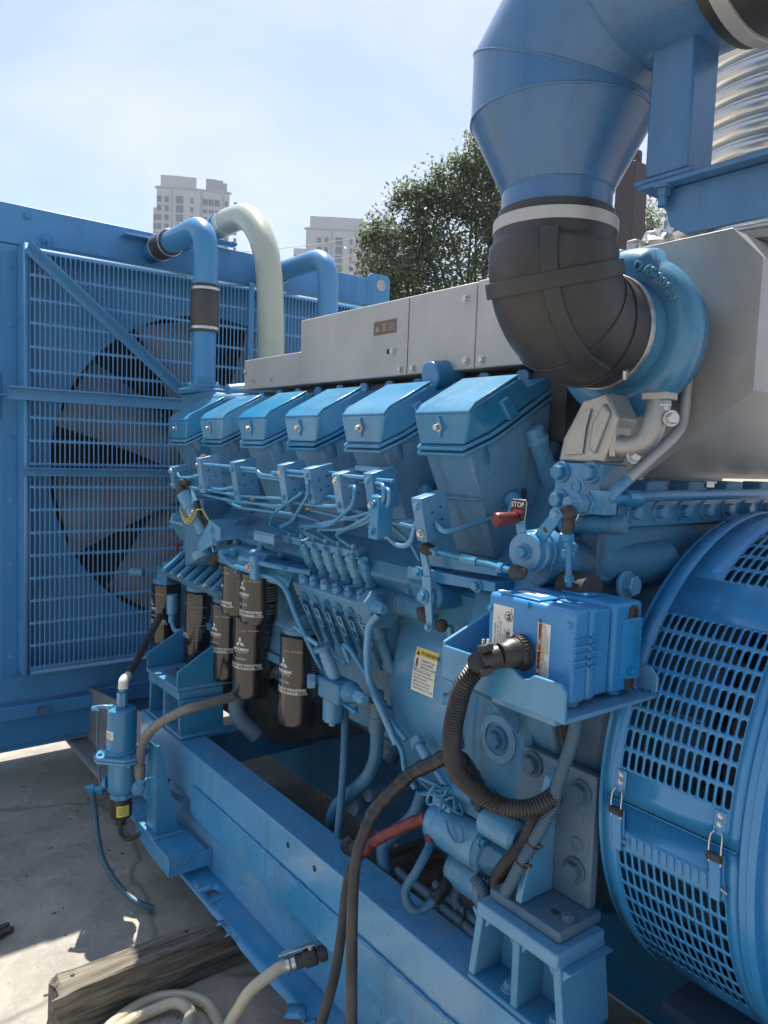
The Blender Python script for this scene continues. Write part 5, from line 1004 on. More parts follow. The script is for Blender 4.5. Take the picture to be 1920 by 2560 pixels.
mb = MB(); mb.prism([(1.08,2.47,1.235),(1.08,2.28,1.31),(1.08,2.28,1.35),(1.08,2.36,1.37),(1.08,2.46,1.275)], (0.008,0,0)); mb.prism([(1.08,2.28,1.31),(1.08,2.36,1.37),(1.20,2.36,1.37),(1.20,2.28,1.31)],(0,-0.006,0)); mb.lathe((1.105,2.45,1.225),(-0.2,0.45,0.85),[(0.036,0),(0.040,0.004),(0.040,0.03),(0.028,0.032),(0.028,0.02),(0,0.02)],20); part('mounting_bracket', mb, BLUE, SO, 0.002)
for y, z in ((2.335,1.335),(2.32,1.30)): bolt(SO, (1.0795,y,z), (-1,0,0), 0.0095, BLUE)
mb = MB(); mb.hull([(1.16,2.60,1.42),(1.16,2.78,1.42),(1.16,2.55,1.22),(1.16,2.75,1.15),(1.30,2.60,1.42),(1.30,2.78,1.42),(1.30,2.55,1.18),(1.30,2.75,1.15)]); part('mount_plate', mb, BLUE_CAST, SO, 0.004)
for y, z in ((2.62,1.38),(2.60,1.30),(2.72,1.36),(2.64,1.22)): bolt(SO, (1.1595,y,z), (-1,0,0), 0.010, BLUE)
mb = MB(); mb.corr([(1.10,2.38,1.22),(1.12,2.34,1.25),(1.14,2.28,1.255),(1.16,2.24,1.23)],0.022,0.010,0.15); solo('corrugated_elbow', mb, HOSE_BLK, 'short dark corrugated hose bend behind the fuel filter head', 'hose')
# ------------------------------------------------------------------ silver covers
SC = thing('exhaust_cover', (1.36, 1.9, 1.84), 'long brushed steel heat shield over the vee of the engine', 'heat shield')
XF = 1.36
def panel(y0, y1, z0, z1, name='cover_panel', x1=2.04, th=0.0):
    mb = MB(); mb.box((XF, y0, z0), (x1, y1, z1)); return part(name, mb, STEEL, SC, 0.004, seg=3)
panel(2.270, 2.682, 1.839, 1.952); panel(1.411, 2.268, 1.839, 2.058); panel(0.985, 1.409, 1.839, 2.060)
mb = MB(); mb.box((XF-0.0012,1.6795,1.842),(XF-0.0002,1.681,2.054)); part('panel_seam', mb, SOOT, SC)
for y, z in ((1.45,2.02),(1.439,1.862),(1.382,1.860),(1.654,1.857),(1.711,1.856),(1.747,1.911),(2.463,1.867),(2.60,1.872),(1.05,1.87)): bolt(SC, (XF-0.0002,y,z), (-1,0,0), 0.0085 if y < 2 else 0.006, CHROME, 0.007)
mb = MB(); mb.lathe((XF-0.0004,1.77,1.912),(-1,0,0),[(0.008,0),(0.008,0.0006),(0,0.0006)],14); part('hole', mb, INK, SC)
mb = MB(); mb.cyl((XF-0.001,2.665,1.905),(XF-0.012,2.665,1.905),0.006); part('rivet', mb, CHROME, SC)
fnx = lambda y0, z0, x: (lambda u, v: (x, y0-u, z0+v))
LB = thing('brown_label', (1.358, 1.79, 1.97), 'small brown pictogram label on the steel heat shield', 'label')
printed('sheet', flat_map([(rect(0.110,0.040),0,0)], fnx(1.845,1.964,XF-0.0006)), COPPER_TAG, LB)
pic = []
tri2 = MB().add([(0,0,0),(0.02,0,0),(0.01,0.018,0)], [(0,1,2)])
pic += [(tri2,0.008,0.010),(rect(0.022,0.003),0.040,0.028),(rect(0.022,0.003),0.040,0.010),(rect(0.010,0.010),0.046,0.015)]+[(rect(0.030,0.0018),0.072,0.010+0.006*i) for i in range(4)]
printed('pictogram', flat_map(pic, fnx(1.845,1.964,XF-0.0009)), PRINT_DIM, LB)
# end enclosure round the turbochargers
SB = thing('turbo_enclosure', (1.7, 0.85, 1.58), 'tall brushed steel enclosure with cut corners behind the turbocharger', 'enclosure')
XE = 1.45
oct_ = [(1.06,1.583),(0.962,1.583),(0.731,1.762),(0.731,2.014),(0.795,2.082),(1.20,2.082),(1.20,1.583)]
mb = MB(); mb.prism([(XE,y,z) for y,z in oct_], (0.0025,0,0)); part('side_panel', mb, STEEL, SB, 0.0008)
mb = MB(); q = [(y+0.0015 if i in (2,3) else y, z) for i, (y, z) in enumerate(oct_)]
mb.prism([(XE+0.0045,y,z) for y,z in [(1.19,1.585),(0.962,1.585),(0.733,1.763),(0.733,2.013),(0.796,2.080),(1.19,2.080)]], (0.62,0,0)); part('wrap_panel', mb, STEEL, SB, 0.002)
mb = MB(); mb.box((XE-0.012,1.005,2.05),(XE-0.001,1.03,2.094)); mb.box((XE-0.012,1.005,2.0945),(XE+0.12,1.03,2.100)); part('strap', mb, STEEL, SB, 0.002)
bolt(SB, (XE+0.04,1.0,1.5825), (0,0,-1), 0.010, CHROME); bolt(SB, (XE+0.06,0.84,1.582), (0,0,-1), 0.010, CHROME)
# crumpled lagging on top of the enclosure
random.seed(12); mb = MB()
for (x,y,z,r) in ((1.52,1.01,2.10,0.035),(1.55,0.98,2.13,0.04),(1.57,0.95,2.16,0.035)):
    k = len(mb.v); mb.sphere((x,y,z),r,14,9)
    for i in range(k,len(mb.v)): mb.v[i] = tuple(c+random.uniform(-.006,.006) for c in mb.v[i])
solo('lagging', mb, FLEX, 'crumpled silver foil lagging on top of the enclosure', 'insulation', ang=10)
mb = MB(); mb.lathe((1.60,0.97,2.09),(0,0,1),[(0.045,0),(0.045,0.10),(0.03,0.13),(0,0.135)],18); solo('pipe_cap', mb, STEEL, 'rounded silver pipe cap beside the foil lagging', 'pipe cap')  # rounded cap of a pipe on top of the enclosure

# ------------------------------------------------------------------ turbocharger compressor
TU = thing('turbocharger', (1.33, 0.95, 1.70), 'blue turbocharger compressor housing with the black elbow plugged into it', 'turbocharger')
tc_ = Vector((1.33,0.95,1.873)); mb = MB(); n = 56; m_ = 16; vs = []; fs = []
for i in range(n):
    a = 2*math.pi*i/n; rs = 0.047-0.010*(i/n); Rm = 0.131-0.006*(i/n)
    ce = tc_+Vector((0.02,-math.cos(a+1.2)*Rm,math.sin(a+1.2)*Rm))
    rad = Vector((0,-math.cos(a+1.2),math.sin(a+1.2)))
    for k in range(m_):
        b = 2*math.pi*k/m_; vs.append(ce+rad*math.cos(b)*rs+Vector((1,0,0))*math.sin(b)*rs*0.95)
for i in range(n):
    for k in range(m_): fs.append((i*m_+k, i*m_+(k+1)%m_, ((i+1)%n)*m_+(k+1)%m_, ((i+1)%n)*m_+k))
mb.add(vs,fs); part('scroll', mb, BLUE, TU, ang=70)
mb = MB(); mb.lathe(tc_-Vector((0.055,0,0)),(1,0,0),[(0.098,0),(0.103,0.002),(0.104,0.03),(0.11,0.045),(0.128,0.055),(0.128,0.07),(0,0.075)],48); part('inlet_neck', mb, BLUE, TU)
mb = MB(); mb.lathe(tc_+Vector((0.02,0,0)),(1,0,0),[(0.15,0),(0.15,0.05),(0.11,0.07),(0.11,0.10),(0,0.10)],40); part('backplate', mb, BLUE_CAST, TU, 0.002)
mb = MB(); mb.hull([(1.315,1.045,2.0),(1.38,1.045,2.0),(1.315,0.985,2.04),(1.38,0.985,2.04),(1.315,1.02,2.05),(1.38,1.02,2.05),(1.315,0.98,1.99),(1.38,0.98,1.99)]); mb.cyl((1.35,0.96,2.00),(1.35,1.07,2.03),0.042); part('outlet', mb, BLUE, TU, 0.004)
# raised casting letters on the scroll
let = text_mb('D 65-20169', 0.026, 'CENTER', 0.0008); R0 = 0.140
v2 = [tc_+Vector((-0.0265-0.002*0,-math.sin(math.radians(42)+(v[0])/R0)*(R0+v[1]-0.013),math.cos(math.radians(42)+(v[0])/R0)*(R0+v[1]-0.013))) for v in let.v]
cast = MB(); cast.add(v2, let.f); o = part('cast_lettering', cast, BLUE, TU); sd = o.modifiers.new('s','SOLIDIFY'); sd.thickness = 0.006; sd.offset = 0
# silver cast bracket and drain elbow under the turbo
TB = thing('turbo_bracket', (1.25, 0.9, 1.50), 'silver cast turbocharger bracket with blue four bolt foot', 'bracket')
mb = MB(); mb.hull([(x,y,z) for x in (1.215,1.30) for y,z in ((0.895,1.512),(1.008,1.512),(1.010,1.612),(0.895,1.612))]); part('foot', mb, BLUE, TB, 0.004)
for y, z in ((0.992,1.592),(0.918,1.594),(0.992,1.536),(0.918,1.538)): bolt(TB, (1.2145,y,z), (-1,0,0.0), 0.0155, BLUE, 0.016)
mb = MB(); mb.lathe((1.2148,0.955,1.565),(-1,0,0),[(0.014,0),(0.014,0.002),(0.009,0.002),(0.009,0.0002),(0,0.0002)],16); part('plug', mb, BLUE, TB)
mb = MB(); mb.hull([(x,y,z) for x in (1.222,1.29) for y,z in ((0.898,1.614),(1.008,1.614),(0.998,1.66),(0.955,1.735),(0.90,1.75),(0.87,1.70),(0.885,1.65))]); mb.hull([(x,y,z) for x in (1.214,1.225) for y,z in ((0.915,1.63),(0.93,1.64),(0.925,1.69),(0.90,1.73),(0.885,1.71))]); part('arm', mb, STEEL_SATIN, TB, 0.006, seg=3)
mb = MB(); mb.prism([(1.2195,y,z) for y,z in ((0.945,1.63),(0.99,1.626),(0.985,1.658),(0.955,1.71),(0.93,1.72),(0.94,1.68))], (-0.003,0,0)); part('arm_web', mb, STEEL_SATIN, TB, 0.002)
mb = MB(); mb.tube([(1.25,0.90,1.655),(1.245,0.86,1.645),(1.25,0.825,1.66),(1.26,0.815,1.70),(1.27,0.815,1.735)],0.022,14,5); mb.cbox((1.268,0.815,1.742),(0.042,0.05,0.014)); mb.cbox((1.25,0.882,1.655),(0.05,0.014,0.058)); part('drain_elbow', mb, STEEL_SATIN, TB, 0.002)
bolt(TB, (1.24,0.845,1.628), (-0.3,-0.9,0), 0.010, CHROME, 0.010); bolt(TB, (1.262,0.785,1.70), (-0.5,-0.8,0), 0.011, CHROME, 0.011); bolt(TB, (1.262,0.80,1.725), (0,0,-1), 0.009, CHROME, 0.010)
# oil line up the enclosure
mb = MB(); mb.tube(fillet([(1.437,0.862,1.80),(1.42,0.855,1.70),(1.385,0.852,1.672),(1.28,0.858,1.604),(1.245,0.858,1.583)],0.03),0.0115,14,0); OLN = thing('oil_pipe', (1.3,0.86,1.55), 'bent pipe, silver above and blue below, running down the enclosure', 'pipe'); part('upper_run', mb, STEEL, OLN, ang=60)
mb = MB(); mb.tube([(1.2445,0.858,1.5828),(1.185,0.858,1.545)],0.0115,14,2); mb.lathe((1.175,0.895,1.535),(-0.75,0.0,0.05),[(0.024,-0.03),(0.024,0.012)],6); mb.lathe((1.16,0.893,1.536),(-0.8,0.1,0.03),[(0.020,0),(0.020,0.02),(0.014,0.022),(0.014,0.04),(0,0.04)],6); mb.cbox((1.19,0.868,1.54),(0.035,0.035,0.045)); part('banjo', mb, BLUE, OLN, 0.001)
mb = MB(); mb.tube([(1.20,0.86,1.545),(1.30,0.845,1.552),(1.45,0.84,1.554),(1.70,0.838,1.556),(2.1,0.838,1.556)],0.011,12,3); mb.lathe((1.235,0.853,1.548),(1,0,0),[(0.016,0),(0.016,0.05)],12); part('cross_run', mb, BLUE, OLN, ang=50)
for k in range(5):
    mb = MB(); x = 1.36+0.16*k; mb.prism([(x,0.90,1.516),(x+0.10,0.90,1.516),(x+0.09,0.90,1.58),(x+0.02,0.90,1.58)], (0,0.05,0)); part('manifold_foot', mb, BLUE_CAST, EN, 0.004); bolt(EN, (x+0.05,0.8995,1.545), (0,-1,0), 0.010)

# ------------------------------------------------------------------ rubber elbow and intake duct
EL = thing('rubber_elbow', (1.105, 0.95, 1.76), 'ribbed black rubber elbow joining the duct to the turbocharger', 'hose')
P = [(1.107,0.95,2.066),(1.107,0.95,2.02),(1.107,0.95,1.972),(1.122,0.95,1.925),(1.165,0.95,1.885),(1.225,0.95,1.873),(1.285,0.95,1.873)]
mb = MB(); mb.tube(P, 0.11, 44, 9, rf=lambda a, L: 0.1055 if a < 0.018 else (0.112 if a < 0.20*L else 0.118-0.010*max(0,(a/L-0.55)/0.45))); part('elbow_body', mb, RUBBER, EL, ang=60)
S = spline(P, 9); Ls = [0]
for i in range(1,len(S)): Ls.append(Ls[-1]+(S[i]-S[i-1]).length)
def frame(f):
    t = f*Ls[-1]; i = max(j for j in range(len(S)-1) if Ls[j] <= t); d = (S[i+1]-S[i]).normalized(); return S[i]+d*(t-Ls[i]), d
def ring(f, r, w, mat, name, parent, seg=44):
    p, d = frame(f); mb = MB(); mb.lathe(p-d*w/2, d, [(r-0.004,0),(r,0),(r,w),(r-0.004,w)], seg); return part(name, mb, mat, parent, 0.0008)
ring(0.36, 0.1265, 0.028, RUBBER, 'rib', EL); ring(0.62, 0.1195, 0.006, RUBBER, 'rib', EL); ring(0.78, 0.1165, 0.005, RUBBER, 'rib', EL)
# lengthwise rib along the outside of the bend
mb = MB(); side = Vector((-0.52,-0.85,0)).normalized(); vs = []
for j in range(30):
    p, d = frame(0.16+0.57*j/29); base = (Vector((-1,0,0)) if abs(d.z) > 0.99 else (Vector((-1,0,0))-d*Vector((-1,0,0)).dot(d)).normalized())
    o_ = (base*0.80+Vector((0,-0.60,0))).normalized(); w = d.cross(o_).normalized()
    for (a, b) in ((-0.018,0.108),(-0.0145,0.1245),(0.0145,0.1245),(0.018,0.108)): vs.append(p+o_*b+w*a)
mb.add(vs, [(i*4+k, i*4+(k+1)%4, (i+1)*4+(k+1)%4, (i+1)*4+k) for i in range(29) for k in range(4)]+[(0,1,2,3),(116,117,118,119)]); part('long_rib', mb, RUBBER, EL, 0.002)
p, d = frame(0.10); mb = MB(); mb.lathe((1.107,0.95,2.050),(0,0,-1),[(0.1085,0),(0.1135,0),(0.1135,0.022),(0.1085,0.022)],48); part('hose_clamp', mb, STEEL, EL, 0.0008)
mb = MB(); mb.lathe((1.262,0.95,1.873),(1,0,0),[(0.108,0),(0.1135,0),(0.1135,0.014),(0.108,0.014)],48); part('hose_clamp', mb, CHROME, EL, 0.0008)
mb = MB(); mb.tube([(1.228,0.865,1.79),(1.236,0.87,1.775)],0.006,8,2); part('clamp_screw', mb, CHROME, EL)
# duct
DU = thing('intake_duct', (1.107, 0.95, 2.1), 'big blue welded intake duct with a cone above the rubber elbow', 'duct')
DX, DY = 1.107, 0.95
def loft(rings, name, mat=BLUE_DUCT):
    mb = MB(); n = len(rings[0]); mb.v = [tuple(p) for r in rings for p in r]; mb.f = [(j*n+i, j*n+(i+1)%n, (j+1)*n+(i+1)%n, (j+1)*n+i) for j in range(len(rings)-1) for i in range(n)]; return part(name, mb, mat, DU, ang=22)
N = 56; cs = [(math.cos(2*math.pi*i/N), math.sin(2*math.pi*i/N)) for i in range(N)]
Rn, Rd, zc, ze = 0.1005, 0.163, 2.226, 2.395
loft([[(DX+Rn*c,DY+Rn*s,z) for c,s in cs] for z in (2.035,2.103)], 'neck')
loft([[(DX+Rn*c,DY+Rn*s,2.103) for c,s in cs],[(DX+Rd*c,DY+Rd*s,zc) for c,s in cs]], 'cone')
# three piece mitred bend: up, 45 degrees, then level towards -y
# centre line: (DY, zc) -> (DY, z1) -> (y2, z2) -> -y
z1m = 2.305; y2m, z2m = DY-0.115, 2.42
def cutring(p, n_, axis):
    """section of the cylinder of radius Rd along axis through p by the plane with normal n_"""
    p = Vector(p); n_ = Vector(n_); a = Vector(axis).normalized(); e1 = Vector((1,0,0)); e2 = a.cross(e1).normalized(); o = []
    for c, s in cs:
        q = p+(e1*c+e2*s)*Rd; t = (p-q).dot(n_)/a.dot(n_); o.append(q+a*t)
    return o
up = Vector((0,0,1)); dg = Vector((0,-1,1)).normalized(); fw = Vector((0,-1,0)); n1 = (up+dg).normalized(); n2 = (dg+fw).normalized()
pA = (DX,DY,z1m); pB = (DX,y2m,z2m)
r0 = cutring((DX,DY,zc), up, up)
def align(a, b):
    k = min(range(N), key=lambda k: sum((Vector(a[i])-Vector(b[(i+k)%N])).length for i in range(0,N,7))); b2 = b[k:]+b[:k]
    br = list(reversed(b)); k2 = min(range(N), key=lambda k: sum((Vector(a[i])-Vector(br[(i+k)%N])).length for i in range(0,N,7))); b3 = br[k2:]+br[:k2]
    s2 = sum((Vector(a[i])-Vector(b2[i])).length for i in range(N)); s3 = sum((Vector(a[i])-Vector(b3[i])).length for i in range(N)); return b2 if s2 <= s3 else b3
r1 = align(r0, cutring(pA, n1, up)); loft([r0, r1], 'upright_section')
r2 = align(r1, cutring(pB, n2, dg)); loft([r1, r2], 'mitred_section')
r3 = align(r2, cutring((DX,0.575,z2m), fw, fw)); loft([r2, r3], 'level_section')
for nm, rr in (('weld_seam', r0), ('weld_seam', r1), ('weld_seam', r2)):
    mb = MB(); mb.tube([Vector(p) for p in rr]+[Vector(rr[0])], 0.0022, 6, 0, rf=lambda a, L: 0.0024*(1+0.25*math.sin(a*900)), caps=False); part(nm, mb, BLUE_DUCT, DU)
mb = MB(); mb.tube([(DX+Rn*c,DY+Rn*s,2.103) for c,s in cs]+[(DX+Rn,DY,2.103)],0.002,6,0,caps=False); part('weld_seam', mb, BLUE_DUCT, DU)
# black hose at the near end of the duct
H2 = thing('air_cleaner_hose', (DX, 0.5, 2.25), 'black rubber hose with steel clamp on the near end of the duct', 'hose')
mb = MB(); mb.lathe((DX,0.64,z2m),(0,-1,0),[(0.166,0),(0.172,0.003),(0.172,0.06),(0.172,0.5),(0.166,0.5)],56); part('hose_body', mb, RUBBER, H2)
mb = MB(); mb.lathe((DX,0.618,z2m),(0,-1,0),[(0.171,0),(0.1775,0),(0.1775,0.022),(0.171,0.022)],56); part('hose_clamp', mb, STEEL, H2, 0.0008)
# post, arm
PO = thing('duct_support', (1.11, 0.7, 1.99), 'blue support post and angle arm carrying the intake duct', 'support')
mb = MB(); mb.box((1.072,0.668,2.068),(1.142,0.742,2.275)); part('post', mb, BLUE_DUCT, PO, 0.004)
mb = MB(); mb.box((1.066,0.655,2.058),(1.16,0.757,2.0665)); part('post_plate', mb, BLUE_DUCT, PO, 0.002)
mb = MB(); mb.prism([(1.06,0.745,2.048),(1.06,-0.4,2.048),(1.06,-0.4,2.0565),(1.06,0.745,2.0565)], (0.12,0,0)); mb.prism([(1.085,0.72,2.0475),(1.085,-0.4,2.0475),(1.085,-0.4,1.972),(1.085,0.672,1.972),(1.085,0.70,1.99)], (0.01,0,0)); part('angle_arm', mb, BLUE_DUCT, PO, 0.002)
bolt(PO, (1.072,0.706,2.0475), (0,0,-1), 0.011, BLUE_DUCT, 0.012); mb = MB(); mb.cyl((1.072,0.706,2.036),(1.072,0.706,2.018),0.007); part('bolt_thread', mb, BLUE_DUCT, PO)
mb = MB(); mb.box((1.1,-0.2,2.04),(1.9,-0.12,2.0455)); mb.box((1.80,-0.2,1.50),(1.88,-0.12,2.04)); part('cross_arm', mb, BLUE_DUCT, PO, 0.002)
# exhaust bellows
BE = thing('exhaust_bellows', (1.80, 0.86, 2.2), 'shiny corrugated steel exhaust bellows at the upper right', 'bellows')
prof = []; zz = 2.10; k = 0
while zz < 2.95:
    for (dr, dz) in ((0.0,0.0),(0.012,0.006),(0.018,0.015),(0.018,0.021),(0.012,0.030),(0.0,0.036)): prof.append((0.215+dr, zz+dz-2.10))
    zz += 0.0415
mb = MB(); mb.lathe((1.80,0.86,2.10),(0,0,1),prof,72); part('bellows', mb, FLEX, BE, ang=60)
mb = MB(); mb.lathe((1.80,0.86,2.083),(0,0,1),[(0.19,0),(0.26,0),(0.26,0.016),(0.19,0.016)],48); part('flange', mb, STEEL, BE, 0.001)
# ------------------------------------------------------------------ alternator
AL = thing('alternator', (1.7, 0.2, 0.49), 'round blue alternator with slotted ventilation covers at the right', 'alternator')
AX, AZ, AR = 1.70, 1.0, 0.517
def acyl(y0, ang0, r=AR): return lambda u, v: (AX-r*math.cos(ang0+v/r), y0-u, AZ+r*math.sin(ang0+v/r))
D = math.radians
def band(y0, y1, a0, a1, nsl, blank=None):
    """slotted window of the wrap sheet between angles a0..a1 (deg), y0 > y1"""
    nu_, nv_ = nsl; h = D(a1-a0)*AR
    return slot_sheet(nu_, nv_, (y0-y1)/nu_, h/nv_, (y0-y1)/nu_*0.68, h/nv_*0.80, acyl(y0, D(a0)), blank, k=5)
def plain(y0, y1, a0, a1):
    n = max(1, int((a1-a0)/3)); mb = MB()
    for i in range(n+1):
        f = acyl(y0, D(a0+(a1-a0)*i/n)); mb.v += [f(0,0), f(y0-y1,0)]
    mb.f = [(2*i,2*i+1,2*i+3,2*i+2) for i in range(n)]; return mb
YA, YB, SA, SB_ = 0.825, 0.562, 0.792, 0.582
def wrap_cover(name, a0, a1, windows):
    mb = MB()
    for m2 in (plain(YA,SA,a0,a1), plain(SB_,YB,a0,a1)): mb.add(m2.v,m2.f)
    cur = a0
    for (w0, w1, ns, bl, sa) in windows:
        m2 = plain(SA,SB_,cur,w0); mb.add(m2.v,m2.f)
        if sa < SA: m2 = plain(SA,sa,w0,w1); mb.add(m2.v,m2.f)
        m2 = band(sa,SB_,w0,w1,ns,bl); mb.add(m2.v,m2.f); cur = w1
    m2 = plain(SA,SB_,cur,a1); mb.add(m2.v,m2.f)
    o = part(name, mb, BLUE_DEEP, AL, ang=40); weld_mesh(o, 0.0025); return o
wrap_cover('upper_cover', -0.6, 130, [(6,40.4,(14,8),None,SA),(50.4,86,(9,8),None,0.725),(94,126,(9,7),None,0.725)])
lower = wrap_cover('lower_cover', -60, -0.8, [(-41,-6.6,(14,8),lambda i, j: j == 7,SA)])
# blanked top row: pressed slots
for i in range(13):
    u = (i+0.5)*(SA-SB_)/14; f = acyl(SA, D(-8.75), AR+0.0016); r_ = 0.0048; Lh = 0.011
    pts = [(u+r_*math.cos(t), Lh+r_*math.sin(t)) for t in [math.pi*k/5 for k in range(6)]]+[(u+r_*math.cos(t), -Lh+r_*math.sin(t)) for t in [math.pi+math.pi*k/5 for k in range(6)]]
    mb = MB(); P0 = [Vector(f(a, b)) for a, b in pts]; nrm = Vector((-1,0,-0.15)).normalized()
    mb.add(P0+[p+nrm*0.0012 for p in P0], [tuple(range(12,24))]+[(k,(k+1)%12,12+(k+1)%12,12+k) for k in range(12)]); part('pressed_slot', mb, BLUE_DEEP, AL)
# lower third and right side of the frame, plain
mb = plain(YA,YB,130,300); o = part('far_cover', mb, BLUE_DEEP, AL, ang=40); weld_mesh(o, 0.0025)
mb = MB(); mb.lathe((AX,YB-0.001,AZ),(0,-1,0),[(0.44,0),(0.5195,0.0),(0.524,0.003),(0.524,0.016),(0.530,0.018),(0.530,0.032),(0.508,0.034)],120); part('end_ring', mb, BLUE_DEEP, AL, 0.001)
mb = MB(); mb.lathe((AX,0.530,AZ),(0,-1,0),[(0.45,0),(0.512,0),(0.512,0.9),(0.46,1.0),(0,1.0)],120); part('stator_frame', mb, BLUE_DEEP, AL, 0.001)
mb = MB(); mb.lathe((AX,YA,AZ),(0,1,0),[(0.44,0),(0.5155,0.0),(0.5155,0.010),(0.50,0.014),(0.44,0.014)],96); part('adapter_ring', mb, BLUE_DEEP, AL, 0.001)
# inside: rotor fan, windings, dark drum
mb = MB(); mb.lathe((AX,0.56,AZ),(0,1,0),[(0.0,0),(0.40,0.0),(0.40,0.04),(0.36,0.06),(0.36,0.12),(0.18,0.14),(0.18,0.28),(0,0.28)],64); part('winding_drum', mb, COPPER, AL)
for k in range(18):
    a = 2*math.pi*k/18; c, s = math.cos(a), math.sin(a); mb = MB(); mb.obox((AX+c*0.36,0.735,AZ+s*0.36),(0.16,0.09,0.006),(c,0,s),(0,1,0),(-s,0,c)); part('fan_vane', mb, BLUE_DUSTY, AL)
mb = MB(); mb.lathe((AX,0.785,AZ),(0,1,0),[(0.20,0),(0.45,0),(0.45,0.01),(0.20,0.01)],48); part('fan_disc', mb, BLUE_DUSTY, AL)
mb = MB(); mb.box((1.40,0.60,0.475),(2.0,0.80,0.50)); part('drip_tray', mb, BLUE_DUSTY, AL)
for s in (1.30, 2.02):
    mb = MB(); mb.box((s,-0.3,0.545),(s+0.12,0.45,0.60)); part('foot', mb, BLUE_DEEP, AL, 0.004)
# seams
for a in (-0.7,):
    mb = MB(); f0 = acyl(YA,D(a),AR+0.0017); f1 = acyl(YB,D(a),AR+0.0017); mb.tube([f0(0.004,0),f0((YA-YB)/2,0),f1(-0.004,0)],0.0012,6,0); part('cover_seam', mb, BLUE_DEEP, AL)
# draw latches
def latch(y):
    f = lambda u, v, h: Vector((AX-(AR+h)*math.cos(D(0)+v/AR), y-u, AZ+(AR+h)*math.sin(D(0)+v/AR)))
    def bx(u0,u1,v0,v1,h0,h1): return [f(u,v,h) for h in (h0,h1) for (u,v) in ((u0,v0),(u1,v0),(u1,v1),(u0,v1))]
    F = [(0,1,2,3),(4,5,6,7),(0,1,5,4),(1,2,6,5),(2,3,7,6),(3,0,4,7)]
    mb = MB(); mb.add(bx(-0.011,0.011,0.012,0.052,0.0018,0.0034),F); L = part('latch_keeper', mb, BLUE_DEEP, AL, 0.0006)
    for v in (0.030, 0.044): bolt(L, f(0,v,0.0034), (-1,0,0), 0.0035, CHROME, 0.0025)
    mb = MB(); mb.add(bx(-0.013,0.013,-0.085,-0.018,0.0018,0.006),F); mb.add(bx(-0.010,0.010,-0.098,-0.030,0.006,0.012),F); part('latch_lever', mb, BLUE_DEEP, AL, 0.0015)
    for s in (-1, 1):
        mb = MB(); mb.tube([f(s*0.010,-0.035,0.010),f(s*0.0105,-0.01,0.012),f(s*0.010,0.010,0.010),f(s*0.006,0.018,0.006)],0.0018,6,4); part('latch_bail', mb, CHROME, AL)
    mb = MB(); mb.lathe(f(-0.012,-0.022,0.012),(0,-1,0),[(0.007,0),(0.007,0.024)],12); part('latch_roller', mb, SOOT, AL)
    mb = MB(); mb.tube([f(0.010,-0.075,0.008),f(0.022,-0.078,0.010)],0.0022,6,2); part('latch_pin', mb, CHROME, AL)
latch(0.787); latch(0.597)

# ------------------------------------------------------------------ governor actuator box on its tray
TRY = thing('actuator_tray', (1.08, 0.88, 1.17), 'blue folded steel tray holding the actuator box', 'bracket')
zt = 1.198
mb = MB(); mb.box((0.965,0.752,zt-0.008),(1.222,1.0445,zt)); part('floor', mb, BLUE, TRY, 0.002)
mb = MB(); lip = [(0.965,0.748,zt-0.004),(0.965,1.040,zt-0.004),(0.965,1.040,1.2575),(0.965,0.872,1.2575),(0.965,0.862,1.2555),(0.965,0.850,1.248),(0.965,0.838,1.245),(0.965,0.826,1.249),(0.965,0.816,1.2575),(0.965,0.760,1.2575),(0.965,0.748,1.245)]
mb.prism([(x-0.0005,y,z) for x,y,z in lip],(-0.007,0,0)); part('front_lip', mb, BLUE, TRY, 0.002)
mb = MB(); mb.prism([(1.2225,0.752,zt-0.008),(1.2225,0.88,zt-0.008),(1.2225,0.88,1.245),(1.2225,0.768,1.245),(1.2225,0.752,1.228)],(0.007,0,0)); part('back_lip', mb, BLUE, TRY, 0.002)
mb = MB(); mb.prism([(0.967,1.046,1.19),(0.967,1.046,1.262),(1.12,1.046,1.32),(1.22,1.046,1.36),(1.22,1.046,1.0),(1.10,1.046,1.12)],(0,0.008,0)); part('end_gusset', mb, BLUE, TRY, 0.002)
mb = MB(); mb.box((1.0,0.80,1.165),(1.09,0.95,1.1895)); part('underbar', mb, BLUE, TRY, 0.003)
for x, y in ((1.03,0.80),(1.15,0.80),(1.12,0.95)):
    mb = MB(); mb.lathe((x,y,zt),(0,0,1),[(0.014,0),(0.018,0.004),(0.018,0.008),(0.014,0.0105)],18); part('rubber_foot', mb, BLUE, TRY); bolt(TRY, (x,y,zt-0.0082), (0,0,-1), 0.008, BLUE)
BX = thing('actuator_box', (1.10, 0.87, 1.209), 'bright blue finned actuator box with rating labels and a round black plug', 'control box')
z0, z1, y0, y1 = 1.209, 1.370, 0.772, 0.969
def slab(x0,x1,dy=0.0,dz=0.0,name='housing',bv=0.008): 
    mb = MB(); mb.box((x0,y0+dy,z0+dz*0.3),(x1,y1-dy,z1-dz)); return part(name, mb, BLUE_BOX, BX, bv, seg=3)
slab(1.0,1.042,0,0,'front_cover'); slab(1.0435,1.068,0.0,0.001,'centre_body'); slab(1.0685,1.112,0.010,0.008,'waist',0.003); slab(1.1135,1.196,0.002,0.0,'rear_body')
for (x0,x1) in ((1.003,1.040),(1.046,1.064)):
    for k in range(5):
        mb = MB(); zc_ = 1.268+0.0125*k; mb.box((x0,y0-0.004,zc_),(x1,y0+0.004,zc_+0.0045)); part('fin', mb, BLUE_BOX, BX, 0.001)
for k in range(6):
    mb = MB(); zc_ = 1.262+0.0125*k; mb.box((1.172,y0-0.003,zc_),(1.192,y0+0.004,zc_+0.004)); part('fin', mb, BLUE_BOX, BX, 0.001)
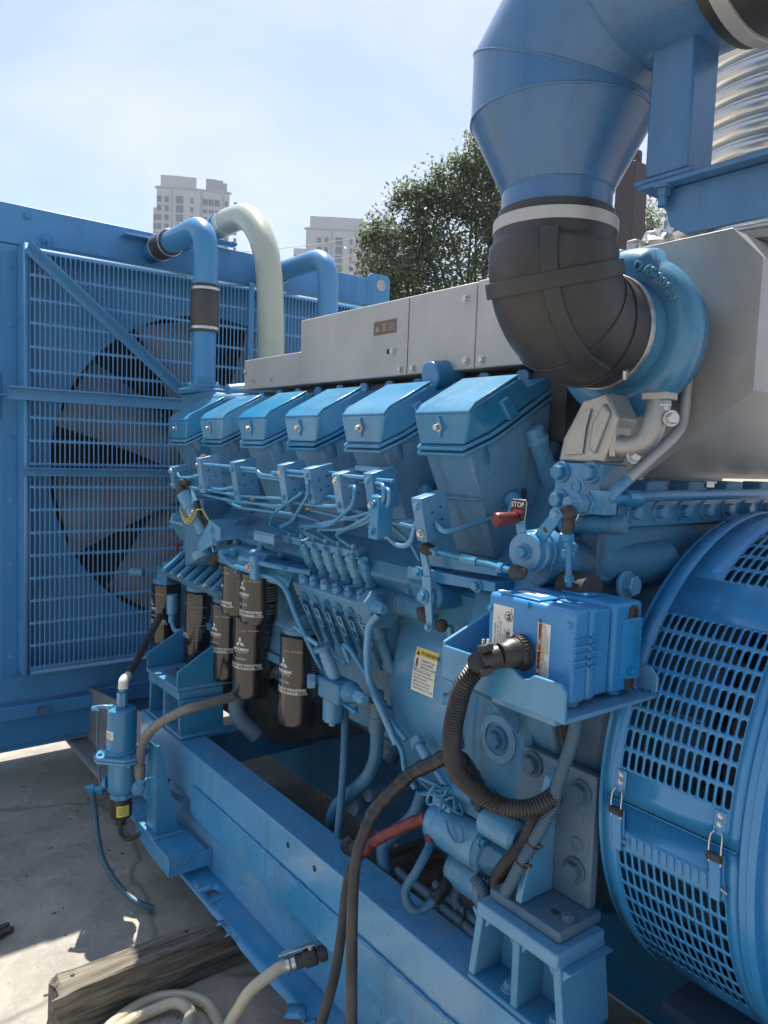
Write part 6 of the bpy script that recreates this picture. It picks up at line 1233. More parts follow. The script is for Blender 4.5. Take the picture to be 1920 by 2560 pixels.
for z in (1.351,1.224):
    mb = MB(); mb.lathe((1.165,y0+0.0015,z),(0,-1,0),[(0.013,0),(0.013,0.004),(0.0085,0.004),(0.0085,0.0005),(0,0.0005)],18); part('screw_well', mb, SOOT, BX)
mb = MB(); mb.hull([(x,y0+yy,z) for (x,yy) in ((1.135,0.002),(1.16,-0.006),(1.185,-0.006),(1.194,0.002)) for z in (1.232,1.342)]); part('corner_boss', mb, BLUE_BOX, BX, 0.003)
bolt(BX, (1.158,y0-0.006,1.248), (0,-1,0), 0.006, BLUE_BOX)
for y, z in ((0.962,1.340),(0.872,1.362),(0.781,1.345),(0.781,1.226)): bolt(BX, (0.9998,y,z), (-1,0,0), 0.0048, BLUE_BOX, 0.005)
mb = MB(); mb.box((1.005,0.852,1.3702),(1.075,0.945,1.3735)); part('top_plate', mb, BLUE_BOX, BX, 0.001)
mb = MB(); mb.box((1.12,0.84,1.3702),(1.155,0.90,1.375)); part('top_rib', mb, BLUE_BOX, BX, 0.001)
fb = lambda y, z, x: (lambda u, v: (x, y-u, z+v))
def vert(y, z, x): return lambda u, v: (x, y-v*-1*-1, z+u) # unused helper orientation
# labels: left rating label, right warning label (text runs upward)
def updown(yR, zB, x): return lambda u, v: (x, yR+v, zB+u)          # u runs up, v runs to +y (left in view)
printed('rating_label', flat_map([(rect(0.050,0.118),0,0)], fb(0.955,1.232,0.9994)), PAPER, BX)
L = []
for i, (s, sz, u, v) in enumerate((('POWER UNIT MATERIAL NUMBER',0.0052,0.004,0.040),('AMBIENT TEMPERATURE RANGE -40C TO 85C',0.0046,0.004,0.033),('CONTINUOUS INPUT CURRENT: 6.2 AMP',0.0046,0.004,0.027),('TRANSIENT CURRENT: 6 AMPS',0.0046,0.004,0.021),('WIRES SUITABLE FOR AT LEAST 90C',0.0046,0.004,0.0165),('SEE MANUAL FOR INSTALLATION',0.0046,0.004,0.012),('A COMPONENT FOR INCLOSED USE',0.0046,0.004,0.0075))): L.append((text_mb(s, sz), u, v))
L.append((text_mb('CE', 0.011, 'LEFT', 0.0004), 0.060, 0.0065)); L.append((text_mb('SA', 0.011, 'LEFT', 0.0006), 0.094, 0.006))
ringm = MB(); nn = 22
for i in range(nn):
    for rr in (0.0095,0.0082): ringm.v.append((rr*math.cos(2*math.pi*i/nn), rr*math.sin(2*math.pi*i/nn), 0))
ringm.f = [(2*i,2*((i+1)%nn),2*((i+1)%nn)+1,2*i+1) for i in range(nn)]; L.append((ringm, 0.1005, 0.0100)); L.append((text_mb('us', 0.0065), 0.110, 0.003))
printed('rating_print', flat_map(L, updown(0.906,1.232,0.9988)), INK, BX)
printed('warning_label', flat_map([(rect(0.028,0.108),0,0)], fb(0.848,1.229,0.9994)), PAPER, BX)
printed('warning_band', flat_map([(rect(0.0075,0.104),0.002,0.002)], fb(0.848,1.229,0.9990)), ORANGE, BX)
L = [(text_mb('WARNING',0.0085,'LEFT',0.0003),0.014,0.0195),(text_mb('AVERTISSEMENT',0.0075,'LEFT',0.0003),0.060,0.0195),(MB().add([(0,0,0),(0.007,0,0),(0.0035,0.006,0)],[(0,1,2)]),0.004,0.0195),(MB().add([(0,0,0),(0.007,0,0),(0.0035,0.006,0)],[(0,1,2)]),0.051,0.0195)]
for i, s in enumerate(('EXPLOSION HAZARD - DO NOT','DISCONNECT CIRCUIT UNLESS','AREA IS KNOWN TO BE','NON-HAZARDOUS')): L.append((text_mb(s,0.0037),0.003,0.0148-0.0042*i))
for i, s in enumerate(('RISQUE D\'EXPLOSION - AVANT','DE DECONNECTER S\'ASSURER','QUE L\'EMPLACEMENT EST','NON DANGEREUX')): L.append((text_mb(s,0.0037),0.056,0.0148-0.0042*i))
printed('warning_print', flat_map(L, updown(0.8205,1.229,0.9986)), INK, BX)
printed('top_label', flat_map([(rect(0.060,0.022),0,0)], lambda u, v: (1.030+v,0.93-u,1.3739)), PAPER, BX)
printed('top_label', flat_map([(rect(0.030,0.012),0,0)], lambda u, v: (1.008+v,0.955-u*0.9,1.3742 if False else 1.3739)), PAPER, BX)
gnd = text_mb('GND', 0.016); printed('ground_mark', flat_map([(gnd,0.0,0.0)], lambda u, v: (1.190-v*0.9-0.012, y0-0.0068, 1.272+u)), BLUE, BX)
# connector and conduit
CN = thing('round_plug', (0.96, 0.87, 1.25), 'black round plug with ribbed ring and strain relief on the actuator box', 'plug')
c0 = Vector((0.9985,0.875,1.278)); d = Vector((-0.93,0.22,-0.05)).normalized()
mb = MB(); mb.lathe(c0, d, [(0.0,0),(0.030,0),(0.031,0.002),(0.031,0.016),(0.027,0.018),(0.027,0.034),(0.022,0.042),(0.022,0.052),(0,0.052)], 30)
for k in range(30):
    a = 2*math.pi*k/30; u = d.orthogonal().normalized(); w = d.cross(u); e = u*math.cos(a)+w*math.sin(a); mb.obox(c0+d*0.009+e*0.0312,(0.0016,0.013,0.0022),e,d,d.cross(e))
part('ring', mb, HOSE_BLK, CN, 0.0006)
mb = MB(); c1 = c0+d*0.062; d2 = Vector((-0.80,0.42,-0.30)).normalized(); mb.lathe(c1-d*0.012, d2, [(0.020,0),(0.021,0.01),(0.019,0.03),(0.018,0.034)], 20); z_ = Vector((0,0.3,1)).normalized()
mb.obox(c1+d2*0.018+Vector((0,0,0.021)),(0.020,0.046,0.012),d2,d2.cross(z_),z_); mb.obox(c1+d2*0.018-Vector((0,0,0.021)),(0.020,0.046,0.012),d2,d2.cross(z_),z_); part('strain_relief', mb, HOSE_BLK, CN, 0.0015)
for s in (-1,1): 
    q = c1+d2*0.018+d2.cross(z_)*0.018*s; mb = MB(); mb.cyl(q+Vector((0,0,0.02)),q+Vector((0,0,0.036)),0.0028,None,8); part('clamp_screw', mb, CHROME, CN)
for (y,z) in ((0.905,1.302),(0.845,1.302),(0.845,1.25),(0.905,1.25)): bolt(BX, (0.9995,y,z), (-1,0,0), 0.0042, CHROME, 0.003)
HG = 'corrugated cable conduits'
def conduit(pts, r, label, mat=HOSE_BLK, pitch=0.0062, depth=0.16, name='corrugated_conduit', group=HG):
    mb = MB(); mb.corr(pts, r, pitch, depth, 16); return solo(name, mb, mat, label, 'conduit', group, ang=60)
e0 = c1+d2*0.03
conduit([tuple(e0),(0.928,0.918,1.253),(0.915,0.937,1.215),(0.915,0.952,1.17),(0.922,0.968,1.12),(0.94,0.984,1.07),(0.962,0.988,1.025),(1.0,0.976,0.985),(1.03,0.953,0.961),(1.06,0.918,0.957),(1.09,0.894,0.968),(1.125,0.883,0.985)], 0.0185, 'thick black corrugated conduit looping down from the round plug')
conduit([(1.08,0.818,1.19),(1.08,0.818,1.152),(1.09,0.831,1.114),(1.10,0.851,1.066),(1.11,0.874,1.008),(1.112,0.882,0.968),(1.10,0.895,0.924),(1.10,0.918,0.876),(1.09,0.937,0.828),(1.09,0.957,0.783),(1.09,0.972,0.755)], 0.0125, 'thin blue-grey corrugated conduit running from under the tray to the mount', CONDUIT_BLUE)
conduit([(1.125,0.89,0.975),(1.12,0.914,0.945),(1.12,0.933,0.909),(1.13,0.957,0.86),(1.13,0.985,0.813),(1.135,1.02,0.766),(1.145,1.045,0.721),(1.16,1.06,0.66)], 0.0165, 'dark corrugated conduit tied beside the gusset of the rear bracket')
for p, a in (((1.1005,0.9175,0.877),(0.2,1,-0.3)),((1.0915,0.9345,0.834),(0.2,1,-0.3))):
    mb = MB(); c = Vector(p); mb.lathe(c-Vector((0,0,0.002)),(0.12,-0.38,0.9),[(0.0125,0),(0.0142,0),(0.0142,0.004),(0.0125,0.004),(0.0125,0)],20,False); mb.obox(c+Vector((-0.004,-0.018,0.004)),(0.005,0.018,0.005),(1,0,0),(0,1,-0.3),(0,0.3,1)); solo('cable_tie', mb, LEAF_TIE, ('upper' if p[2] > 0.87 else 'lower')+' cable tie round the thin conduit at the rear bracket', 'cable tie', 'cable ties')

# ------------------------------------------------------------------ governor linkage and stop lever
GL = thing('governor_linkage', (1.08, 1.1, 1.23), 'blue governor levers joined by a rod with black ball joints', 'linkage')
def plate_between(a, b, w0, w1, th, n):
    a, b, n = Vector(a), Vector(b), Vector(n).normalized(); d = (b-a).normalized(); s = d.cross(n).normalized(); mb = MB()
    poly = [a-d*w0*0.5-s*w0*0.5, a-d*w0*0.5+s*w0*0.5, b+d*w1*0.5+s*w1*0.5, b+d*w1*0.5-s*w1*0.5]; mb.prism(poly, n*th); return mb
mb = plate_between((1.085,1.255,1.405),(1.09,1.235,1.335),0.018,0.024,0.007,(-1,0,0)); m2 = plate_between((1.083,1.235,1.335),(1.085,1.222,1.243),0.030,0.018,0.006,(-1,0,0)); mb.add(m2.v,m2.f); part('lever', mb, BLUE, GL, 0.0015)
mb = MB(); mb.lathe((1.20,1.24,1.305),(-1,0,0),[(0.034,0),(0.034,0.10),(0.026,0.108),(0.026,0.118)],22); part('hub', mb, BLUE_CAST, GL, 0.002); bolt(GL, (1.0755,1.24,1.305), (-1,0,0), 0.011, BLUE, 0.010)
bolt(GL, (1.078,1.222,1.24), (-1,0,0), 0.007, BLUE); mb = MB(); mb.sphere((1.10,1.205,1.245),0.015,14,9); part('ball_joint', mb, SOOT, GL)
for p in ((1.075,1.236,1.412),(1.048,0.945,1.405)):
    mb = MB(); mb.sphere(p,0.0155,16,10,(0.9,1.35,0.95)); mb.cyl(p,Vector(p)+Vector((0.02,0,0)),0.008); part('ball_joint', mb, SOOT, GL)
mb = MB(); mb.tube([(1.073,1.222,1.412),(1.066,1.12,1.408)],0.0055,10,2); mb.lathe((1.067,1.115,1.408),(-0.08,-1,0.0),[(0.010,0),(0.010,0.05)],6); mb.tube([(1.063,1.065,1.408),(1.052,0.968,1.405)],0.0065,10,2); mb.lathe((1.056,1.0,1.406),(-0.08,-1,0),[(0.011,0),(0.011,0.014)],6); mb.lathe((1.072,1.205,1.411),(-0.08,-1,0),[(0.010,0),(0.010,0.012)],6); part('rod', mb, BLUE, GL)
mb = MB(); mb.prism([(1.115,1.30,1.365),(1.115,1.06,1.375),(1.115,1.06,1.40),(1.115,1.30,1.395)],(0.04,0,0)); mb.prism([(1.10,1.33,1.33),(1.10,1.05,1.345),(1.10,1.05,1.365),(1.10,1.33,1.36)],(0.07,0,0)); part('mount_bar', mb, BLUE, GL, 0.002)
for y in (1.29, 1.10): bolt(GL, (1.099,y,1.35), (-1,0,0), 0.010, BLUE)
SL = thing('stop_lever', (1.09, 0.96, 1.43), 'stop lever with dark red grip and STOP plate above the actuator box', 'lever')
mb = MB(); mb.lathe((1.15,0.963,1.441),(-1,-0.1,0),[(0.042,0),(0.042,0.03),(0.037,0.032),(0.037,0.036),(0.041,0.038),(0.041,0.052),(0.036,0.055),(0.036,0.075),(0.0,0.075)],30); part('hub', mb, BLUE, SL, 0.001)
bolt(SL, (1.074,0.955,1.441), (-1,-0.1,0), 0.011, BLUE, 0.012)
mb = plate_between((1.082,0.963,1.455),(1.088,0.982,1.512),0.020,0.024,0.005,(-1,0,0)); part('lever', mb, BLUE, SL, 0.001)
mb = MB(); mb.prism([(1.082,0.999,1.497),(1.082,0.963,1.497),(1.084,0.961,1.532),(1.085,0.966,1.539),(1.085,0.998,1.539),(1.084,1.002,1.532)],(-0.002,0,0)); part('stop_plate', mb, CHROME, SL, 0.0006)
fs_ = lambda u, v: (1.0808-0.0 + (v*0.08), 0.9995-u, 1.4975+v)
printed('plate_face', flat_map([(rect(0.034,0.038),0.0015,0.001)], lambda u, v: (1.0788,0.9995-u,1.4985+v)), SOOT, SL)
printed('stop_lettering', flat_map([(text_mb('STOP',0.0135,'CENTER',0.0003),0.0185,0.026)], lambda u, v: (1.0783,0.9995-u,1.4985+v)), PRINT, SL)
arr = MB().add([(0,0.006,0),(0.010,0.012,0),(0.010,0.009,0),(0.024,0.009,0),(0.024,0.003,0),(0.010,0.003,0),(0.010,0,0)],[(0,1,2,3,4,5,6)])
printed('arrow', flat_map([(arr,0.006,0.011)], lambda u, v: (1.0783,0.9995-u,1.4985+v)), REDPRINT, SL)
mb = MB(); mb.lathe((1.079,0.982,1.503),(-1.0,0.12,-0.06),[(0.0095,0),(0.0115,0.004),(0.013,0.030),(0.014,0.048),(0.012,0.052),(0,0.053)],22); part('grip', mb, RED, SL)
mb = plate_between((1.10,0.945,1.46),(1.095,0.895,1.516),0.026,0.022,0.008,(-1,-0.15,0)); part('second_lever', mb, BLUE, SL, 0.0015)
bolt(SL, (1.086,0.895,1.518), (-1,-0.15,0), 0.0085, BLUE, 0.008); mb = MB(); mb.lathe((1.0905,0.918,1.488),(-1,-0.15,0),[(0.007,0),(0.007,0.001),(0,0.001)],6); part('hole', mb, SOOT, SL)
mb = MB(); mb.sphere((1.105,0.88,1.520),0.0165,16,10); mb.tube([(1.105,0.88,1.515),(1.108,0.882,1.485)],0.012,12,2); part('ball_joint', mb, RUBBER, SL)
mb = MB(); mb.tube([(1.108,0.882,1.49),(1.115,0.878,1.385)],0.0062,10,2); mb.lathe((1.1085,0.882,1.482),(0.05,-0.03,-1),[(0.012,0),(0.012,0.012),(0.010,0.014),(0.010,0.022)],6); mb.lathe((1.114,0.8785,1.405),(0.05,-0.03,-1),[(0.010,0),(0.010,0.012)],6); part('vertical_rod', mb, BLUE, SL)
mb = MB(); mb.prism([(1.13,0.93,1.42),(1.13,0.885,1.43),(1.13,0.88,1.46),(1.13,0.92,1.48)],(0.01,0,0)); part('hub_flange', mb, BLUE, SL, 0.002); bolt(SL, (1.1295,0.897,1.442), (-1,0,0), 0.0095, BLUE)
mb = MB(); mb.lathe((1.16,0.86,1.372),(0,1,0),[(0.0,0),(0.035,0),(0.035,0.06),(0,0.06)],20); part('governor_shaft', mb, SOOT, SL)
# guard strap over the flywheel cover
GS = thing('guard_strap', (1.2, 1.08, 0.95), 'blue tube bracket down the edge of the flywheel cover', 'bracket')
mb = MB(); mb.tube(fillet([(1.19,1.275,1.22),(1.212,1.275,1.12),(1.216,1.275,1.02),(1.232,1.262,0.92)],0.04),0.009,12,0); mb.cbox((1.212,1.275,1.085),(0.03,0.024,0.03)); mb.lathe((1.205,1.252,1.045),(-0.5,0.7,0),[(0.02,-0.02),(0.02,0.02),(0.014,0.022),(0.014,0.035)],14); part('tube', mb, BLUE, GS, 0.0015)
# ------------------------------------------------------------------ starter motors
def starter(p0, p1, r, label, big=True):
    p0, p1 = Vector(p0), Vector(p1); d = (p1-p0).normalized(); L = (p1-p0).length
    T = thing('starter_motor', (p0+p1)/2-Vector((0,0,r)), label, 'starter', 'starter motors under the flywheel housing')
    mb = MB(); mb.lathe(p0, d, [(0,0),(r*0.85,0),(r*0.97,0.008),(r,0.02),(r,L*0.58),(r*0.9,L*0.585)], 30); part('motor_body', mb, BLUE, T)
    mb = MB(); mb.lathe(p0+d*L*0.58, d, [(r*1.02,0),(r*1.1,0.004),(r*1.1,0.022),(r*0.88,0.028),(r*0.78,L*0.25),(r*0.76,L*0.42),(0,L*0.42)], 8 if big else 20); part('nose', mb, BLUE_CAST, T, 0.004)
    mb = MB(); mb.lathe(p0+d*L*0.12, d, [(r*1.0,0),(r*1.015,0.001),(r*1.015,0.004),(r,0.005)], 30); part('band', mb, BLUE, T)
    for k in range(3):
        a = 0.5+2.1*k; u = d.orthogonal().normalized(); w = d.cross(u); e = u*math.cos(a)+w*math.sin(a); bolt(T, p0+d*(L*0.58+0.022)+e*r*1.05, d, 0.009, BLUE)
    return T
S1 = starter((1.175,1.275,0.755),(1.175,0.99,0.755), 0.052, 'blue starter motor lying under the flywheel housing')
S2 = starter((1.205,1.235,0.648),(1.205,1.06,0.652), 0.045, 'lower blue starter motor behind the rear mount', False)
mb = MB(); mb.box((1.145,1.20,0.806),(1.195,1.26,0.828)); mb.tube([(1.165,1.25,0.828),(1.165,1.25,0.848)],0.007,8,2); mb.tube([(1.18,1.22,0.828),(1.18,1.22,0.84)],0.006,8,2); part('terminal_block', mb, BLUE, S1, 0.002)
mb = MB(); mb.lathe((1.16,1.10,0.83),(0,-1,0),[(0.03,0),(0.032,0.01),(0.032,0.09),(0.024,0.10),(0,0.10)],20); part('solenoid', mb, BLUE, S1)
mb = MB(); mb.cbox((1.19,1.16,0.85),(0.05,0.10,0.07)); mb.cyl((1.16,1.20,0.865),(1.16,1.135,0.865),0.018); part('relay', mb, BLUE_CAST, S1, 0.003)
random.seed(4)
for k in range(7):
    a = Vector((1.15+0.008*k,1.20+random.uniform(-.03,.06),0.85)); pts = [a]
    for j in range(4): pts.append(Vector((1.13+random.uniform(-.02,.04),1.24-0.02*j+random.uniform(-.03,.05),0.83+random.uniform(-.02,.045))))
    mb = MB(); mb.tube(pts,0.0032,6,5); solo('control_wire', mb, BLUE, 'one of the thin blue painted wires tangled on top of the starter', 'wire', 'tangled wires on the starter')
mb = MB(); mb.tube([(1.125,1.19,0.80),(1.118,1.17,0.785),(1.12,1.15,0.77),(1.125,1.135,0.785),(1.125,1.14,0.808)],0.003,6,5); solo('wire_loop', mb, BLUE, 'single loop of blue wire hanging over the starter body', 'wire')
# ------------------------------------------------------------------ cables
def cable(pts, r, label, mat=CABLE_BLK, name='battery_cable', res=8, group='battery cables', extra=None, n=14):
    T = thing(name, pts[-1], label, 'cable', group)
    mb = MB(); mb.tube(pts, r, n, res); part('cable_run', mb, mat, T, ang=60)
    for (nm, seg, rr, mt, wob) in (extra or []):
        mb = MB(); rn = random.Random(len(nm)); ph = rn.uniform(0,6)
        mb.tube(spline(seg,8), rr, 14, 0, rf=lambda a, L: rr*(1+wob*math.sin(a*190+ph)*math.sin(a*61))); part(nm, mb, mt, T, ang=60)
    return T
tc1 = [(1.16,1.12,0.85),(1.125,1.095,0.92),(1.085,1.10,0.978),(1.06,1.119,0.99),(1.04,1.145,0.969),(1.02,1.177,0.945),(1.0,1.197,0.919),(0.975,1.217,0.883),(0.955,1.232,0.851),(0.935,1.234,0.817),(0.915,1.23,0.783),(0.90,1.222,0.742),(0.885,1.205,0.678),(0.868,1.178,0.59),(0.845,1.14,0.489),(0.83,1.11,0.40),(0.82,1.08,0.28),(0.80,1.05,0.12),(0.78,0.98,0.02),(0.70,0.85,0.016)]
cable(tc1, 0.0125, 'thick black cable with shiny black tape hanging over the rail', extra=[('tape_wrap', tc1[1:10], 0.0158, TAPE_BLK, 0.10)])
tc2 = [(1.165,1.25,0.775),(1.14,1.274,0.767),(1.12,1.309,0.743),(1.10,1.355,0.707),(1.08,1.389,0.676),(1.05,1.397,0.653),(1.0,1.372,0.637),(0.965,1.341,0.607),(0.935,1.308,0.561),(0.905,1.278,0.517),(0.878,1.258,0.474),(0.845,1.246,0.409),(0.80,1.23,0.28),(0.76,1.20,0.12),(0.70,1.15,0.02),(0.6,1.0,0.016)]
cable(tc2, 0.0115, 'black cable with red taped end leading to the starter', extra=[('red_tape_wrap', tc2[1:6], 0.0145, TAPE_RED, 0.10)])
tc3 = [(1.165,1.262,0.775),(1.15,1.262,0.754),(1.125,1.238,0.726),(1.10,1.227,0.708),(1.08,1.231,0.675),(1.07,1.251,0.632),(1.07,1.249,0.602),(1.08,1.235,0.583),(1.10,1.225,0.583),(1.12,1.213,0.601),(1.15,1.212,0.62),(1.20,1.226,0.645)]
cable(tc3, 0.0105, 'short blue painted cable looping between the two starters', mat=BLUEHOSE, extra=[('red_tape_wrap', tc3[0:3], 0.013, TAPE_RED, 0.05),('black_tape_wrap', tc3[9:12], 0.0155, TAPE_BLK, 0.05)])
cable([(1.25,1.41,0.75),(1.24,1.43,0.683),(1.22,1.467,0.63),(1.20,1.498,0.584),(1.19,1.491,0.557),(1.19,1.473,0.513),(1.2,1.46,0.40)], 0.0185, 'thick dark blue hose curving down behind the red taped cable', mat=BLUEHOSE, name='coolant_hose', group='painted hoses')
conduit([(1.18,1.68,0.94),(1.18,1.675,0.90),(1.18,1.671,0.829),(1.17,1.658,0.737),(1.16,1.651,0.642),(1.16,1.658,0.55),(1.17,1.67,0.45)], 0.0115, 'thin upright blue corrugated conduit below the feed pump', BLUEHOSE)
TH = thing('drain_hose', (1.2, 1.6, 0.6), 'thick dark blue hose with hex union curving down below the pump', 'hose')
mb = MB(); mb.tube([(1.20,1.552,0.93),(1.20,1.55,0.865),(1.20,1.553,0.802),(1.20,1.585,0.737),(1.21,1.661,0.666),(1.22,1.75,0.586),(1.22,1.779,0.532),(1.22,1.785,0.47)],0.0185,16,8); part('hose_run', mb, BLUEHOSE, TH, ang=60)
mb = MB(); mb.lathe((1.20,1.552,0.955),(0,0,-1),[(0.016,-0.03),(0.016,0),(0.024,0.0),(0.024,0.018),(0.021,0.02),(0.022,0.04),(0.0235,0.042),(0.0235,0.055),(0.021,0.057),(0.0225,0.075),(0.020,0.085)],6 if False else 14); part('union', mb, BLUE_DUSTY, TH)
for z in (0.52,):
    mb = MB(); mb.lathe((1.235,1.70,0.60),(1,0,0),[(0.03,0),(0.03,0.02),(0.02,0.025),(0.02,0.06)],12); mb.lathe((1.235,1.63,0.66),(1,0,0),[(0.022,0),(0.022,0.02),(0.015,0.025),(0.015,0.06)],12); part('plug', mb, BLUE_DUSTY, TH)
CB = CONDUIT_BLUE
conduit([(1.21,1.45,0.53),(1.2,1.421,0.534),(1.19,1.354,0.545),(1.18,1.29,0.553),(1.172,1.229,0.557),(1.17,1.176,0.557),(1.165,1.12,0.557),(1.16,1.05,0.557)], 0.0115, 'grey corrugated conduit lying along the rail edge', CB)
conduit([(1.205,1.30,0.57),(1.19,1.25,0.572),(1.185,1.19,0.575),(1.18,1.12,0.572),(1.175,1.05,0.565)], 0.0105, 'second grey corrugated conduit tied beside the first on the rail', CB)
conduit([(1.205,1.19,0.655),(1.195,1.203,0.62),(1.185,1.206,0.59),(1.18,1.19,0.572)], 0.0125, 'short grey conduit curving up from the rail to the lower starter', CB)
conduit([(1.15,1.24,0.735),(1.15,1.202,0.730),(1.15,1.167,0.722),(1.15,1.122,0.718),(1.155,1.094,0.705),(1.165,1.08,0.66),(1.17,1.07,0.60)], 0.0105, 'brown dusty conduit running under the upper starter', CABLE_BLK)
conduit([(1.12,1.09,0.72),(1.125,1.065,0.70),(1.135,1.05,0.66),(1.14,1.045,0.61),(1.15,1.04,0.57)], 0.013, 'short blue conduit dropping beside the rear mount', CB)
for y in (1.235, 1.155):
    mb = MB(); mb.lathe((1.175,y,0.558),(0.15,1,0.0),[(0.0175,0),(0.019,0),(0.019,0.005),(0.0175,0.005),(0.0175,0)],18,False); mb.cbox((1.165,y+0.002,0.585),(0.006,0.006,0.02)); solo('cable_tie', mb, LEAF_TIE, ('farther' if y > 1.2 else 'nearer')+' cable tie on the grey conduits along the rail', 'cable tie', 'cable ties')

# ------------------------------------------------------------------ fuel water separator on its post
SP = thing('fuel_separator', (0.88, 2.63, 0.20), 'blue fuel water separator with black bowl hanging beside the frame', 'separator')
sx, sy = 0.88, 2.625
mb = MB(); mb.lathe((sx,sy,0.520),(0,0,1),[(0.060,0),(0.058,0.008),(0.0515,0.012),(0.0515,0.145),(0.048,0.154),(0.036,0.160),(0,0.162)],34); part('can', mb, BLUE, SP, 0.001)
mb = MB(); ww = 0.094; mb.hull([(sx+ww*math.cos(a),sy+ww*math.sin(a),z) for a in (0.0,0.22,1.35,1.57,1.79,2.92,3.14,3.36,4.49,4.71,4.93,6.06) for z in (0.497,0.507)]); mb.hull([(sx+ww*math.cos(a),sy+ww*math.sin(a),z) for a in (0.0,0.22,1.35,1.57,1.79,2.92,3.14,3.36,4.49,4.71,4.93,6.06) for z in (0.509,0.519)]); part('flange', mb, BLUE, SP, 0.002)
for k in range(4):
    a = math.pi/2*k; p = (sx+0.076*math.cos(a),sy+0.076*math.sin(a)); bolt(SP, (*p,0.519), (0,0,1), 0.007, BLUE); bolt(SP, (*p,0.497), (0,0,-1), 0.007, BLUE, 0.012)
mb = MB(); mb.lathe((sx,sy,0.4965),(0,0,-1),[(0.046,0),(0.046,0.005),(0.0475,0.09),(0.044,0.115),(0.036,0.128),(0.030,0.13)],32); mb.lathe((sx-0.04,sy+0.03,0.40),(-0.7,0.7,-0.1),[(0.02,0),(0.022,0.012)],14); part('lower_body', mb, BLUE, SP)
mb = MB(); mb.lathe((sx,sy,0.367),(0,0,-1),[(0.04,0),(0.04,0.018)],8); part('hex_collar', mb, BLUE, SP, 0.001)
mb = MB(); mb.lathe((sx,sy,0.3485),(0,0,-1),[(0.0385,0),(0.0385,0.065),(0.034,0.073),(0.019,0.075),(0.019,0.10),(0.013,0.103),(0,0.103)],30); part('bowl', mb, HOSE_BLK, SP)
wrapb = lambda u, v: (sx+0.0389*math.cos(math.radians(228)+u/0.0389), sy+0.0389*math.sin(math.radians(228)+u/0.0389), 0.29+v)
printed('bowl_label', flat_map([(gr(0.045,0.040),0,0)], wrapb), YELLOW, SP)
wrapb2 = lambda u, v: (sx+0.0393*math.cos(math.radians(228)+u/0.0393), sy+0.0393*math.sin(math.radians(228)+u/0.0393), 0.29+v)
printed('bowl_print', flat_map([(gridrect(0.03,0.0016,4),0.005,0.008+0.006*i) for i in range(5)], wrapb2), INK, SP)
wrapc = lambda u, v: (sx+0.0519*math.cos(math.radians(168)+u/0.0519), sy+0.0519*math.sin(math.radians(168)+u/0.0519), 0.575+v)
printed('can_label', flat_map([(gr(0.045,0.030),0,0)], wrapc), PAPER, SP)
wrapc2 = lambda u, v: (sx+0.0523*math.cos(math.radians(168)+u/0.0523), sy+0.0523*math.sin(math.radians(168)+u/0.0523), 0.575+v)
printed('can_print', flat_map([(gridrect(0.03,0.002,4),0.008,0.006+0.007*i) for i in range(3)], wrapc2), INK, SP)
mb = MB(); mb.lathe((sx,sy,0.6825),(0,0,1),[(0.019,0),(0.019,0.05),(0.016,0.052)],6); mb.tube([(sx,sy,0.735),(sx+0.005,sy,0.755)],0.014,12,2); part('top_union', mb, BLUE, SP, 0.001)
mb = MB(); mb.tube(fillet([(sx-0.03,sy+0.03,0.675),(sx-0.055,sy+0.045,0.678),(sx-0.075,sy+0.065,0.672)],0.01),0.007,8,0); mb.lathe((sx-0.035,sy+0.02,0.672),(0,0,1),[(0.012,0),(0.012,0.014),(0,0.014)],6); mb.lathe((sx-0.06,sy+0.05,0.668),(-0.7,0.7,0),[(0.010,0),(0.010,0.03)],6); part('vent_valve', mb, BLUE, SP)
mb = MB(); mb.tube([(sx-0.068,sy+0.052,0.665),(sx-0.068,sy+0.055,0.55),(sx-0.064,sy+0.055,0.47),(sx-0.058,sy+0.05,0.39)],0.0048,8,5); part('vent_tube', mb, GREYTUBE, SP)
mb = MB(); q = Vector((sx-0.045,sy+0.05,0.365)); dd = Vector((-0.62,0.76,-0.02)).normalized(); mb.lathe(q,dd,[(0.018,0),(0.018,0.02),(0.013,0.022),(0.013,0.035),(0.017,0.036),(0.017,0.058),(0.010,0.06),(0.010,0.075)],6); part('drain_cock', mb, BLUE, SP, 0.001)
mb = MB(); mb.lathe((sx+0.045,sy-0.055,0.40),(0.2,-0.3,0.9),[(0.019,-0.03),(0.024,-0.02),(0.024,0.01),(0.018,0.014),(0.018,0.035)],6); part('outlet_union', mb, BLUE, SP, 0.001)
mb = MB(); mb.tube([q+dd*0.048+Vector((0,0,-0.01)),(0.822,2.74,0.27),(0.82,2.70,0.19),(0.82,2.646,0.132),(0.83,2.579,0.095),(0.85,2.524,0.064),(0.88,2.456,0.04),(0.925,2.415,0.022)],0.0105,12,8); solo('drain_tube', mb, GREYTUBE, 'teal rubber drain tube curving from the separator to the concrete', 'tube')
mb = MB(); mb.tube([(sx,sy,0.25),(sx,sy,0.215),(sx+0.012,sy-0.01,0.193),(sx+0.03,sy-0.03,0.197),(sx+0.055,sy-0.06,0.225),(sx+0.08,sy-0.085,0.25)],0.0075,10,6); solo('sensor_cable', mb, HOSE_BLK, 'short black sensor cable looping from the black bowl', 'cable')
BH = thing('braided_hose', (0.9, 2.45, 0.5), 'braided steel hose arching from the separator to the engine', 'hose')
mb = MB(); mb.tube([(1.34,2.30,0.84),(1.22,2.362,0.752),(1.12,2.36,0.735),(1.02,2.36,0.728),(0.965,2.40,0.695),(0.925,2.45,0.645),(0.915,2.51,0.575),(0.92,2.553,0.49),(0.923,2.562,0.44)],0.0165,18,9); part('hose_run', mb, BRAID, BH, ang=60)
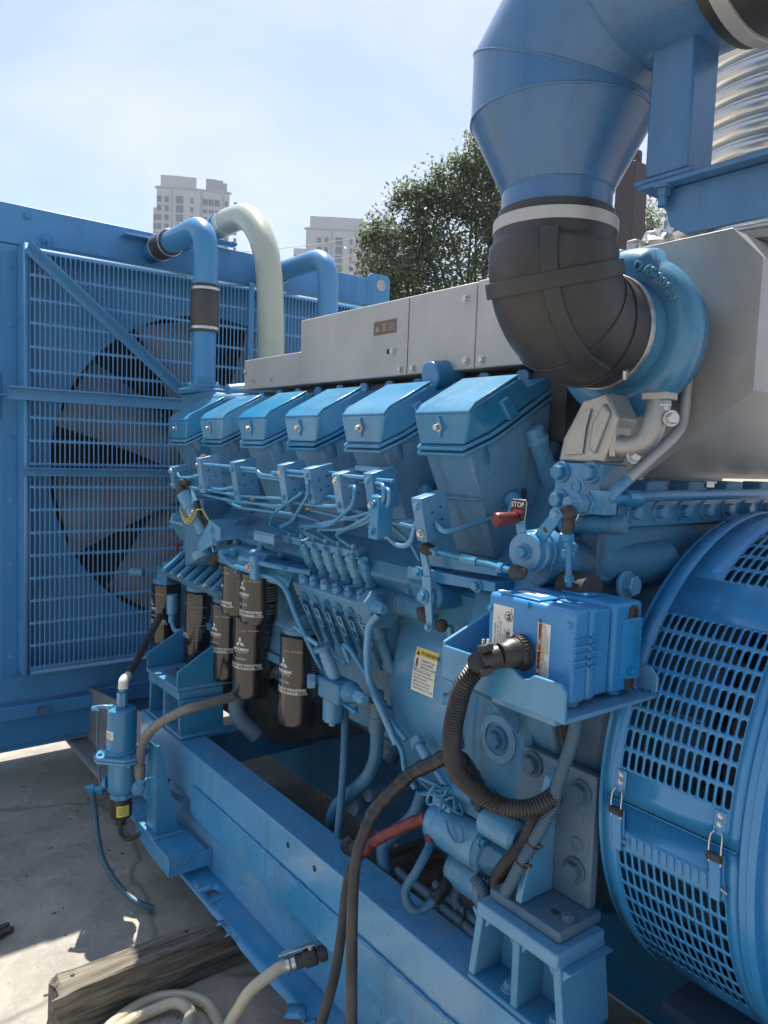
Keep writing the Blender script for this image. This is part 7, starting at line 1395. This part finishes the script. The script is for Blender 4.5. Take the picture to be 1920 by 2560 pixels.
mb = MB(); mb.lathe((0.9205,2.556,0.485),(0.1,0.2,-0.9),[(0.019,0),(0.020,0.003),(0.020,0.015),(0.0185,0.017),(0.020,0.02),(0.020,0.033),(0.0185,0.035),(0.0195,0.05),(0.016,0.055)],20); part('crimp_ferrule', mb, BRAID, BH)
IH = thing('inlet_hose', (0.9, 2.65, 0.75), 'grey rubber hose rising from the separator top to the engine', 'hose')
mb = MB(); mb.tube([(sx+0.005,sy,0.75),(0.892,2.64,0.775),(0.93,2.70,0.775),(1.0,2.828,0.772),(1.08,2.988,0.772),(1.16,3.11,0.80),(1.24,3.2,0.86)],0.0145,14,8); part('hose_run', mb, CABLE_BLK, IH, ang=60)
mb = MB(); mb.tube([(sx+0.003,sy,0.745),(0.888,2.633,0.772),(0.915,2.672,0.776)],0.0185,14,5,rf=lambda a, L: 0.0185-0.003*a/L); part('tape_wrap', mb, PAPER, IH, ang=60)
PS = thing('separator_post', (0.98, 2.48, 0.24), 'blue folded post holding the separator on its bracket', 'post')
mb = MB(); mb.prism([(0.945,2.455,0.258),(0.945,2.545,0.258),(0.948,2.545,0.57),(0.948,2.478,0.57)],(0.005,0,0)); mb.prism([(0.9505,2.455,0.258),(1.03,2.455,0.258),(0.965,2.478,0.57),(0.9505,2.478,0.57)],(0,0.005,0)); part('upright', mb, BLUE, PS, 0.001)
mb = MB(); mb.box((0.93,2.44,0.251),(1.045,2.60,0.2575)); part('foot', mb, BLUE, PS, 0.001); bolt(PS, (0.99,2.50,0.258), (0,0,1), 0.010, BLUE_DUSTY)
mb = MB(); mb.box((0.935,2.55,0.535),(0.95,2.60,0.545)); part('hanger', mb, BLUE, PS, 0.001)
TR2 = thing('separator_bracket', (1.0, 2.45, 0.18), 'blue channel bracket welded to the rail under the separator post', 'bracket')
mb = MB(); mb.box((0.93,2.30,0.243),(1.0585,2.62,0.2505)); part('top', mb, BLUE_SKID, TR2, 0.001)
mb = MB(); mb.prism([(0.93,2.30,0.2428),(0.93,2.62,0.2428),(0.93,2.62,0.205),(0.93,2.47,0.185),(0.93,2.30,0.185)],(0.006,0,0)); mb.box((0.9365,2.30,0.185),(1.083,2.306,0.2428)); part('side', mb, BLUE_SKID, TR2, 0.001)
mb = MB(); mb.tube([(1.10,2.70,0.37),(1.045,2.62,0.345),(1.04,2.54,0.35),(1.05,2.44,0.355)],0.009,10,5); solo('capillary_pipe', mb, BLUEHOSE, 'thin dark pipe disappearing under the blue rail', 'pipe')

# ------------------------------------------------------------------ drain valves on the frame and clear hose
def ballvalve(y, z, label, ang=0.0):
    T = thing('drain_valve', (1.05, y, z-0.03), label, 'valve', 'drain valves on the base frame')
    d = Vector((-0.86,0.50,-0.30)).normalized() if ang == 0 else Vector((-0.9,0.35,-0.28)).normalized(); p = Vector((1.083,y,z))
    mb = MB(); mb.lathe(p, d, [(0.021,-0.01),(0.021,0.012),(0.016,0.014),(0.016,0.02)],8); mb.lathe(p+d*0.018, d, [(0.022,0),(0.024,0.008),(0.024,0.03),(0.019,0.036),(0.019,0.055)],12); part('body', mb, SOOT, T, 0.001)
    mb = MB(); s = Vector((0,0,1)); mb.cyl(p+d*0.035+s*0.02,p+d*0.035+s*0.034,0.008,None,10); mb.obox(p+d*0.075+s*0.036,(0.10,0.016,0.004),d,d.cross(s),s); part('handle', mb, CHROME, T, 0.001)
    mb = MB(); e = p+d*0.075
    mb.lathe(e, d, [(0.020,0),(0.0225,0),(0.0225,0.01),(0.020,0.01)],18); mb.lathe(e+d*0.016, d, [(0.020,0),(0.0225,0),(0.0225,0.01),(0.020,0.01)],18); part('hose_clamp', mb, CHROME, T)
    return p+d*0.06, d
e1, d1 = ballvalve(1.600, 0.268, 'black ball valve with steel lever low on the frame web')
mb = MB(); pts = [e1,e1+d1*0.05,(0.965,1.66,0.225),(0.91,1.68,0.185),(0.875,1.70,0.12),(0.865,1.74,0.055),(0.885,1.83,0.024),(0.885,1.90,0.022),(0.845,1.96,0.022),(0.78,2.0,0.02),(0.70,1.995,0.02),(0.63,1.965,0.02),(0.57,1.90,0.02),(0.58,1.80,0.02),(0.66,1.75,0.02),(0.75,1.79,0.036),(0.82,1.86,0.04),(0.81,1.93,0.036),(0.75,1.96,0.02),(0.68,1.955,0.02),(0.60,1.90,0.036),(0.52,1.75,0.02),(0.40,1.5,0.02),(0.2,1.2,0.02)]
mb.tube(pts,0.0165,18,9); solo('clear_hose', mb, HOSE_CLEAR, 'clear reinforced hose from the drain valve coiled on the concrete', 'hose')
e2, d2_ = ballvalve(1.33, 0.20, 'second ball valve near the hanging black cables', 1)
mb = MB(); mb.tube([e2,e2+d2_*0.05,(0.93,1.38,0.10),(0.86,1.42,0.05),(0.75,1.42,0.022),(0.55,1.40,0.02),(0.3,1.2,0.02)],0.0155,16,8); solo('clear_hose', mb, HOSE_CLEAR, 'clear hose on the second valve behind the black cables', 'hose')
# pliers at the left edge
PL = thing('pliers', (0.49, 2.58, 0.0), 'dark steel pliers jaws lying on the concrete at the left edge', 'tool')
mb = MB(); mb.prism([(0.445,2.545,0.004),(0.480,2.560,0.004),(0.515,2.575,0.004),(0.518,2.586,0.004),(0.500,2.592,0.004),(0.475,2.583,0.004),(0.44,2.575,0.004)],(0,0,0.014)); part('upper_jaw', mb, SOOT, PL, 0.003)
mb = MB(); mb.prism([(0.44,2.582,0.004),(0.475,2.59,0.004),(0.500,2.599,0.004),(0.512,2.612,0.004),(0.500,2.622,0.004),(0.47,2.615,0.004),(0.44,2.608,0.004)],(0,0,0.014)); part('lower_jaw', mb, SOOT, PL, 0.003)
mb = MB(); mb.cyl((0.448,2.578,0.004),(0.448,2.578,0.022),0.012); part('pivot', mb, CHROME, PL)
for s in (-1,1):
    mb = MB(); mb.tube([(0.448,2.578+s*0.012,0.012),(0.40,2.57+s*0.03,0.012),(0.33,2.55+s*0.035,0.012),(0.26,2.52+s*0.03,0.012)],0.008,8,4); part('handle', mb, RUBBER, PL)

# ------------------------------------------------------------------ air
def haze():
    mt = bpy.data.materials.new('haze_air'); mt.use_nodes = True; n = mt.node_tree.nodes; n.clear()
    o = n.new('ShaderNodeOutputMaterial'); v = n.new('ShaderNodeVolumePrincipled'); v.inputs['Color'].default_value = (0.72, 0.82, 0.98, 1); v.inputs['Density'].default_value = 0.0008; v.inputs['Anisotropy'].default_value = 0.0
    mt.node_tree.links.new(v.outputs['Volume'], o.inputs['Volume'])
    mb = MB(); mb.box((-420, -420, -1.2), (420, 420, 98)); ob = part('haze', mb, mt); tag(ob, 'thin pale haze in the air over the whole yard', 'haze', kind='stuff')
haze()
